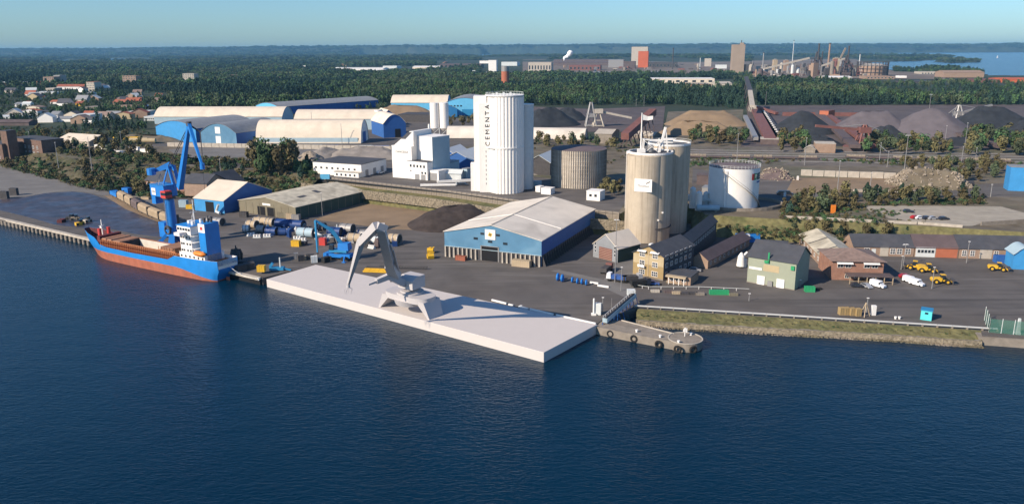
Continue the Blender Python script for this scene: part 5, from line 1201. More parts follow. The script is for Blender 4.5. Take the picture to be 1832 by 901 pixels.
for k,(x,y,t,lab) in enumerate(((1550,560,533,'lamp post beside the tripod on the shore road'),(1431,514,501,'short white lamp post beside the green skip'),(1616,475,437,'lamp post with two heads in front of the workshop row'),(1729,470,432,'lamp post in front of the right workshop'),(1612,482,458,'low lamp post left of the yellow loaders'),(1667,516,478,'thin post right of the white vans'),(1111,520,478,'tall pole at the left of the parked trucks'),(1101,400+70,393,'twin headed floodlight mast right of the storage hall'),(577,386,345,'tall mast in front of the olive shed side'),(1100,505,440,'slim mast in front of the small red door hall'),(1340,538,525,'tiny post on the shore bank'))):
    mast('lamp_post',lab,'lamp post',(x,y),QZ,t,2 if 'twin' in lab or 'two heads' in lab else 1)
# vehicles
loader('yellow wheel loader furthest left in front of the workshops',1637,482,2.6,.95); loader('yellow wheel loader just right of the leftmost one',1659,487,-.3,.95); loader('yellow wheel loader in front of the other two',1684,507,-.15,.95); loader('yellow wheel loader standing alone at the right side of the yard',1785,484,-.4,.9)
car('white van left of the front loader',1628,505,QZ,-1.0,'white_car',4.8,1.6,True); car('white van right behind the other white van',1640,510,QZ,-1.0,'white_car',4.8,1.6,True)
car('dark red car behind the white vans',1620,497,QZ,-.2,'red_car')
car('black car in front of the porch',1533,513,QZ,-.2,'dark_car',4); car('silver car in front of the porch',1550,514,QZ,-1.3,'silver_car',4.4); car('white van with sloping nose in front of the porch',1570,513,QZ,-1.0,'white_car',5.2,1.7,True)
car('dark car between truck and office door',1160,506,QZ,-.4,'dark_car'); car('blue car parked at the foot of the ochre office',1168,509,QZ,-.2,'blue_car')
car('silver car behind the timber kiosk',1243,485,QZ,-.3,'silver_car'); car('dark pickup behind the timber kiosk',1232,481,QZ,-.3,'dark_car')
rnd_=random.Random(3)
for k in range(26):
    x=445+k*10.4+rnd_.uniform(-5,5); y=403+k*1.15+rnd_.uniform(-4,14); p=G(x,y,QZ)
    T=thing('machine_unit',['grey','blue','black','white','navy','brown'][k%6]+' machine unit '+['with upright pipe','with tilted frame','on low skid','with ribbed drum'][k%4]+', number %s from the left among the drums'%['one','two','three','four','five','six','seven','eight','nine','ten','eleven','twelve','thirteen','fourteen','fifteen','sixteen','seventeen','eighteen','nineteen','twenty','twenty one','twenty two','twenty three','twenty four','twenty five','twenty six'][k],'machine',p,rnd_.uniform(0,3),'machine units lying among the drums')
    m=M(['steel','navy_drum','steel_dark','grey_white','navy_drum','steel_brown'][k%6]); s=rnd_.uniform(.9,1.8)
    MB().box(-1.6*s,1.6*s,-.8*s,.8*s,0,.5).box(-1.2*s,.2*s,-.7*s,.7*s,.5,1.3*s).build('skid',m,T)
    MB().tube((-.2*s,-.6*s,1.0*s),(1.4*s,.5*s,1.6*s),.35*s,.3*s,8).tube((.9*s,0,.5),(1.0*s,.1,2.3*s),.16*s).build('pipe',M('steel' if k%2 else 'grey_white'),T,True)
    if k%4==1: MB().bar((-1.5*s,-.7*s,.4),(.9*s,-.4*s,2.6*s),.16).bar((-1.5*s,.7*s,.4),(.9*s,.4*s,2.6*s),.16).bar((.9*s,-.4*s,2.6*s),(.9*s,.4*s,2.6*s),.16).build('frame',m,T)
    if k%4==3: MB().tube((-1.0*s,0,1.6*s),(.6*s,0,1.6*s),.6*s,.6*s,12).build('drum',m,T,True)
def truck(label,px,py,rz,cabm,bodym):
    p=G(px,py,QZ); T=thing('truck',label,'truck',p,rz,'trucks parked in front of the office'); MB().box(-3.2,3.2,-1.0,1.0,.7,1.0).build('chassis',M('steel_dark'),T)
    MB().tbox((2.0,3.6,-1.2,1.2),(2.1,3.4,-1.15,1.15),1.0,2.9).build('cab',M(cabm),T); MB().box(3.3,3.55,-1.05,1.05,1.9,2.6).build('windscreen',M('glass'),T); MB().box(-3.4,1.8,-1.2,1.2,1.0,2.3).build('load_bed',M(bodym),T)
    wmm=MB().cyl((0,0,-.2),.5,.4,12).rot(Matrix.Rotation(math.pi/2,3,'X')).mesh('wheel',M('rubber'))
    for x in(-2.4,-1.2,2.6):
        for y in(-1.05,1.05): obj('wheel',wmm,T,(x,y,.5))
    return T
truck('truck with blue white cab left in front of the ochre office',1104,503,2.7,'white_car','blue_car'); truck('dark grey truck right of the blue white one',1130,504,.2,'silver_car','steel_dark'); truck('black tractor truck nearest the quay road',1145,512,.3,'dark_car','rubber')
truck('tipper truck with dark tarp in front of the red striped door',1085,487,1.1,'rust_red','steel_dark')
crate('green_skip','bright green skip right of the green building','skip',1448,521,QZ,-.1,3,1.8,1.7,'green_paint'); crate('scrap_pile_box','dark scrap lying right of the green skip','scrap',1464,518,QZ,.3,2,1.2,.6,'rubber')
crate('green_crate_row','long green covered crate in the line of pallets along the road','crate',1286,526,QZ,-.03,6,1.6,1.4,'green_paint')
for k in range(7): crate('pallet','%s low pallet in the line along the quay road'%['leftmost','second','third','fourth','fifth','sixth','rightmost'][k],'pallet',[1172,1196,1210,1224,1240,1252,1312][k],[522,523,525,526,526,527,528][k],QZ,.0,2.6,1.4,.7,['concrete_pale','steel_brown','tan','steel_dark','steel_dark','concrete','olive_wall'][k],'pallets along the quay road')
MBf=thing('guard_rail','white rail fence along the quay road in front of the office','fence')
pts=[G(1138,514,QZ),G(1160,517,QZ),G(1250,517,QZ),G(1340,521,QZ)]
for i in range(3):
    a,b=pts[i]+Vector((0,0,.9)),pts[i+1]+Vector((0,0,.9)); MB().bar(a,b,.07,.12).build('rail',M('grey_white'),MBf); n=max(2,int((b-a).length/3.5))
    for k in range(n): q=lerp(a,b,k/n); MB().box(-.07,.07,-.07,.07,-.9,0).build('post',M('white'),MBf,False,q)
# ---------------- upper ground surfaces ----------------
sheet('silo_yard',[(578,320),(700,333.5),(800,344),(900,358),(1000,372),(1105,383),(1125,350),(1000,322),(850,300),(700,286),(600,300)],TZ+.03,M('asphalt'))
sheet('pale_yard',[(300,268),(360,262),(700,268),(640,284),(560,292),(440,290),(330,284)],TZ+.03,M('asphalt_pale'))
sheet('road',[(396,299),(440,303),(520,306),(600,300),(560,294),(420,291),(300,286),(150,276),(0,262),(-60,259),(-60,256),(0,258),(150,270),(300,280),(420,285)],TZ+.06,M('asphalt'))
sheet('hall_yard',[(270,262),(700,262),(880,262),(880,215),(700,205),(280,240)],TZ+.02,M('asphalt'))
sheet('gravel_yard',[(1405,345),(1420,318),(1600,318),(1700,338),(1640,343),(1500,345)],TZ+.05,M('sand_brown'))
sheet('tank_road',[(1368,378),(1420,372),(1500,352),(1640,347),(1760,352),(1832,352),(1832,326),(1740,330),(1690,338),(1500,336),(1420,318),(1300,312),(1240,300),(1235,370)],TZ+.03,M('asphalt'))
sheet('parking_lot',[(1548,368),(1640,368),(1790,369),(1860,388),(1860,396),(1760,398),(1740,404),(1722,404),(1640,397),(1590,390),(1556,378)],TZ+.04,M('gravel'))
sheet('rail_yard',[(1225,300),(1225,262),(1400,262),(1900,280),(1900,308),(1500,296)],TZ+.02,M('rail_bed'))
sheet('coal_yard',[(1325,262),(1340,189),(1832,187),(1950,200),(1950,270),(1500,262)],TZ+.04,M('yard_purple'))
sheet('coal_yard',[(935,236),(935,190),(1060,195),(1190,190),(1185,236)],TZ+.04,M('yard_purple'))
sheet('works_ground',[(935,138),(935,107),(1160,103),(1345,104),(1530,106),(1600,128),(1700,131),(1690,142),(1400,139),(1150,137)],7.2,M('works_ground'))
sheet('brown_yard',[(1185,245),(1195,200),(1330,196),(1325,245)],TZ+.03,M('terrace_soil'))
rl=MB()
for y0,y1 in((268,276),(272,280.5),(276,285),(281,290),(286,295)):
    a=G(1228,y0,TZ+.12); b=G(1860,y1,TZ+.12)
    for s in(-.75,.75): rl.bar(a+Vector((0,s,0)),b+Vector((0,s,0)),.22,.2)
struct('rails',rl,M('steel'),'structure')
for k,(x0,y0,x1,y1,lab) in enumerate(((1228,282,1500,286,'far left string of dark low wagons in the rail yard'),(1510,283,1832,292,'string of dark low wagons at the right of the rail yard'))):
    a=G(x0,y0,TZ); b=G(x1,y1,TZ); d=b-a; T=thing('wagon_string',lab,'rail wagons',a,math.atan2(d.y,d.x)); n=int(d.length/14)
    wgm=MB().box(-6.4,6.4,-1.3,1.3,.6,1.5).mesh('flat_wagon',M('steel_brown')); wl=MB().box(-5.5,5.5,-1.2,1.2,1.5,2.6).mesh('load',M('rubble'))
    for i in range(n):
        o=obj('flat_wagon',wgm,T,(7+i*14,0,0))
        if i%3!=1: obj('load',wl,o)
# ---------------- white silo group ----------------
a=G(878,347,TZ); dep=a.y*cp-(TZ-H)*sp
T=thing('white_silo','tallest white fluted silo block with vertical black lettering','silo',(G(900,347,TZ).x+1,G(900,347,TZ).y+9,TZ)); o=T.location
hh=zat((o.x,o.y-9),173)-TZ; R_=8.5
MB().cyl((0,0,0),R_,hh,40).build('wall',M('white_silo'),T,True)
fm=MB().cyl((0,0,0),1.15,hh-.4,10).mesh('flute',M('white_silo'),True)
for i in range(18):
    a=math.radians(-115+i*10.5); obj('flute',fm,T,(R_*math.cos(a),R_*math.sin(a),0))
MB().box(-12.8,-6.0,-4,7,0,hh-3.5).build('stair_tower',M('white_silo'),T)
MB().box(-15.5,-9.0,-1,9,0,hh-.2).build('side_tower',M('white_silo'),T)
MB().box(-17.5,-15.5,0,6,0,14).build('annex',M('white'),T); MB().ring((0,0,hh*.47),R_+1.35,R_,.5,40).build('ring_beam',M('white'),T)
MB().cyl((0,0,hh),R_+1.2,.5,40).build('roof_rim',M('white'),T)
b=MB()
for i in range(30):
    a=i*math.pi/15; b.bar(((R_+.8)*math.cos(a),(R_+.8)*math.sin(a),hh+.5),((R_+.8)*math.cos(a),(R_+.8)*math.sin(a),hh+1.6),.08)
b.ring((0,0,hh+1.55),R_+.9,R_+.75,.1,30).build('railing',M('grey_white'),T)
b=MB()
for i in range(7): b.box(-6+i*1.7,-5+i*1.7,-3,-1,hh+.5,hh+1.2+.5*(i%2))
b.build('roof_fan',M('grey_white'),T)
text(T,'C E M E N T A',3.3,(-8.4,-4.1,hh*.70),(math.pi/2,-math.pi/2,0),'rubber')
for i in range(8): MB().box(-9.6,-9.3,-4.1,-4,4+i*2.3,5+i*2.3).build('slot',M('steel'),T)
T2=thing('white_silo','slim silo cell in blue shade behind the tallest white silo','silo',(o.x+10.5,o.y+8,TZ)); MB().cyl((0,0,0),4.2,hh-5,24).build('wall',M('grey_white'),T2,True); MB().cyl((0,0,hh-5),4.4,.4,24).build('roof',M('white'),T2)
crate('white_hut','small red and white machine cart at the silo foot','machine',869,340,TZ,0,2.5,2,2.4,'red_paint')
# twin bin and slim silo far
p=G(787,243,TZ); T=thing('twin_silo','pair of white bins on a steel frame left of the tall white silo','silo',(p.x,p.y,TZ)); h2=zat(p,184)-TZ; dp=p.y*cp+70*sp
r=14/F*dp/2+.6
for s in(-1,1): MB().cyl((s*r,0,h2*.24),r,h2*.76,20).cyl((s*r,0,h2*.14),r*.3,h2*.1,20,r).build('bin',M('white_silo'),T,True)
b=MB()
for x in(-2*r,0,2*r):
    for y in(-r,r): b.bar((x,y,0),(x,y,h2*.26),.5)
b.bar((-2*r,-r,0),(0,-r,h2*.24),.3).bar((0,-r,0),(2*r,-r,h2*.24),.3).build('steel_frame',M('grey_white'),T)
p=G(678,230,TZ); T=thing('slim_silo','slim white bin in front of the round roofed halls','silo',(p.x,p.y,TZ)); h2=zat(p,197)-TZ; MB().cyl((0,0,h2*.2),3.4,h2*.8,20).build('bin',M('white_silo'),T,True); MB().box(-3,3,-3,3,0,h2*.2).build('base',M('grey_white'),T)
p=G(769,275,TZ); T=thing('chimney','thin white chimney pipe behind the mill building','chimney',(p.x,p.y,TZ)); MB().tube((0,0,0),(0,0,zat(p,222)-TZ),.8,.7,10).build('pipe',M('white'),T,True)
# mill building
h=hall('mill_building','white mill with sloping dark strip roof, sign and lower office front','building',(703,317),(738,320),TZ,22,261,None,'flat','white','white')
q=h.W
MB().xz([(0,h.h),(q,h.h),(q*1.02,h.h+8.5),(q*.85,h.h+8.5)],2,20).build('sloped_head',M('white'),h.e)
MB().add([(q*.38,1.9,h.h+4.0),(q*.62,1.9,h.h+4.0),(q*.95,1.9,h.h+8),(q*.75,1.9,h.h+8)],[(0,1,2,3)]).build('roof_strip',M('dark_roof'),h.e)
h.panel('sign_board','f',q*.12,q*.92,h.h-4.6,h.h-1.2,'white',.2); text(h.e,'CANCESSA',1.75,(q*.52,-.26,h.h-3),(math.pi/2,0,0),'steel_dark')
MB().box(-3,0,4,16,0,h.h-4).build('side_bay',M('white'),h.e)
h=hall('mill_tower','white square tower block attached right of the mill','building',(738,316),(775,321),TZ,14,243,None,'flat','white','white',sidem='pale_blue')  # white tower's shaded right wall painted blue grey
h=hall('office_block','white two storey office with window rows in front of the mill','building',(709,317),(765,323),TZ,12,285.5,None,'flat','dark_roof','white')
q=h.W
for i in range(6): h.win('f',q*(.38+i*.105),h.h-3.2,1.0,1.3,1,1,'steel')
for i in range(2): h.win('f',q*(.84+i*.1),h.h-6.6,1.0,1.1,1,1,'steel')
for i in range(4): h.win('f',q*(.18+i*.1),h.h-5.6,.9,.5,1,1,'steel')
for i in range(3): h.win('f',q*(.18+i*.09),.8,.9,1.6,1,1,'steel')
for x in(.68,.87): h.panel('door','f',q*x-1.6,q*x+1.6,.05,3.0,'steel',.06)
text(h.e,'MERIT',2.2,(q*.15,-.08,h.h-3.4),(math.pi/2,0,0),'steel_dark'); MB().bar((q*.29,-.1,h.h-1.8),(q*.315,-.1,h.h-3.2),.25,.2).bar((q*.315,-.1,h.h-3.2),(q*.29,-.1,h.h-4.6),.25,.2).build('arc_mark',M('steel_dark'),h.e)
h=hall('garage','white framed garage at the right corner of the office','garage',(766,322),(785,324),TZ,8,305,None,'flat','white','white'); h.panel('door','f',h.W*.12,h.W*.85,.05,h.h*.8,'steel',.08)
h=hall('mill_annex','pale blue grey annex in shade right of the mill tower','building',(772,312),(806,314),TZ,12,290,None,'flat','grey_roof','pale_blue')
h=hall('small_shed','grey green cabin with sloping roof right of the garage','shed',(794,321),(825,322),TZ,6,310,303,'gs','grey_white','grey_white')
h=hall('small_shed','small bluish box cabin right of the grey green cabin','shed',(827,319),(836,320),TZ,5,302,None,'flat','grey_roof','pale_blue')
h=hall('dark_shed','dark open shed with pale roof behind the mill annex','shed',(790,300),(846,303),TZ,25,286,272,'gf','grey_white','navy_wall')
h=hall('dark_shed','dark shed with white roof further behind the mill annex','shed',(786,283),(812,284),TZ,25,275,266,'gf','white','navy_wall')
b=thing('conveyor_pipe','long low white pipe conveyor lying along the wall in front of the mill','conveyor'); MB().bar(G(752,331,TZ+.8),G(815,330,TZ+.8),1.4,1).bar(G(782,325,TZ+1.4),G(846,322,TZ+1.4),1.6,1.2).build('duct',M('white'),b); MB().tube(G(816,331,TZ),G(818,318,TZ),.5,.5,8).tube(G(823,331,TZ),G(820,318,TZ),.5,.5,8).build('bend',M('grey_white'),b)
car('black truck lying low beside the white pipe conveyor',828,332,TZ,-.1,'dark_car',6,1.6)
# long white building left of mill
h=hall('white_warehouse','long white warehouse with black roof and loading terrace left of the mill','building',(561,311),(647,317),TZ,(682,284),289.5,None,'flat','dark_roof','white')
q=h.W
h2=h
for i in range(8): h.win('f',q*(.06+i*.115),3.6,1.2,1.0,2,1,'steel')
MB().box(q*.5,q*1.0,-3.0,0,0,2.8).build('terrace_block',M('white'),h.e); MB().box(q*.5,q*1.05,-3.4,.1,2.8,3.05).build('terrace_floor',M('concrete_pale'),h.e)
b=MB()
for i in range(12): b.bar((q*(.5+i*.05),-3.3,3),(q*(.5+i*.05),-3.3,4.1),.08)
b.bar((q*.5,-3.3,4.1),(q*1.05,-3.3,4.1),.08).build('railing',M('grey_white'),h.e)
for i in range(5): h.win('f',q*(.56+i*.09),.7,1.0,1.1,1,1,'steel','glass',3.0)
for i in range(3): h.panel('door','r',4+i*8,7+i*8,.05,3.6,'steel',.06)
crate('transformer','light blue plant cabinet at the foot of the long white warehouse','plant',582,320,TZ,0,5,2,2.6,'sky_wall')
car('white car beside the long white warehouse',681,310,TZ,.8,'white_car'); car('white car parked left of the tall dark trees',450,322,TZ-3.2,.2,'white_car'); car('silver car further left of the tall dark trees',425,316,TZ-2,.2,'silver_car')
# grey clad tank, open sheds
T,r,h_,c_=cylthing('clad_tank','wide grey clad tank with low conical roof in front of the railway','tank',(1039,338),TZ,50,271,'clad_grey','tank_roof',.12,n=48)
b=MB()
for k in range(9): b.ring((0,0,1.5+k*(h_-2)/8.5),r+.14,r,.25,48)
b.build('hoop',M('clad_grey'),T)
rb_=MB().box(-.1,.1,-.15,.15,0,h_).mesh('rib',M('concrete'))
for i in range(40):
    a=math.pi+math.pi*i/39; obj('rib',rb_,T,((r+.15)*math.cos(a),(r+.15)*math.sin(a),0),a+math.pi/2)
h=hall('open_shed','pale roofed open shed with gravel inside left of the clad tank','shed',(944,312),(984,314),TZ,30,290,278,'gf','grey_white','steel_dark')
heap('gravel_heap','grey gravel heap inside the open shed',(958,310),(962,310),6,4,'gravel_grey')
h=hall('white_hut','white hut with two windows between hall roof and concrete silo','hut',(1049,358),(1073,360),TZ,7,342,None,'flat','white','white')
for x in(.3,.68): h.win('f',h.W*x,2.0,1.1,1.1,1,1,'steel')
h=hall('white_hut','low white hut at the foot of the clad tank','hut',(968,347),(985,348.5),TZ,5,337,None,'flat','white','white')
h=hall('white_hut','tiny white hut right of the tall white silo foot','hut',(958,343),(966,344),TZ,3.5,334,None,'flat','white','white')
crate('shipping_container','blue container behind the tiny white hut','container',955,333,TZ,0,8,2.4,2.8,'pale_blue')
# white oil tank
T,r,h_,c_=cylthing('oil_tank','white oil tank with spiral stair and red and green emblem','tank',(1322,376),TZ,45,303,'white','tank_roof',.06,n=56)
b=MB()
for i in range(44):
    a=2*math.pi*i/44; b.bar((r*math.cos(a),r*math.sin(a),h_),((r+.1)*math.cos(a),(r+.1)*math.sin(a),h_+1.3),.1)
b.ring((0,0,h_+1.25),r+.12,r,.1,44).ring((0,0,h_+.6),r+.12,r,.08,44).build('railing',M('grey_white'),T)
b=MB(); N_=34
for i in range(N_):
    a0=math.radians(-130+i*115/N_); z0=h_*.93*(1-i/N_); rr_=r+.5
    b.box(-.5,.5,-.5,.5,0,0)
    p=Vector((rr_*math.cos(a0),rr_*math.sin(a0),z0)); a1=math.radians(-130+(i+1)*115/N_); p2=Vector((rr_*math.cos(a1),rr_*math.sin(a1),h_*.93*(1-(i+1)/N_)))
    b.bar(p,p2,.9,.12).bar(p*1+Vector((0,0,1.1)),p2+Vector((0,0,1.1)),.1,.1)
b.build('spiral_stair',M('steel'),T)
MB().box(-.5,.5,-.9,-.1,0,h_*.95).build('ladder_shaft',M('white'),T,False,(-6.3,-r+1.9,0))
MB().ring((0,0,0),r+.35,r,.5,48).build('base_ring',M('steel'),T)
def curved(name,a0,a1,z0,z1,m,rr):
    v=[];n=8
    for i in range(n+1):
        a=math.radians(lerp(a0,a1,i/n)); v+=[(rr*math.cos(a),rr*math.sin(a),z0),(rr*math.cos(a),rr*math.sin(a),z1)]
    MB().add(v,[(2*i,2*i+2,2*i+3,2*i+1) for i in range(n)]).build(name,M(m),T)
curved('emblem_red',-63,-55,h_*.72,h_*.88,'red_paint',r+.06); curved('emblem_green',-55,-46,h_*.72,h_*.88,'green_paint',r+.07); curved('emblem_teal',-44,-12,h_*.72,h_*.88,'green_dark',r+.06); curved('emblem_bar',-44,-14,h_*.64,h_*.68,'navy_wall',r+.06)
text(T,'P',2.6,((r+.2)*math.cos(math.radians(-49)),(r+.2)*math.sin(math.radians(-49)),h_*.8),(math.pi/2,0,math.radians(41)),'grey_white'); text(T,'D',2.6,((r+.2)*math.cos(math.radians(-34)),(r+.2)*math.sin(math.radians(-34)),h_*.8),(math.pi/2,0,math.radians(56)),'grey_white')
bw=MB(); cc_=Vector((c_[0]+3,c_[1]+2,TZ)); rb2=r+9
wl=thing('bund_wall','low curved concrete wall ringing the oil tank','wall')
b=MB()
for i in range(24):
    a0=math.radians(-150+i*230/24); a1=math.radians(-150+(i+1)*230/24); b.bar(cc_+Vector((rb2*math.cos(a0),rb2*.8*math.sin(a0),.7)),cc_+Vector((rb2*math.cos(a1),rb2*.8*math.sin(a1),.7)),.3,1.4)
b.build('wall_ring',M('concrete'),wl)
# plant left of the tank
for k,(x,y,w_,m,lab,ht) in enumerate(((1238,372,2.2,'white','white vertical vessel left of the oil tank',9),(1249,376,2.4,'white','second white vertical vessel left of the oil tank',8),(1262,368,2,'grey_white','pale vessel behind the two white ones',6),(1277,362,1.6,'pale_blue','blue grey vessel touching the oil tank',7))):
    p=G(x,y,TZ); T=thing('vessel',lab,'vessel',(p.x,p.y,TZ)); MB().cyl((0,0,0),w_*.62,ht,16).cyl((0,0,ht),w_*.62,.8,16,.2).build('shell',M(m),T,True)
T=thing('horizontal_tank','white horizontal tank lying left of the oil tank','tank',G(1262,378,TZ)); MB().tube((-4,0,1.6),(6,0,1.6),1.3,1.3,14).build('shell',M('pale_blue'),T,True); MB().box(-3,-2,-1,1,0,.9).box(4,5,-1,1,0,.9).build('saddle',M('concrete'),T)
T=thing('pipe_rack','tangle of white pipes on a rack left of the oil tank','pipes',G(1255,370,TZ)); b=MB()
for i in range(6): b.tube((-6,i*1.2,3+i*.3),(9,i*1.2,3+(i%3)*.5),.3)
for x in(-5,0,5,9):
    b.bar((x,-.5,0),(x,-.5,4.6),.3).bar((x,7,0),(x,7,4.6),.3).bar((x,-.5,4.5),(x,7,4.5),.3)
b.build('pipe',M('grey_white'),T)
h=hall('pump_house','grey pump house with dark roof behind the pipe rack','building',(1255,352),(1283,354),TZ,8,336,None,'flat','grey_roof','steel')
h=hall('frame_shed','open dark framed shed behind the white vessels','shed',(1246,330),(1272,331),TZ,8,314,None,'flat','steel_brown','steel_brown')
car('dark lorry standing in the silo shadow right of the oil tank',1404,348,TZ,-.1,'dark_car',8,2.0)
# block walls, rubble, right yard
bwm=MB().box(-2.9,2.9,-.5,.5,0,3.4).mesh('block',M('concrete_pale'))
T=thing('block_wall','long cream wall of big concrete blocks behind the gravel yard','block wall')
a=G(1432,314,TZ); b=G(1602,320,TZ); n=int((b-a).length/6); d=(b-a)
for i in range(n): obj('block',bwm,T,a+d*((i+.5)/n)+Vector((0,0,random.uniform(-.15,.1))),math.atan2(d.y,d.x)+random.uniform(-.01,.01))
T=thing('block_wall','low broken row of pale blocks in front of the gravel yard','block wall'); a=G(1528,343,TZ); b=G(1640,345,TZ); n=14; d=b-a; bm2=MB().box(-1.5,1.5,-.5,.5,0,1.2).mesh('block',M('concrete_pale'))
for i in range(n): obj('block',bm2,T,a+d*((i+.5)/n),random.uniform(-.1,.1))
T=thing('block_wall','long cream barrier wall below the round roofed halls','block wall'); a=G(300,262,TZ); b=G(700,269,TZ); d=b-a; n=int(d.length/6)
for i in range(n): obj('block',bwm,T,a+d*((i+.5)/n),math.atan2(d.y,d.x)).scale.z=.9
def rubble(name,label,p0,p1,r,top,ms,n,s0,s1):
    base=heap(name,label,p0,p1,r,top,ms[0],nz=.22); rb=MB(); L_=base.data.vertices
    for i in range(n):
        v_=random.choice(L_).co; s=random.uniform(s0,s1); c=Vector((v_.x+random.uniform(-1,1),v_.y+random.uniform(-1,1),v_.z))
        M_=Matrix.Rotation(random.uniform(0,3),3,(random.random(),random.random(),random.random()+.01)); q=MB().ctr((0,0,0),(s,s*random.uniform(.4,1),s*random.uniform(.3,.8))); q.v=[tuple(c+M_@Vector(t)) for t in q.v]; rb.add(q.v,q.f)
    o=rb.build('rubble_block',M('rubble'),base); o['kind']='stuff'
rubble('rubble_heap','large heap of broken concrete rubble at the end of the cream block wall',(1625,330),(1700,334),11,301,['terrace_soil'],1100,.5,1.6)
rubble('rubble_heap','dark scrap heap with white edge right of the oil tank',(1378,318),(1398,320),7,300,['steel_brown'],200,.5,1.3)
MB0=thing('concrete_pipe','dark half pipe lying at the right foot of the rubble heap','pipe',G(1722,334,TZ),.3); MB().ring((0,0,1.4),1.6,1.3,6,16,'x').build('shell',M('steel_dark'),MB0,True)
h=hall('blue_building','bright blue building with white letter at the right edge','building',(1803,341),(1870,344),TZ,9,299,None,'flat','grey_roof','blue_wall') ; text(h.e,'B',5.5,(h.W*.45,-.1,h.h*.72),(math.pi/2,0,0),'white')
for k,(x,y,m,rz_) in enumerate(((1625,380,'dark_car',-.3),(1638,391,'red_car',.2),(1645,391.5,'white_car',.2),(1658,392,'dark_car',.2),(1668,392.5,'silver_car',.2),(1688,393,'dark_car',.1))):
    car(['dark blue pickup alone on the pale parking lot','dark red car leftmost in the parked row','white car in the parked row','black car right of the white one in the row','grey car fourth in the parked row','black car at the right end of the parked row'][k],x,y,TZ,rz_,m)
T=crate('orange_marker','orange sign frame standing in the shrubs left of the parking lot','sign',1490,381,TZ,0,2,.6,3.6,'orange_paint',ribs=False)
for k,(x,y) in enumerate(((1404,352),(1427,322),(1516,341))): crate('white_marker',['white traffic marker on the road right of the tank','white cone block beside the cream wall','white post marker in front of the gravel yard'][k],'marker',x,y,TZ,0,.9,.9,2.2,'white',ribs=False)
# masts and catenary
ms=[(1497,352,288,'tall pole in front of the cream block wall'),(1556,343,309,'thin pole at the edge of the gravel yard'),(1616,318,242,'tall double headed yard mast left of the rubble heap'),(1772,352,330,'post by the blue building road'),(1439,296,247,'catenary mast at the left of the rail yard'),(1573,290,256,'catenary mast with slanted stay'),(1587,299,271,'front catenary mast next to the slanted stay'),(1720,290,262,'catenary mast near the right of the rail yard'),(1745,287,265,'short catenary mast right of its neighbour'),(1318,290,240,'slim catenary mast left of the rail yard'),(1658,232,169,'very tall floodlight mast between the purple heaps'),(1726,262,220,'thin mast in front of the dark heap'),(105,300,255,'lamp mast in front of the cream roofed shed'),(165,305,245,'thin lamp mast above the rocks'),(56,268,236,'lamp mast right of the square tower'),(612,258,221,'mast beside the white round roofed hall'),(560,252,200,'thin mast in front of the cream roofs'),(1138,190,178,'mast beside the inclined conveyor'),(1152,190,172,'taller mast beside the inclined conveyor head'),(1369,195,165,'light mast at the head of the long red conveyor'),(1168,246,236,'short mast by the pale sheds'),(1690,258,225,'thin mast in the purple yard'),(396,320,285,'lamp post by the black roofed houses'),(218,262,236,'mast near the yellow wagons')]
for x,y,t,lab in ms: mast('mast',lab,'mast',(x,y),TZ,t,3 if 'double' in lab or 'very tall' in lab else 1,r=.22)
b=thing('catenary_beam','slanted steel beam spanning between two catenary masts','beam'); MB().bar(RY(1573,259,G(1573,290,TZ).y),RY(1587,271,G(1587,299,TZ).y),.3).build('truss',M('steel'),b)
b=thing('catenary_beam','long slanted catenary beam near the right of the rail yard','beam'); MB().bar(RY(1721,264,G(1720,290,TZ).y),RY(1748,274,G(1745,287,TZ).y),.3).build('truss',M('steel'),b)
# ---------------- round roofed halls and blue halls ----------------
h=hall('arched_hall','long cream round roofed hall with blue shaded end, farthest left','hall',(277,238),(521,226),TZ,26,209,190,'as','cream_roof','pale_blue') if 0 else None
def yh(name,label,A,B,depth,eave,top,style,rm,wm,**k): return hall(name,label,'hall',A,B,TZ,depth,eave,top,style,rm,wm,**k)
yh('arched_hall','long cream roofed hall at the left with blue grey wall',(277,222),(505,222),34,209,191,'as','cream_roof','pale_blue')
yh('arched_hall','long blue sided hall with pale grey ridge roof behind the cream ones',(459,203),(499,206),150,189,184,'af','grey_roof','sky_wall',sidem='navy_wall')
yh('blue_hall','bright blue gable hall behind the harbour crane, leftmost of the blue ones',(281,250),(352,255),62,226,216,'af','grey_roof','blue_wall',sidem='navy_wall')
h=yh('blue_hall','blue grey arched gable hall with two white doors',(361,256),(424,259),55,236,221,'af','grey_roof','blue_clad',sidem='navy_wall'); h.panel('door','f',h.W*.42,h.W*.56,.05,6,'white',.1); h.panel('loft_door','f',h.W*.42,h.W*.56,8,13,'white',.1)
yh('arched_hall','cream roofed hall behind the big white round roofed one',(528,232),(676,232),30,213,196,'as','cream_roof','pale_blue')
h=yh('arched_hall','big white round roofed hall with pale blue foot and dark arch end',(459,257),(645,257),28,.4,214.5,'as','cream_roof','white'); h.panel('foot_band','f',2,h.W-2,.0,4.5,'pale_blue',.3)
h.panel('arch_door','r',9,19,.05,8,'navy_wall',.2)
h=yh('arched_hall','small arched hall with blue gable and dark doorway right of the slim white bin',(687,247),(727,245),40,222,205,'af','cream_roof_y','navy_wall'); h.panel('door','f',h.W*.5,h.W*.75,.05,7,'dark_opening',.1)
yh('blue_hall','small navy gabled hall behind the slim white bin',(684,226),(708,225),30,208,197,'gf','cream_roof_y','navy_wall')
yh('long_hall','long cream roofed hall with sky blue wall beyond the brown heap',(700,198),(800,198),34,184,170,'as','cream_roof','sky_wall')
h=yh('blue_hall','sky blue gable hall half hidden behind the tall white silo',(790,207),(872,207),70,188,175,'af','grey_roof','sky_wall'); 
for x in(.2,.27,.34,.41): h.panel('window','f',h.W*x,h.W*(x+.04),h.h*.85,h.h*.98,'glass',.1)
h.panel('door','f',h.W*.45,h.W*.7,.05,h.h*.6,'teal_paint',.1)
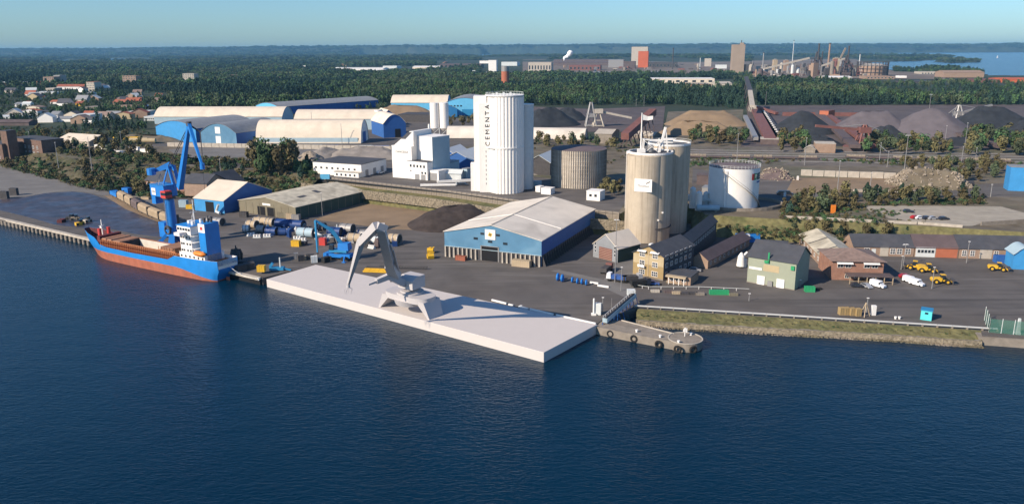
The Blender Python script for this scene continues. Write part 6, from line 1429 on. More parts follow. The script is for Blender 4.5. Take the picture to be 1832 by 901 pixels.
yh('blue_hall','small blue gabled hall with pale roof just left of the tall white silo',(780,210),(818,209),30,195,186,'gf','grey_white','blue_wall')
yh('arched_hall','low cream round roofed hall directly left of the tall white silo',(800,248),(860,248),22,.5,226,'as','beige_roof','concrete_pale')
h=yh('arched_hall','low long cream round roofed hall right of the tall white silo',(930,249),(1045,251),24,.5,229,'as','beige_roof','concrete_pale')
yh('gable_shed','pale gabled shed left of the inclined conveyor foot',(1064,256),(1094,257),30,239,231,'gs','concrete_pale','concrete')
yh('gable_shed','low pale long shed right of the inclined conveyor foot',(1125,246),(1168,249),14,241,235,'gs','concrete_pale','concrete')
h=yh('gable_shed','low cream shed among bushes at the left behind the road',(103,258),(160,262),22,250,240,'gs','cream_roof','concrete_pale')
h=yh('dark_platform','dark flat roofed loading building with turquoise trucks in front of brown heap',(712,218),(770,219),30,205,None,'flat','steel_dark','steel_dark')
crate('turquoise_lorry','turquoise lorry left on the dark platform yard','lorry',727,203,TZ,0,14,4,5,'turquoise'); crate('turquoise_lorry','turquoise lorry right on the dark platform yard','lorry',748,203,TZ,0,14,4,5,'turquoise'); crate('white_lorry','white lorry next to the turquoise ones','lorry',760,205,TZ,0,14,4,5,'white')
heap('sand_heap','brown sand heap between the round roofed halls and the long cream hall',(700,205),(745,205),24,187,'sand_brown')
heap('gravel_heap','light gravel heap left behind the white warehouse',(575,283),(590,281),16,262,'gravel_grey'); heap('gravel_heap','wide brown grey soil heap behind the white warehouse',(620,282),(680,280),20,262,'gravel_grey',nz=.2); heap('gravel_heap','pale small gravel cone at the left end of the gravel heaps',(553,288),(556,288),11,268,'rubble')
heap('gravel_heap','low brown earth ridge left of the cream barrier wall',(235,250),(290,252),20,241,'terrace_soil',nz=.25)
for k,(x,y,w_) in enumerate(((229,254,11),(249,256,7),(263,257,7))):
    p=G(x,y,TZ); T=thing('tank_wagon',['long yellow tank wagon behind the bushes','short pale yellow tank wagon right of the long one','rightmost pale tank wagon of the three'][k],'tank wagon',(p.x,p.y,TZ)); MB().tube((-w_,0,2.4),(w_,0,2.4),1.8,1.8,12).build('tank',M('yellow_paint' if k==0 else 'ochre_pale'),T,True); MB().box(-w_,w_,-1.2,1.2,.4,.9).build('frame',M('steel_dark'),T)
for k,(x,y) in enumerate(((180,264),(192,267),(201,271),(212,275),(240,268),(262,272))): crate('white_lorry',['white trailer below the cream shed','second white trailer below the cream shed','white flat trailer further down the road','white low trailer lowest on the road','white trailer near the earth ridge','white boxes right of the earth ridge'][k],'trailer',x,y,TZ,-.3,9,2.5,2.2,'white',ribs=False)
for k in range(8):
    x=470+k*30; crate('rail_wagon',['first','second','third','fourth','fifth','sixth','seventh','eighth'][k]+' dark blue flat wagon from the left below the round roofed halls','rail wagon',x,262.5+k*.35,TZ,0,13,2.6,1.8,['pale_blue','navy_wall','steel_dark'][k%3],'flat wagons below the halls')
# ---------------- coal and ore yards ----------------
heap('coal_heap','grey black coal heap right behind the tall white silo',(968,224),(990,223),26,189,'coal'); heap('coal_heap','second dark coal heap with sharp ridge farther right',(1012,214),(1020,214),19,189,'coal')
heap('sand_heap','upper terrace of the large brown sand heap',(1236,222),(1292,222),26,196,'sand_brown'); heap('sand_heap','lower front terrace of the large brown sand heap',(1222,238),(1280,240),20,215,'sand_brown')
heap('coal_heap','pointed black coal cone between the red conveyors',(1433,236),(1436,236),29,193,'coal',nz=.06); heap('coal_heap','black coal heap behind the pink flat roofed house',(1458,258),(1470,258),15,240,'coal')
heap('ore_heap','long purple grey ore heap with two soft tops',(1540,236),(1578,236),29,195,'ore_purple',nz=.08); heap('ore_heap','biggest purple ore heap behind the pale kerb wall',(1652,238),(1672,239),36,191,'ore_purple',nz=.06)
heap('coal_heap','dark coal heap in front of the purple heaps',(1578,252),(1590,252),17,221,'coal'); heap('coal_heap','large black coal heap under the stacker boom',(1752,226),(1786,226),31,188,'coal'); heap('coal_heap','black coal heap at the right edge',(1836,248),(1860,250),31,210,'coal',nz=.08)
heap('coal_heap','low bluish coal slope in front of the pale kerb wall',(1705,258),(1750,258),14,244,'coal',nz=.05)
T=thing('kerb_wall','pale low wall along the foot of the biggest purple ore heap','wall'); MB().bar(G(1660,241,TZ+1.5),G(1716,242,TZ+1.5),1,3).bar(G(1720,242,TZ+1.5),G(1752,244,TZ+1.5),1,3).build('wall',M('concrete_pale'),T)
def conveyor(label,a,b,za,zb,w,m,cat='conveyor',legs=6,mt='steel_brown',h=2.5):
    T=thing('conveyor',label,cat); A=G(*a,TZ+za); B=G(*b,TZ+zb); MB().bar(A,B,w,h).build('gallery',M(m),T)
    if legs:
        for i in range(legs):
            q=lerp(A,B,(i+.5)/legs); 
            if q.z-TZ>3: b_=MB(); b_.bar((q.x-w*.7,q.y,TZ),(q.x,q.y,q.z),.7).bar((q.x+w*.7,q.y,TZ),(q.x,q.y,q.z),.7); b_.build('trestle',M(mt),T)
    return T
T=conveyor('long red brown double belt running towards the camera at the left of the coal cone',(1352,197),(1378,250),3,3,9,'rust_red',legs=0)
conveyor('second parallel purple belt right next to the long red one',(1358,197),(1391,250),2.5,2.5,6,'steel_brown',legs=0)
T=thing('lamp_row','dark belt with a row of white lamps beside the red conveyor','conveyor'); A=G(1366,200,TZ+3); B=G(1397,249,TZ+3); MB().bar(A,B,7,1.5).build('belt',M('steel_dark'),T)
lm=MB().ctr((0,0,0),(1.6,1.6,1)).mesh('lamp',M('white'))
for i in range(15): obj('lamp',lm,T,lerp(A,B,(i+.5)/15)+Vector((0,0,1.2)))
conveyor('grey pipe conveyor left of the long red belt',(1333,208),(1352,248),3,3,4,'steel',legs=0)
conveyor('red belt crossing behind the black coal cone',(1356,192),(1390,203),6,2,4,'rust_red')
conveyor('red belt running past the orange transfer house',(1465,203),(1530,262),4,4,7,'steel_brown',legs=0); conveyor('second red belt right of the orange transfer house',(1480,205),(1560,262),4,4,5,'rust_red',legs=0)
conveyor('long thin red wall behind the purple heaps',(1400,204),(1560,205),2,2,1,'rust_red',legs=0,h=4)
conveyor('dark rail belt at the right foot of the biggest purple heap',(1690,232),(1790,262),3,3,5,'steel_brown',legs=0)
h=hall('transfer_house','small orange red transfer house behind the coal cone','building',(1465,214),(1481,215),TZ,14,198,None,'flat','rust_red','orange_wall')
h=hall('flat_roof_house','pink flat roofed house in front of the red conveyors','building',(1458,273),(1494,274),TZ,14,257,None,'flat','concrete_pale','brick_tan')
h=hall('flat_roof_house','pale flat roofed canopy at the end of the long red belt','building',(1360,258),(1396,259),TZ,14,249,None,'flat','concrete_pale','steel_brown'); h=hall('red_trestle_house','purple red lattice house right of the pink flat roofed house','building',(1507,270),(1545,272),TZ,10,262,None,'flat','rust_red','steel_brown')
h=hall('round_hut','small hut with arched pale roof left of the pink house','hut',(1438,273),(1458,274),TZ,10,267,262,'af','concrete_pale','concrete')
def stacker(label,base,top,tip,zt,m,tail=None):
    p=G(*base,TZ); T=thing('stacker',label,'stacker',p); ht=zat(p,top)-TZ; b=MB()
    for x in(-5,5):
        for y in(-5,5): b.bar((x,y,0),(x*.15,y*.15,ht),1.1)
    b.bar((-5,-5,1),(5,-5,1),1).bar((-5,5,1),(5,5,1),1).bar((-3.3,-3.3,ht*.4),(3.3,-3.3,ht*.4),.8).build('tower',M(m),T)
    q=RY(*tip,p.y)-p; s=Vector((0,0,zt)); MB().bar(s,q,1.8,1.8).build('boom',M(m if m!='steel_brown' else 'rust_red'),T); MB().tube((0,0,ht),lerp(s,q,.6),.35).tube((0,0,ht),(-q.x*.3,0,zt),.35).build('stay',M('steel'),T)
    MB().box(-4,4,-3,3,zt-2,zt+2).build('machine_house',M(m),T); return T
stacker('red brown stacker with long pale boom over the coal cone',(1543,262),223,(1459,225),12,'rust_red'); stacker('grey stacker with raised pale boom above the black heap',(1712,222),188,(1775,188),10,'steel'); stacker('grey reclaimer tower on the dark coal ground behind the clad tank',(1057,226),183,(1050,210),10,'steel'); stacker('smaller grey transfer tower right of the reclaimer tower',(1070,226),198,(1130,211),14,'concrete_pale')
T=conveyor('long purple inclined covered conveyor rising to the right above the coal ground',(1118,244),(1168,200),8,20,6,'rust_red',legs=7,h=5)
T=conveyor('pale gallery descending from the steelworks to the coal yard',(1346,190),(1342,163),12,20,5,'concrete_pale',legs=4)
T=conveyor('dark gallery section above the forest near the steelworks',(1342,163),(1335,138),18,26,6,'steel_dark',legs=3)
h=hall('transfer_tower','pale transfer house at the top of the long red belts','building',(1342,200),(1357,200),TZ,12,190,None,'flat','concrete_pale','concrete_pale')
# ---------------- steelworks and far buildings ----------------
def far(name,label,x0,x1,base,top,m,rm=None,depth=None,cat='building',style='flat',z=None,rt=None,group=None,winrow=None):
    zz=z if z is not None else float(land_h(np.array([G(x0,base,9).x]),np.array([G(x0,base,9).y]))[0])
    h=hall(name,label,cat,(x0,base),(x1,base),zz,depth or 25,top,rt,style,rm or m,m,group)
    if winrow:
        nx,nz=winrow; fm,pmm=winmesh(max(1.2,h.W/nx*.45),max(1.2,h.h/nz*.4),1,1,'grey_white','glass')
        for i in range(nx):
            for j in range(nz): o=obj('window',fm,h.e,(h.W*(i+.5)/nx,-.03,h.h*(j+.3)/nz)); obj('pane',pmm,o)
    return h
h=far('plant_tower','very tall tan concrete block tower of the steelworks',1309,1330,135,80,'tan_tower',depth=50,cat='tower')
MB().box(h.W*.6,h.W*.9,8,20,h.h,h.h+5).build('roof_house',M('tan_tower'),h.e); MB().tube((h.W*.7,10,h.h+5),(h.W*.7,10,h.h+12),1.2).build('vent',M('steel_dark'),h.e)
for i in range(3): MB().box(-.4,0,5+i*14,8+i*14,5,h.h-8).build('pilaster',M('tan_tower'),h.e)
MB().box(h.W,h.W+14,5,35,0,h.h*.35).build('side_annex',M('steel_dark'),h.e)
far('plant_tower','tall pale grey steelworks block with dark top behind the red one',1129,1158,118,84,'concrete_pale',rm='dark_roof',depth=60,cat='tower')
far('plant_tower','bright orange red steelworks block',1141,1159,122,92,'red_tower',depth=50,cat='tower')
L_=[('long brown mill hall of the steelworks with dark upper row',990,1088,113,106,'steel_brown'),('white silo office cube on the forest edge',874,888,128,108,'white'),('low white flat hall left of the white cube',858,876,114,109,'white'),('pale hall with grey roof by the red chimney',897,925,118,111,'grey_white'),('blocky beige twin hall',945,986,130,112,'concrete_pale'),('dark brown long hall behind the beige twin hall',985,1090,118,110,'steel_brown'),('reddish brown low hall',1018,1074,127,117,'rust_red'),('grey brown block hall left of the red tower',1088,1115,122,107,'steel'),('dark brown hall right of the grey block',1115,1136,124,110,'steel_brown'),('dark grey low hall right of the red tower',1160,1212,122,112,'steel_dark'),('small grey works building with pale gable',1190,1196,120,114,'grey_white'),('long cream warehouse at the forest edge under the steelworks',1162,1278,150,141,'cream_roof'),('brick warehouse below the cream one',1232,1272,160,151,'brick'),('cream gabled hall right of the brick warehouse',1281,1309,158,146,'concrete_pale'),('small white roofed hall in the forest',1123,1142,147,144,'white'),('pale block left of the tan tower',1260,1272,120,105,'concrete_pale'),('pale works block with flat roof',1280,1300,124,116,'grey_white'),('long grey low hall behind the forest edge',1060,1180,134,128,'steel'),('grey low hall with light roof among trees',1020,1060,134,131,'concrete'),('cream gabled hall right under the blast furnaces',1475,1524,145,136,'cream_roof'),('white tall slab building left of the gas holder',1538,1547,137,121,'white'),('white low building left of the gas holder',1524,1540,132,124,'grey_white'),('brown low shed line in front of the gas holder',1550,1600,142,137,'brick_tan'),('dark long low storage in the scrub',1620,1680,149,145,'steel_dark'),('purple grey long waterfront hall',1688,1760,139,126,'brick_tan'),('pale quarry like waterfront sheds',1648,1690,134,129,'concrete_pale'),('red brown long roofed wharf shed',1738,1788,148,141,'rust_red'),('bright red long wharf shed at the right edge',1792,1850,148,139,'red_tower'),('tiny white building on the shore',1608,1622,140,136,'white'),('white long hall in the far forest',607,686,127,121,'white'),('white hall right of the long far forest hall',657,686,128,124.5,'white'),('tiny white house in the far forest',586,595,130,126,'white'),('white pair of small halls in the forest',685,710,123,118,'grey_white'),('cream ridge hall among the trees',738,786,125,118,'cream_roof'),('dark brown long hall before the far trees',786,860,122,114,'steel_brown'),('small white farm in the distant forest',533,548,121,118,'white')]
for (lab,x0,x1,b,t,m) in L_:
    gb='gabled' in lab or 'ridge' in lab or 'long' in lab and 'warehouse' not in lab
    far('works_building',lab,x0,x1,b,t if not gb else t+(b-t)*.3,m,rm='white' if m in('white','cream_roof') else 'grey_roof' if m in('steel','grey_white','concrete') else m,depth=60 if x1-x0>20 else 25,style='gs' if gb else 'flat',rt=t if gb else None,winrow=(8,1) if x1-x0>40 and not gb else None)
def chimney(label,x,base,top,m,r=2.2,band=None):
    p=G(x,base,5); h_=zat(p,top)-5; T=thing('chimney',label,'chimney',p); MB().tube((0,0,0),(0,0,h_),r,r*.7,12).build('stack',M(m),T,True); MB().ring((0,0,h_*.97),r*1.1,r*.6,h_*.03,12).build('cap',M('steel_dark'),T)
    if band: MB().ring((0,0,h_*.75),r*1.05,r*.7,h_*.1,12).build('band',M('white'),T)
for a in(('tallest pink brown chimney of the blast furnaces',1480,134,77,'brick_tan',3.2),('dark chimney left of the tallest one',1461,134,78,'steel_dark',3),('dark chimney at the right of the furnaces',1514,138,82,'steel_dark',2.6),('short dark chimney between the tall ones',1468,134,92,'steel_dark',2),('slim dark chimney above the pale gallery foot',1364,130,94,'steel',2.4),('dark lattice like chimney right of the red tower',1203,125,86,'steel_dark',2.4),('thin white pole mast among the furnaces',1416,130,72,'grey_white',1.2),('slim white tapered stack left of the gas holder',1535,136,96,'grey_white',1.6),('short twin stack left of the gas holder',1531,137,110,'steel_dark',1.6),('thin pale mast of the far works',1252,125,103,'grey_white',1.5),('distant mast right of the tan tower',1345,130,108,'steel',1.2)): chimney(*a)
T=thing('steam_plume','small white steam puff rising behind the brown mill hall','steam'); 
b=bmesh.new()
c0=RY(1008,107,2600); c1=RY(1021,95,2600)
for i in range(9):
    q=lerp(c0,c1,i/8)+Vector((random.uniform(-2,2),0,random.uniform(-1,1))); bmesh.ops.create_icosphere(b,subdivisions=2,radius=2.2+i*.75,matrix=Matrix.Translation(q))
me=bpy.data.meshes.new('puff'); 
for v_ in b.verts: v_.co+=Vector((noise.noise(v_.co*.2),noise.noise(v_.co*.2+Vector((9,0,0))),noise.noise(v_.co*.2+Vector((0,9,0)))))*2.5
b.to_mesh(me); b.free(); me.materials.append(M('steam')); me.polygons.foreach_set('use_smooth',[True]*len(me.polygons)); obj('puff',me,T)
# old red water tower
T,r,h_,c_=cylthing('water_tower','round rust red tower with pale top rising from the forest','tower',(904,156),9,7,128,'orange_wall','grey_roof',.1); MB().cyl((0,0,h_),r*1.02,h_*.33,20).build('top_ring',M('steel'),T,True)
# blast furnaces
def furnace(label,x,base,top,s=1):
    p=G(x,base,5); h_=zat(p,top)-5; T=thing('blast_furnace',label,'blast furnace',p)
    MB().cyl((0,0,0),9*s,h_*.3,16,7*s).cyl((0,0,h_*.3),7*s,h_*.35,16,4*s).build('shell',M('steel_brown'),T,True)
    b=MB()
    for sx in(-1,1):
        for sy in(-1,1): b.bar((sx*12*s,sy*12*s,0),(sx*9*s,sy*9*s,h_*.75),1.6)
    for k in range(5):
        z=h_*(.12+k*.15); w_=13*s
        b.box(-w_,w_,-w_,-w_+1.5,z,z+1).box(-w_,w_,w_-1.5,w_,z,z+1).box(-w_,-w_+1.5,-w_,w_,z,z+1).box(w_-1.5,w_,-w_,w_,z,z+1)
    b.build('frame',M('steel_brown'),T)
    MB().tube((-5*s,0,h_*.6),(0,0,h_),2.0).tube((5*s,0,h_*.6),(0,0,h_),2.0).tube((0,0,h_),(22*s,4,h_*.4),2.4,3).cyl((22*s,4,h_*.12),6*s,h_*.3,14).build('downcomer',M('steel_dark'),T,True)
    MB().box(-14*s,14*s,-10,10,0,h_*.22).build('cast_house',M('steel_brown'),T)
furnace('left blast furnace with dark pointed top',1458,134,93); furnace('right blast furnace with dark tower and slanted bridge',1511,138,99,.8)
for k,(x,b_,t,m,r) in enumerate(((1397,133,112,'concrete_pale',5),(1417,134,116,'grey_white',4.5),(1427,135,121,'grey_white',4.5),(1409,132,118,'steel',4),(1390,133,124,'grey_white',4),(1385,131,107,'tan',6),(1405,128,108,'brick_tan',7),(1494,130,104,'ochre_pale',8),(1503,134,118,'steel_dark',6),(1447,134,116,'steel_brown',7),(1433,132,114,'steel_brown',5),(1488,136,118,'steel_brown',7),(1478,137,122,'steel_dark',6),(1521,134,112,'steel_brown',5),(1525,138,124,'steel_dark',5))):
    p=G(x,b_,5); h_=zat(p,t)-5; T=thing('stove',['pale stove farthest left','pale twin stove beside the gallery','second pale twin stove','grey vessel behind the pale stoves','low white vessel near the gallery foot','tan square tower at the left of the furnaces','pinkish tower behind the gallery','ochre box building between the chimneys','dark vessel left of the right furnace','brown vessel left of the left furnace','small brown vessel between stoves and furnace','brown block between the furnaces','dark block below the tall chimney','brown tower right of the right furnace','dark low vessel at the right of the furnaces'][k]+' in the steelworks','works vessel',p,0,'vessels of the steelworks')
    if m in('tan','brick_tan','ochre_pale') or k in(11,12): MB().box(-r,r,-r,r,0,h_).build('body',M(m),T); MB().box(-r*.5,r*.5,-r*.5,r*.5,h_,h_+3).build('roof_house',M('steel'),T)
    else: MB().cyl((0,0,0),r,h_*.9,14).cyl((0,0,h_*.9),r,h_*.1,14,r*.3).build('shell',M(m),T,True)
T=thing('gallery','long pale inclined conveyor gallery leading up to the left furnace','conveyor'); A=RY(1364,124,2250); B=RY(1448,104,2250); MB().bar(A,B,5,4.5).build('gallery',M('concrete_pale'),T); MB().bar((A.x,A.y,5),A,8,8).build('head_tower',M('white'),T)
for i in range(1,7): q=lerp(A,B,i/7); MB().bar((q.x-3,q.y,5),q,1.2).bar((q.x+3,q.y,5),q,1.2).build('trestle',M('steel'),T)
T=thing('gallery','second pale gallery rising right to the right furnace','conveyor'); A=RY(1470,118,2200); B=RY(1511,105,2200); MB().bar(A,B,5,4).build('gallery',M('concrete_pale'),T); MB().bar((A.x,A.y,5),A,3).build('trestle',M('steel'),T)
T=thing('skip_bridge','steep pale skip bridge leaning against the dark right chimney','conveyor'); MB().bar(RY(1503,106,2150),RY(1513,86,2150),4,4).build('bridge',M('concrete'),T)
p=G(1571,138,5); dp=p.y; r=25/F*(p.y*cp+75*sp); T=thing('gas_holder','big round gas holder with dark lattice guide frame','gas holder',(p.x,p.y+r,5)); h_=zat(p,112)-5
MB().cyl((0,0,0),r,h_*.75,36).build('wall',M('brick_tan'),T,True); MB().cyl((0,0,h_*.75),r,h_*.15,36,r*.5).build('roof',M('concrete_pale'),T,True)
b=MB()
for i in range(24): a=2*math.pi*i/24; b.bar((r*1.04*math.cos(a),r*1.04*math.sin(a),0),(r*1.04*math.cos(a),r*1.04*math.sin(a),h_*1.05),1.2)
for k in(.3,.55,.8,1.0): b.ring((0,0,h_*k),r*1.06,r*1.03,1.0,36)
b.build('guide_frame',M('steel_dark'),T)
# ---------------- town on the left ----------------
TW_=[('brick high rise block with flat roof in the town',79,98,154,138,'brick_tan',3),('taller grey and blue rear part of the brick high rise',98,109,152,135,'steel',3),('long red roofed white row left of the yellow house',102,158,160,151,'red_roof',0),('tall pale yellow house with gable',156,170,163,147,'town_wall',3),('pinkish apartment block beyond the town trees',220,244,149,136,'brick_tan',3),('pale apartment block with window grid in the forest',328,348,147,132,'concrete_pale',4),('long low red roofed terrace right of the apartment block',378,455,146,141,'rust_red',0),('second red roofed low terrace in the trees',473,500,144,138,'rust_red',0),('long flat grey roofed hall at the far left edge',0,78,150,147,'grey_white',0),('small orange roofed house left of the town trees',62,76,178,172,'orange_wall',0),('orange roofed wide house in the gardens',90,112,186,179,'orange_wall',0),('yellow gabled house in the gardens',135,146,190,181,'yellow_paint',0),('white gabled house at the left edge gardens',26,36,191,183,'white',0),('small pale house right of the white gabled house',43,50,188,181,'town_wall',0),('grey flat roofed hall above the gardens',58,100,168,165,'grey_white',0),('pale long low hall in front of the high rise',82,98,163,158,'concrete_pale',0),('white stepped warehouse at the left',90,104,214,199,'white',0),('white long hall right of the stepped warehouse',103,131,218,208,'white',0),('white trucks hall beside the road',131,163,219,206,'grey_white',0),('dark flat roofed hall behind the white halls',60,100,206,200,'steel_dark',0),('long dark brown hall at the left edge',-20,52,225,214,'steel_brown',0),('long blue grey roofed hall at the left edge',-20,36,212,209,'grey_white',0),('flat brick hall with white rim in the trees',206,243,196,190,'brick_tan',0),('grey hall right of the flat brick hall',229,262,208,200,'grey_white',0),('dark shed beside the flat brick hall',245,268,193,190,'navy_wall',0),('white small hall near the long cream hall',262,276,192,189,'white',0),('grey hall left of the flat brick hall',150,172,201,192,'concrete',0),('pale gabled hall in the scrub near the round roofed halls',258,280,216,209,'grey_white',0),('dark blue roofed house among town trees',170,205,158,150,'dark_roof',0),('grey roofed house between town trees',132,160,172,167,'dark_roof',0),('small white house in the town trees',157,164,170,164,'white',0)]
for (lab,x0,x1,b,t,m,n) in TW_:
    z=9.9 if b>150 else 9.0
    gb=n==0 and ('house' in lab or 'terrace' in lab or 'row' in lab)
    far('town_building',lab,x0,x1,b,t if not gb else lerp(b,t,.55),('white' if 'roofed' in lab and m in('red_roof','orange_wall','rust_red') else m),rm=m if m not in('white','town_wall','yellow_paint') else 'red_roof' if m!='white' else 'grey_roof',depth=14 if gb else 22,style='gs' if gb else 'flat',rt=t if gb else None,z=z,winrow=((5,n+1) if n else (6,1) if x1-x0>18 and not gb else None))
rh=random.Random(21)
for k in range(58):
    if k<40: x=rh.uniform(0,290); y=rh.uniform(152,222); z=9.9
    else: x=rh.uniform(300,900); y=rh.uniform(112,140); z=5.5
    A=G(x,y,z); w_=rh.uniform(9,20)*(1 if k<40 else 1.7); x2=x+w_/(A.y*cp+70*sp)*F
    rc=rh.choice(['red_roof','dark_roof','grey_roof','tile_roof','orange_wall','grey_white']); wc=rh.choice(['white','town_wall','concrete_pale','ochre_pale','brick_tan'])
    cn={'red_roof':'red','dark_roof':'black','grey_roof':'grey','tile_roof':'brown','orange_wall':'orange','grey_white':'white'}[rc]; wn={'white':'white','town_wall':'cream','concrete_pale':'beige','ochre_pale':'yellowish','brick_tan':'brick'}[wc]
    pl='at the left edge of the town' if x<90 else 'in the middle of the town trees' if x<190 else 'at the right of the town near the halls' if x<300 else 'far away in the forest left of the white silo'
    h=hall('town_house','small %s house with %s roof %s'%(wn,cn,pl),'house',(x,y),(x2,y+rh.uniform(-.5,.6)),z,rh.uniform(8,12),rh.uniform(3,6),rh.uniform(7,9.5),rh.choice(['gs','gs','gf']),rc,wc,'small houses of the town')
sb=G(1784,104,0); T=thing('sailing_boat','tiny white sailing boat far out on the sea','boat',sb); MB().xz([(-4,0),(5,0),(6.5,1.6),(-4.5,1.6)],-1.3,1.3).build('hull',M('white'),T); MB().xz([(0,2),(7,2),(0,22)],-.1,.1).xz([(-6,2),(-.6,2),(-.6,19)],-.1,.1).build('sail',M('white'),T)
rq=random.Random(11); seen_={}
for k in range(130):
    x=rq.uniform(1338,1560) if k<84 else rq.uniform(960,1338); b_=rq.uniform(124,139) if k<84 else rq.uniform(116,134); z=float(land_h(np.array([0.]),np.array([G(x,b_,6).y]))[0]); p=G(x,b_,z); hh_=rq.uniform(8,30)*(1.5 if 1440<x<1530 else .8 if x>1338 else .55); w_=rq.uniform(5,17); m=rq.choice(['steel_brown','steel','concrete','brick_tan','steel_dark','concrete_pale','rust_red'])
    cn={'steel_brown':'dark brown','steel':'grey','concrete':'stone grey','brick_tan':'pinkish','steel_dark':'black','concrete_pale':'pale','rust_red':'rusty red'}[m]; hn_='tall' if hh_>24 else 'middling' if hh_>15 else 'low'
    T=thing('works_structure','%s %s works structure %s'%(hn_,cn,'west of the tan tower' if x<1338 else 'left of the furnaces' if x<1440 else 'among the furnaces' if x<1530 else 'beside the gas holder'),'works structure',p,rq.uniform(-.5,.5),'small structures of the steelworks')
    t_=k%4
    if t_==0: MB().box(-w_,w_,-w_*.6,w_*.6,0,hh_*.5).xz([(-w_,hh_*.5),(w_,hh_*.5),(0,hh_*.66)],-w_*.6,w_*.6).build('body',M(m),T)
    elif t_==1: MB().cyl((0,0,0),w_*.4,hh_,12).tube((0,0,hh_*.8),(w_*1.6,0,hh_*.3),w_*.15).build('vessel',M(m),T,True)
    elif t_==2:
        b=MB()
        for sx in(-1,1):
            for sy in(-1,1): b.bar((sx*w_*.5,sy*w_*.5,0),(sx*w_*.35,sy*w_*.35,hh_),.9)
        for q_ in(.3,.6,.95): b.box(-w_*.5,w_*.5,-w_*.5,w_*.5,hh_*q_,hh_*q_+.9)
        b.build('frame',M(m),T)
    else: MB().box(-w_*.5,w_*.5,-w_*.5,w_*.5,0,hh_).box(-w_*.3,w_*.8,-w_*.3,w_*.3,hh_*.7,hh_*1.15).build('body',M(m),T)
# ---------------- vegetation ----------------
def zone(poly,z,n,mind):
    q=gp(poly,z); xs=[p[0] for p in q]; ys=[p[1] for p in q]; out=[]; tries=0
    while len(out)<n and tries<n*30:
        tries+=1; x=random.uniform(min(xs),max(xs)); y=random.uniform(min(ys),max(ys))
        if pip(np.array([x]),np.array([y]),q)[0] and all((x-a)**2+(y-b)**2>mind**2 for a,b in out): out.append((x,y))
    return out
def slope_z(x,y):
    best=None
    for i in range(0,6):
        a,b=botw[i],botw[i+1]
        if a.x<=x<=b.x: 
            t=(x-a.x)/(b.x-a.x); lo=lerp(a,b,t); hi=lerp(topw[i],topw[i+1],t); s=(y-lo.y)/max(1,(hi.y-lo.y)); return QZ+(TZ-QZ)*min(1,max(0,s))
    return TZ
allt=0; wp_=[]; ws_=[]
def plant(poly,z,n,mind,keys,h0,h1,label,group,wf=(.8,1.1),slope=False,far=False,sz=.2):
    global allt
    for x,y in zone(poly,z,n,mind):
        k=random.choice(keys); h=random.uniform(h0,h1); zz=slope_z(x,y) if slope else z; allt+=1
        if n>20 and (allt*7)%20<11: wp_.append((x,y,zz-sz)); w_=h*random.uniform(*wf); ws_.append((w_,w_,h)); continue
        sd='tall' if h>h0+.66*(h1-h0) else 'medium high' if h>h0+.33*(h1-h0) else 'low'
        kd={'olive':'olive','green':'green','dark':'dark pointed','birch':'birch like','bush':'bushy'}[k]
        tree(x,y,zz-sz,h,h*random.uniform(*wf),k,sd+' '+kd+' tree '+label,group,far)
plant([(0,292),(0,268),(130,285),(300,292),(300,345),(250,345),(200,330),(150,325),(80,308)],5,66,5,['olive','olive','green','bush'],4,8.5,'on the rocky slope above the left quay','trees on the rocky slope',(.8,1.1),True)
plant([(150,310),(250,322),(262,345),(240,345),(190,335)],5,10,5,['dark','olive'],5,9,'at the foot of the rocks','trees at the foot of the rocks',(.7,1),True)
plant([(0,262),(0,240),(100,238),(280,248),(280,285),(130,276)],TZ,60,7,['olive','olive','birch','green'],5,10,'in the scrub above the left slope','trees in the left scrub',(.8,1.1))
plant([(455,325),(460,305),(520,303),(528,324)],6,14,4,['olive','olive','green'],17,22,'in the clump left of the white warehouse','tall trees left of the white warehouse',(.55,.75))
plant([(528,325),(530,308),(565,310),(568,325)],7,6,5,['green','dark'],9,12,'at the right of the tall clump','medium trees by the white warehouse',(.6,.8))
plant([(385,310),(390,290),(455,292),(455,305)],TZ,12,5,['olive','dark'],3,6,'near the black roofed houses','small trees near the black roofed houses')
plant([(1235,262),(1235,243),(1330,243),(1345,262)],TZ,26,6,['birch','olive','green'],7,12,'in the row along the railway left of the red belts','birches along the railway')
plant([(1395,272),(1395,246),(1450,250),(1450,272)],TZ,16,7,['green','olive'],7,12,'in front of the coal cone','trees in front of the coal cone')
plant([(1545,276),(1548,254),(1700,258),(1700,280)],TZ,34,7,['green','birch','olive'],7,11.5,'along the railway below the purple heaps','trees below the purple heaps')
plant([(1722,279),(1722,250),(1850,245),(1850,284)],TZ,34,7,['green','green','olive'],8,13,'along the railway at the right','dense trees at the right of the railway')
plant([(1610,302),(1612,288),(1790,290),(1800,326),(1720,328)],TZ,44,5.5,['olive','olive','birch'],4,7.5,'between the rail yard and the rubble heap','brown trees behind the rubble heap')
plant([(1400,368),(1480,350),(1640,350),(1750,352),(1752,368),(1560,368),(1470,385),(1400,385)],TZ,62,4.2,['olive','birch','dark','olive'],3.5,8,'in the band above the parking lot','scrub trees above the parking lot')
plant([(1425,420),(1400,400),(1560,402),(1680,412),(1680,425),(1500,425)],6,36,4,['olive','dark','bush'],3,5.5,'on the bank behind the brick workshops','small trees on the workshop bank')
plant([(940,262),(940,250),(1120,252),(1115,268),(1000,268)],TZ,24,6,['olive','dark','birch'],4,9,'beside the low cream hall','small trees by the low cream hall')
plant([(1085,338),(1068,350),(1090,362),(1110,345)],TZ,5,4,['olive'],5,8,'beside the white hut','bush trees beside the white hut')
plant([(800,228),(800,216),(862,214),(862,228)],TZ,14,6,['olive'],6,9,'left of the tall white silo','trees left of the tall white silo')
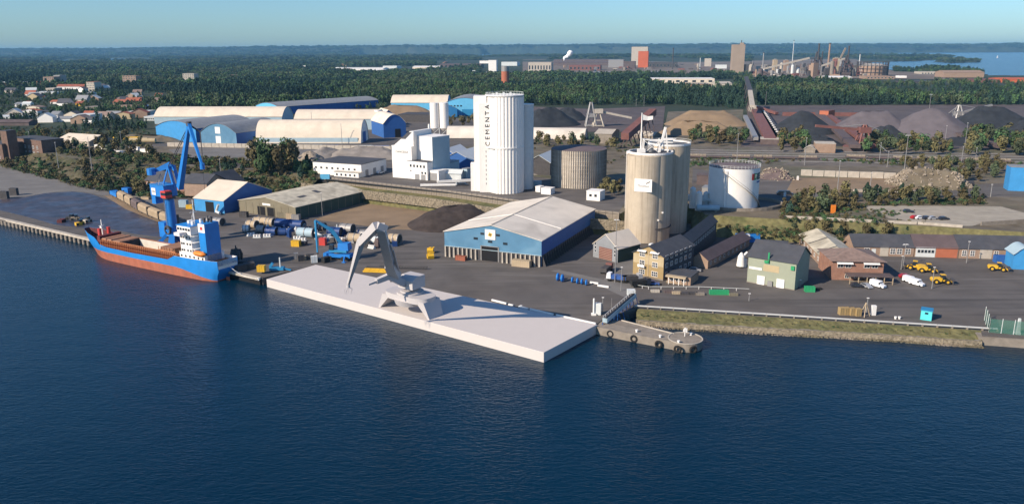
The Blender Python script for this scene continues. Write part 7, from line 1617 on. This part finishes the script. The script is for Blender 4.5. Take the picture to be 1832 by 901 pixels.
# shrubs everywhere: one uncountable mass plus ground cover
pts=[];sc=[]
def scr(poly,z,n,s0,s1,slope=False):
    for x,y in zone(poly,z,n,.3):
        s=random.uniform(s0,s1); pts.append((x,y,(slope_z(x,y) if slope else z)-.15)); sc.append((s*1.4,s*1.4,s))
scr([(0,292),(0,262),(130,283),(400,300),(560,308),(575,330),(560,345),(430,340),(280,350),(150,330)],5,1900,1.2,4.2,True)
scr([(576,330),(700,344),(1000,384),(1060,392),(1000,378),(800,350),(576,322)],6.6,260,.4,1.1)
scr([(1235,300),(1235,284),(1500,290),(1640,300),(1640,292),(1830,300),(1830,290),(1500,286)],TZ,260,1,2.6)
scr([(1395,395),(1395,372),(1560,366),(1760,352),(1760,366),(1550,370),(1480,390),(1560,395),(1720,403)],TZ,320,.8,2.4)
scr([(1250,400),(1400,394),(1832,418),(1832,440),(1500,432),(1400,430)],6,900,.6,2.2)
scr([(1640,376),(1400,372),(1395,392),(1560,396)],TZ,200,.6,1.6)
scr([(0,258),(0,228),(250,232),(280,245),(280,262),(130,274)],TZ,300,1,3.5)
scr([(1145,553),(1400,569),(1750,591),(1750,600),(1400,580),(1145,566)],2.1,420,.15,.5)
scr([(860,268),(860,252),(1230,254),(1230,300),(1100,300),(1000,270)],TZ,160,1,2.6)
scatter('brushwood',wp_,ws_,TV['olive']+TV['birch'][:2],'dense small trees filling in between the single trees of the waste ground','brushwood')
scatter('undergrowth',pts,sc,TV['bush_far']+TV['gbush_far'],'low brown green undergrowth covering banks and waste ground')
# ---------------- forests ----------------
def clear_polys():
    c=[[(-80,262),(-80,236),(270,236),(275,222),(445,262)],[(265,300),(275,206),(455,200),(690,196),(700,188),(870,188),(935,190),(1200,188),(1335,196),(1345,189),(1832,189),(1950,180),(1950,330),(265,330)],
       [(860,134),(860,104),(985,104),(985,132)],[(985,132),(985,108),(1215,106),(1345,112),(1345,134),(1160,136)],[(1345,148),(1345,100),(1600,106),(1600,150),(1470,152)],[(1600,150),(1600,127),(1900,132),(1900,152)],
       [(1155,152),(1155,140),(1315,140),(1315,160),(1230,161)],[(600,130),(600,120),(790,118),(790,127)],[(1330,190),(1330,160),(1354,160),(1354,190)],[(975,118),(780,124),(780,110),(975,108)]]
    return [gp(p,9.5 if max(y for x,y in p)>150 else 6) for p in c]
CL=clear_polys()
fp=[];fs=[];near=[]
bands=[(640,1500,6.0,7,13,1.0,.80),(1500,2600,10,10,15,1.5,1.1),(2600,4800,20,12,17,2.2,1.7),(4800,9000,42,13,19,4.2,3.0),(9000,15800,85,16,26,7.0,5)]
for (y0,y1,st,h0,h1,wx,_) in bands:
    area_n=int(((y0+y1)*.70)*(y1-y0)/(st*st)); Y=rng.uniform(y0,y1,area_n*1); k=rng.uniform(-.72,.72,len(Y)); w=rng.random(len(Y))<(Y/y1); Y=Y[w];k=k[w]; X=k*Y
    m=~watermask(X,Y)
    for p in CL: m&=~pip(X,Y,p)
    m&=vnoise(X,Y,170,3,21)>(.33 if y1<3000 else .37)
    if y1<=1500: m&=~((k<-.40)&(rng.random(len(Y))<.3))
    m&=~((k>.46)&(Y>1050)&(Y<2400)&(rng.random(len(Y))<.72))
    for (fx,fy,fr,fw,fd_) in FOOT:
        if fy<600: continue
        dx=X-fx; dy=Y-fy; lx=dx*math.cos(fr)+dy*math.sin(fr); ly=-dx*math.sin(fr)+dy*math.cos(fr); fm_=min(60,18+fy*.02)
        m&=~((lx>-4)&(lx<fw+4)&(ly>-fm_)&(ly<fd_+4))
    X=X[m];Y=Y[m]; Z=land_h(X,Y); 
    grow=vnoise(X,Y,120,2,40); h=rng.uniform(h0,h1,len(X))*(.5+.95*grow)*rng.choice([.75,1,1,1.2],len(X))*np.where((X/Y<-.45)&(Y<1500),.72,1); wd=h*wx*rng.uniform(.6,.85,len(X))
    a=np.stack([X,Y,Z-.4],-1); b=np.stack([wd,wd,h],-1)
    fp.append(a); fs.append(b)
fp=np.concatenate(fp); fs=np.concatenate(fs); print('forest',len(fp))
# the nearest trees of the forest edge are single trees
ap=fs[:,2]/fp[:,1]; idx=np.argsort(-ap*(fp[:,1]<1200))[:60]; mask=np.ones(len(fp),bool); mask[idx]=False
for i in idx: tree(float(fp[i,0]),float(fp[i,1]),float(fp[i,2]),float(fs[i,2]),float(fs[i,0]),kk:=random.choice(['green','dark','green','birch']),('tall ' if fs[i,2]>12 else 'middling ' if fs[i,2]>9 else 'low ')+{'green':'leafy green','dark':'dark pointed','birch':'pale birch like'}[kk]+' tree at the forest edge '+('behind the round roofed halls' if fp[i,0]/fp[i,1]<-.1 else 'behind the coal ground' if fp[i,0]/fp[i,1]<.25 else 'behind the ore heaps'),'trees at the near edge of the forest',True)
fp=fp[mask];fs=fs[mask]
fk=vnoise(fp[:,0],fp[:,1],260,3,77)+rng.uniform(-.1,.1,len(fp)); fk=np.where(fk>.53,rng.integers(0,3,len(fp)),np.where(fk>.44,rng.integers(3,6,len(fp)),rng.integers(5,9,len(fp))))
scatter('forest',fp,fs,TV['dark_far']+TV['green_far']+TV['birch_far'],'wide dark green forest spreading from the halls to the horizon','forest',kind='stuff',kinds=fk)
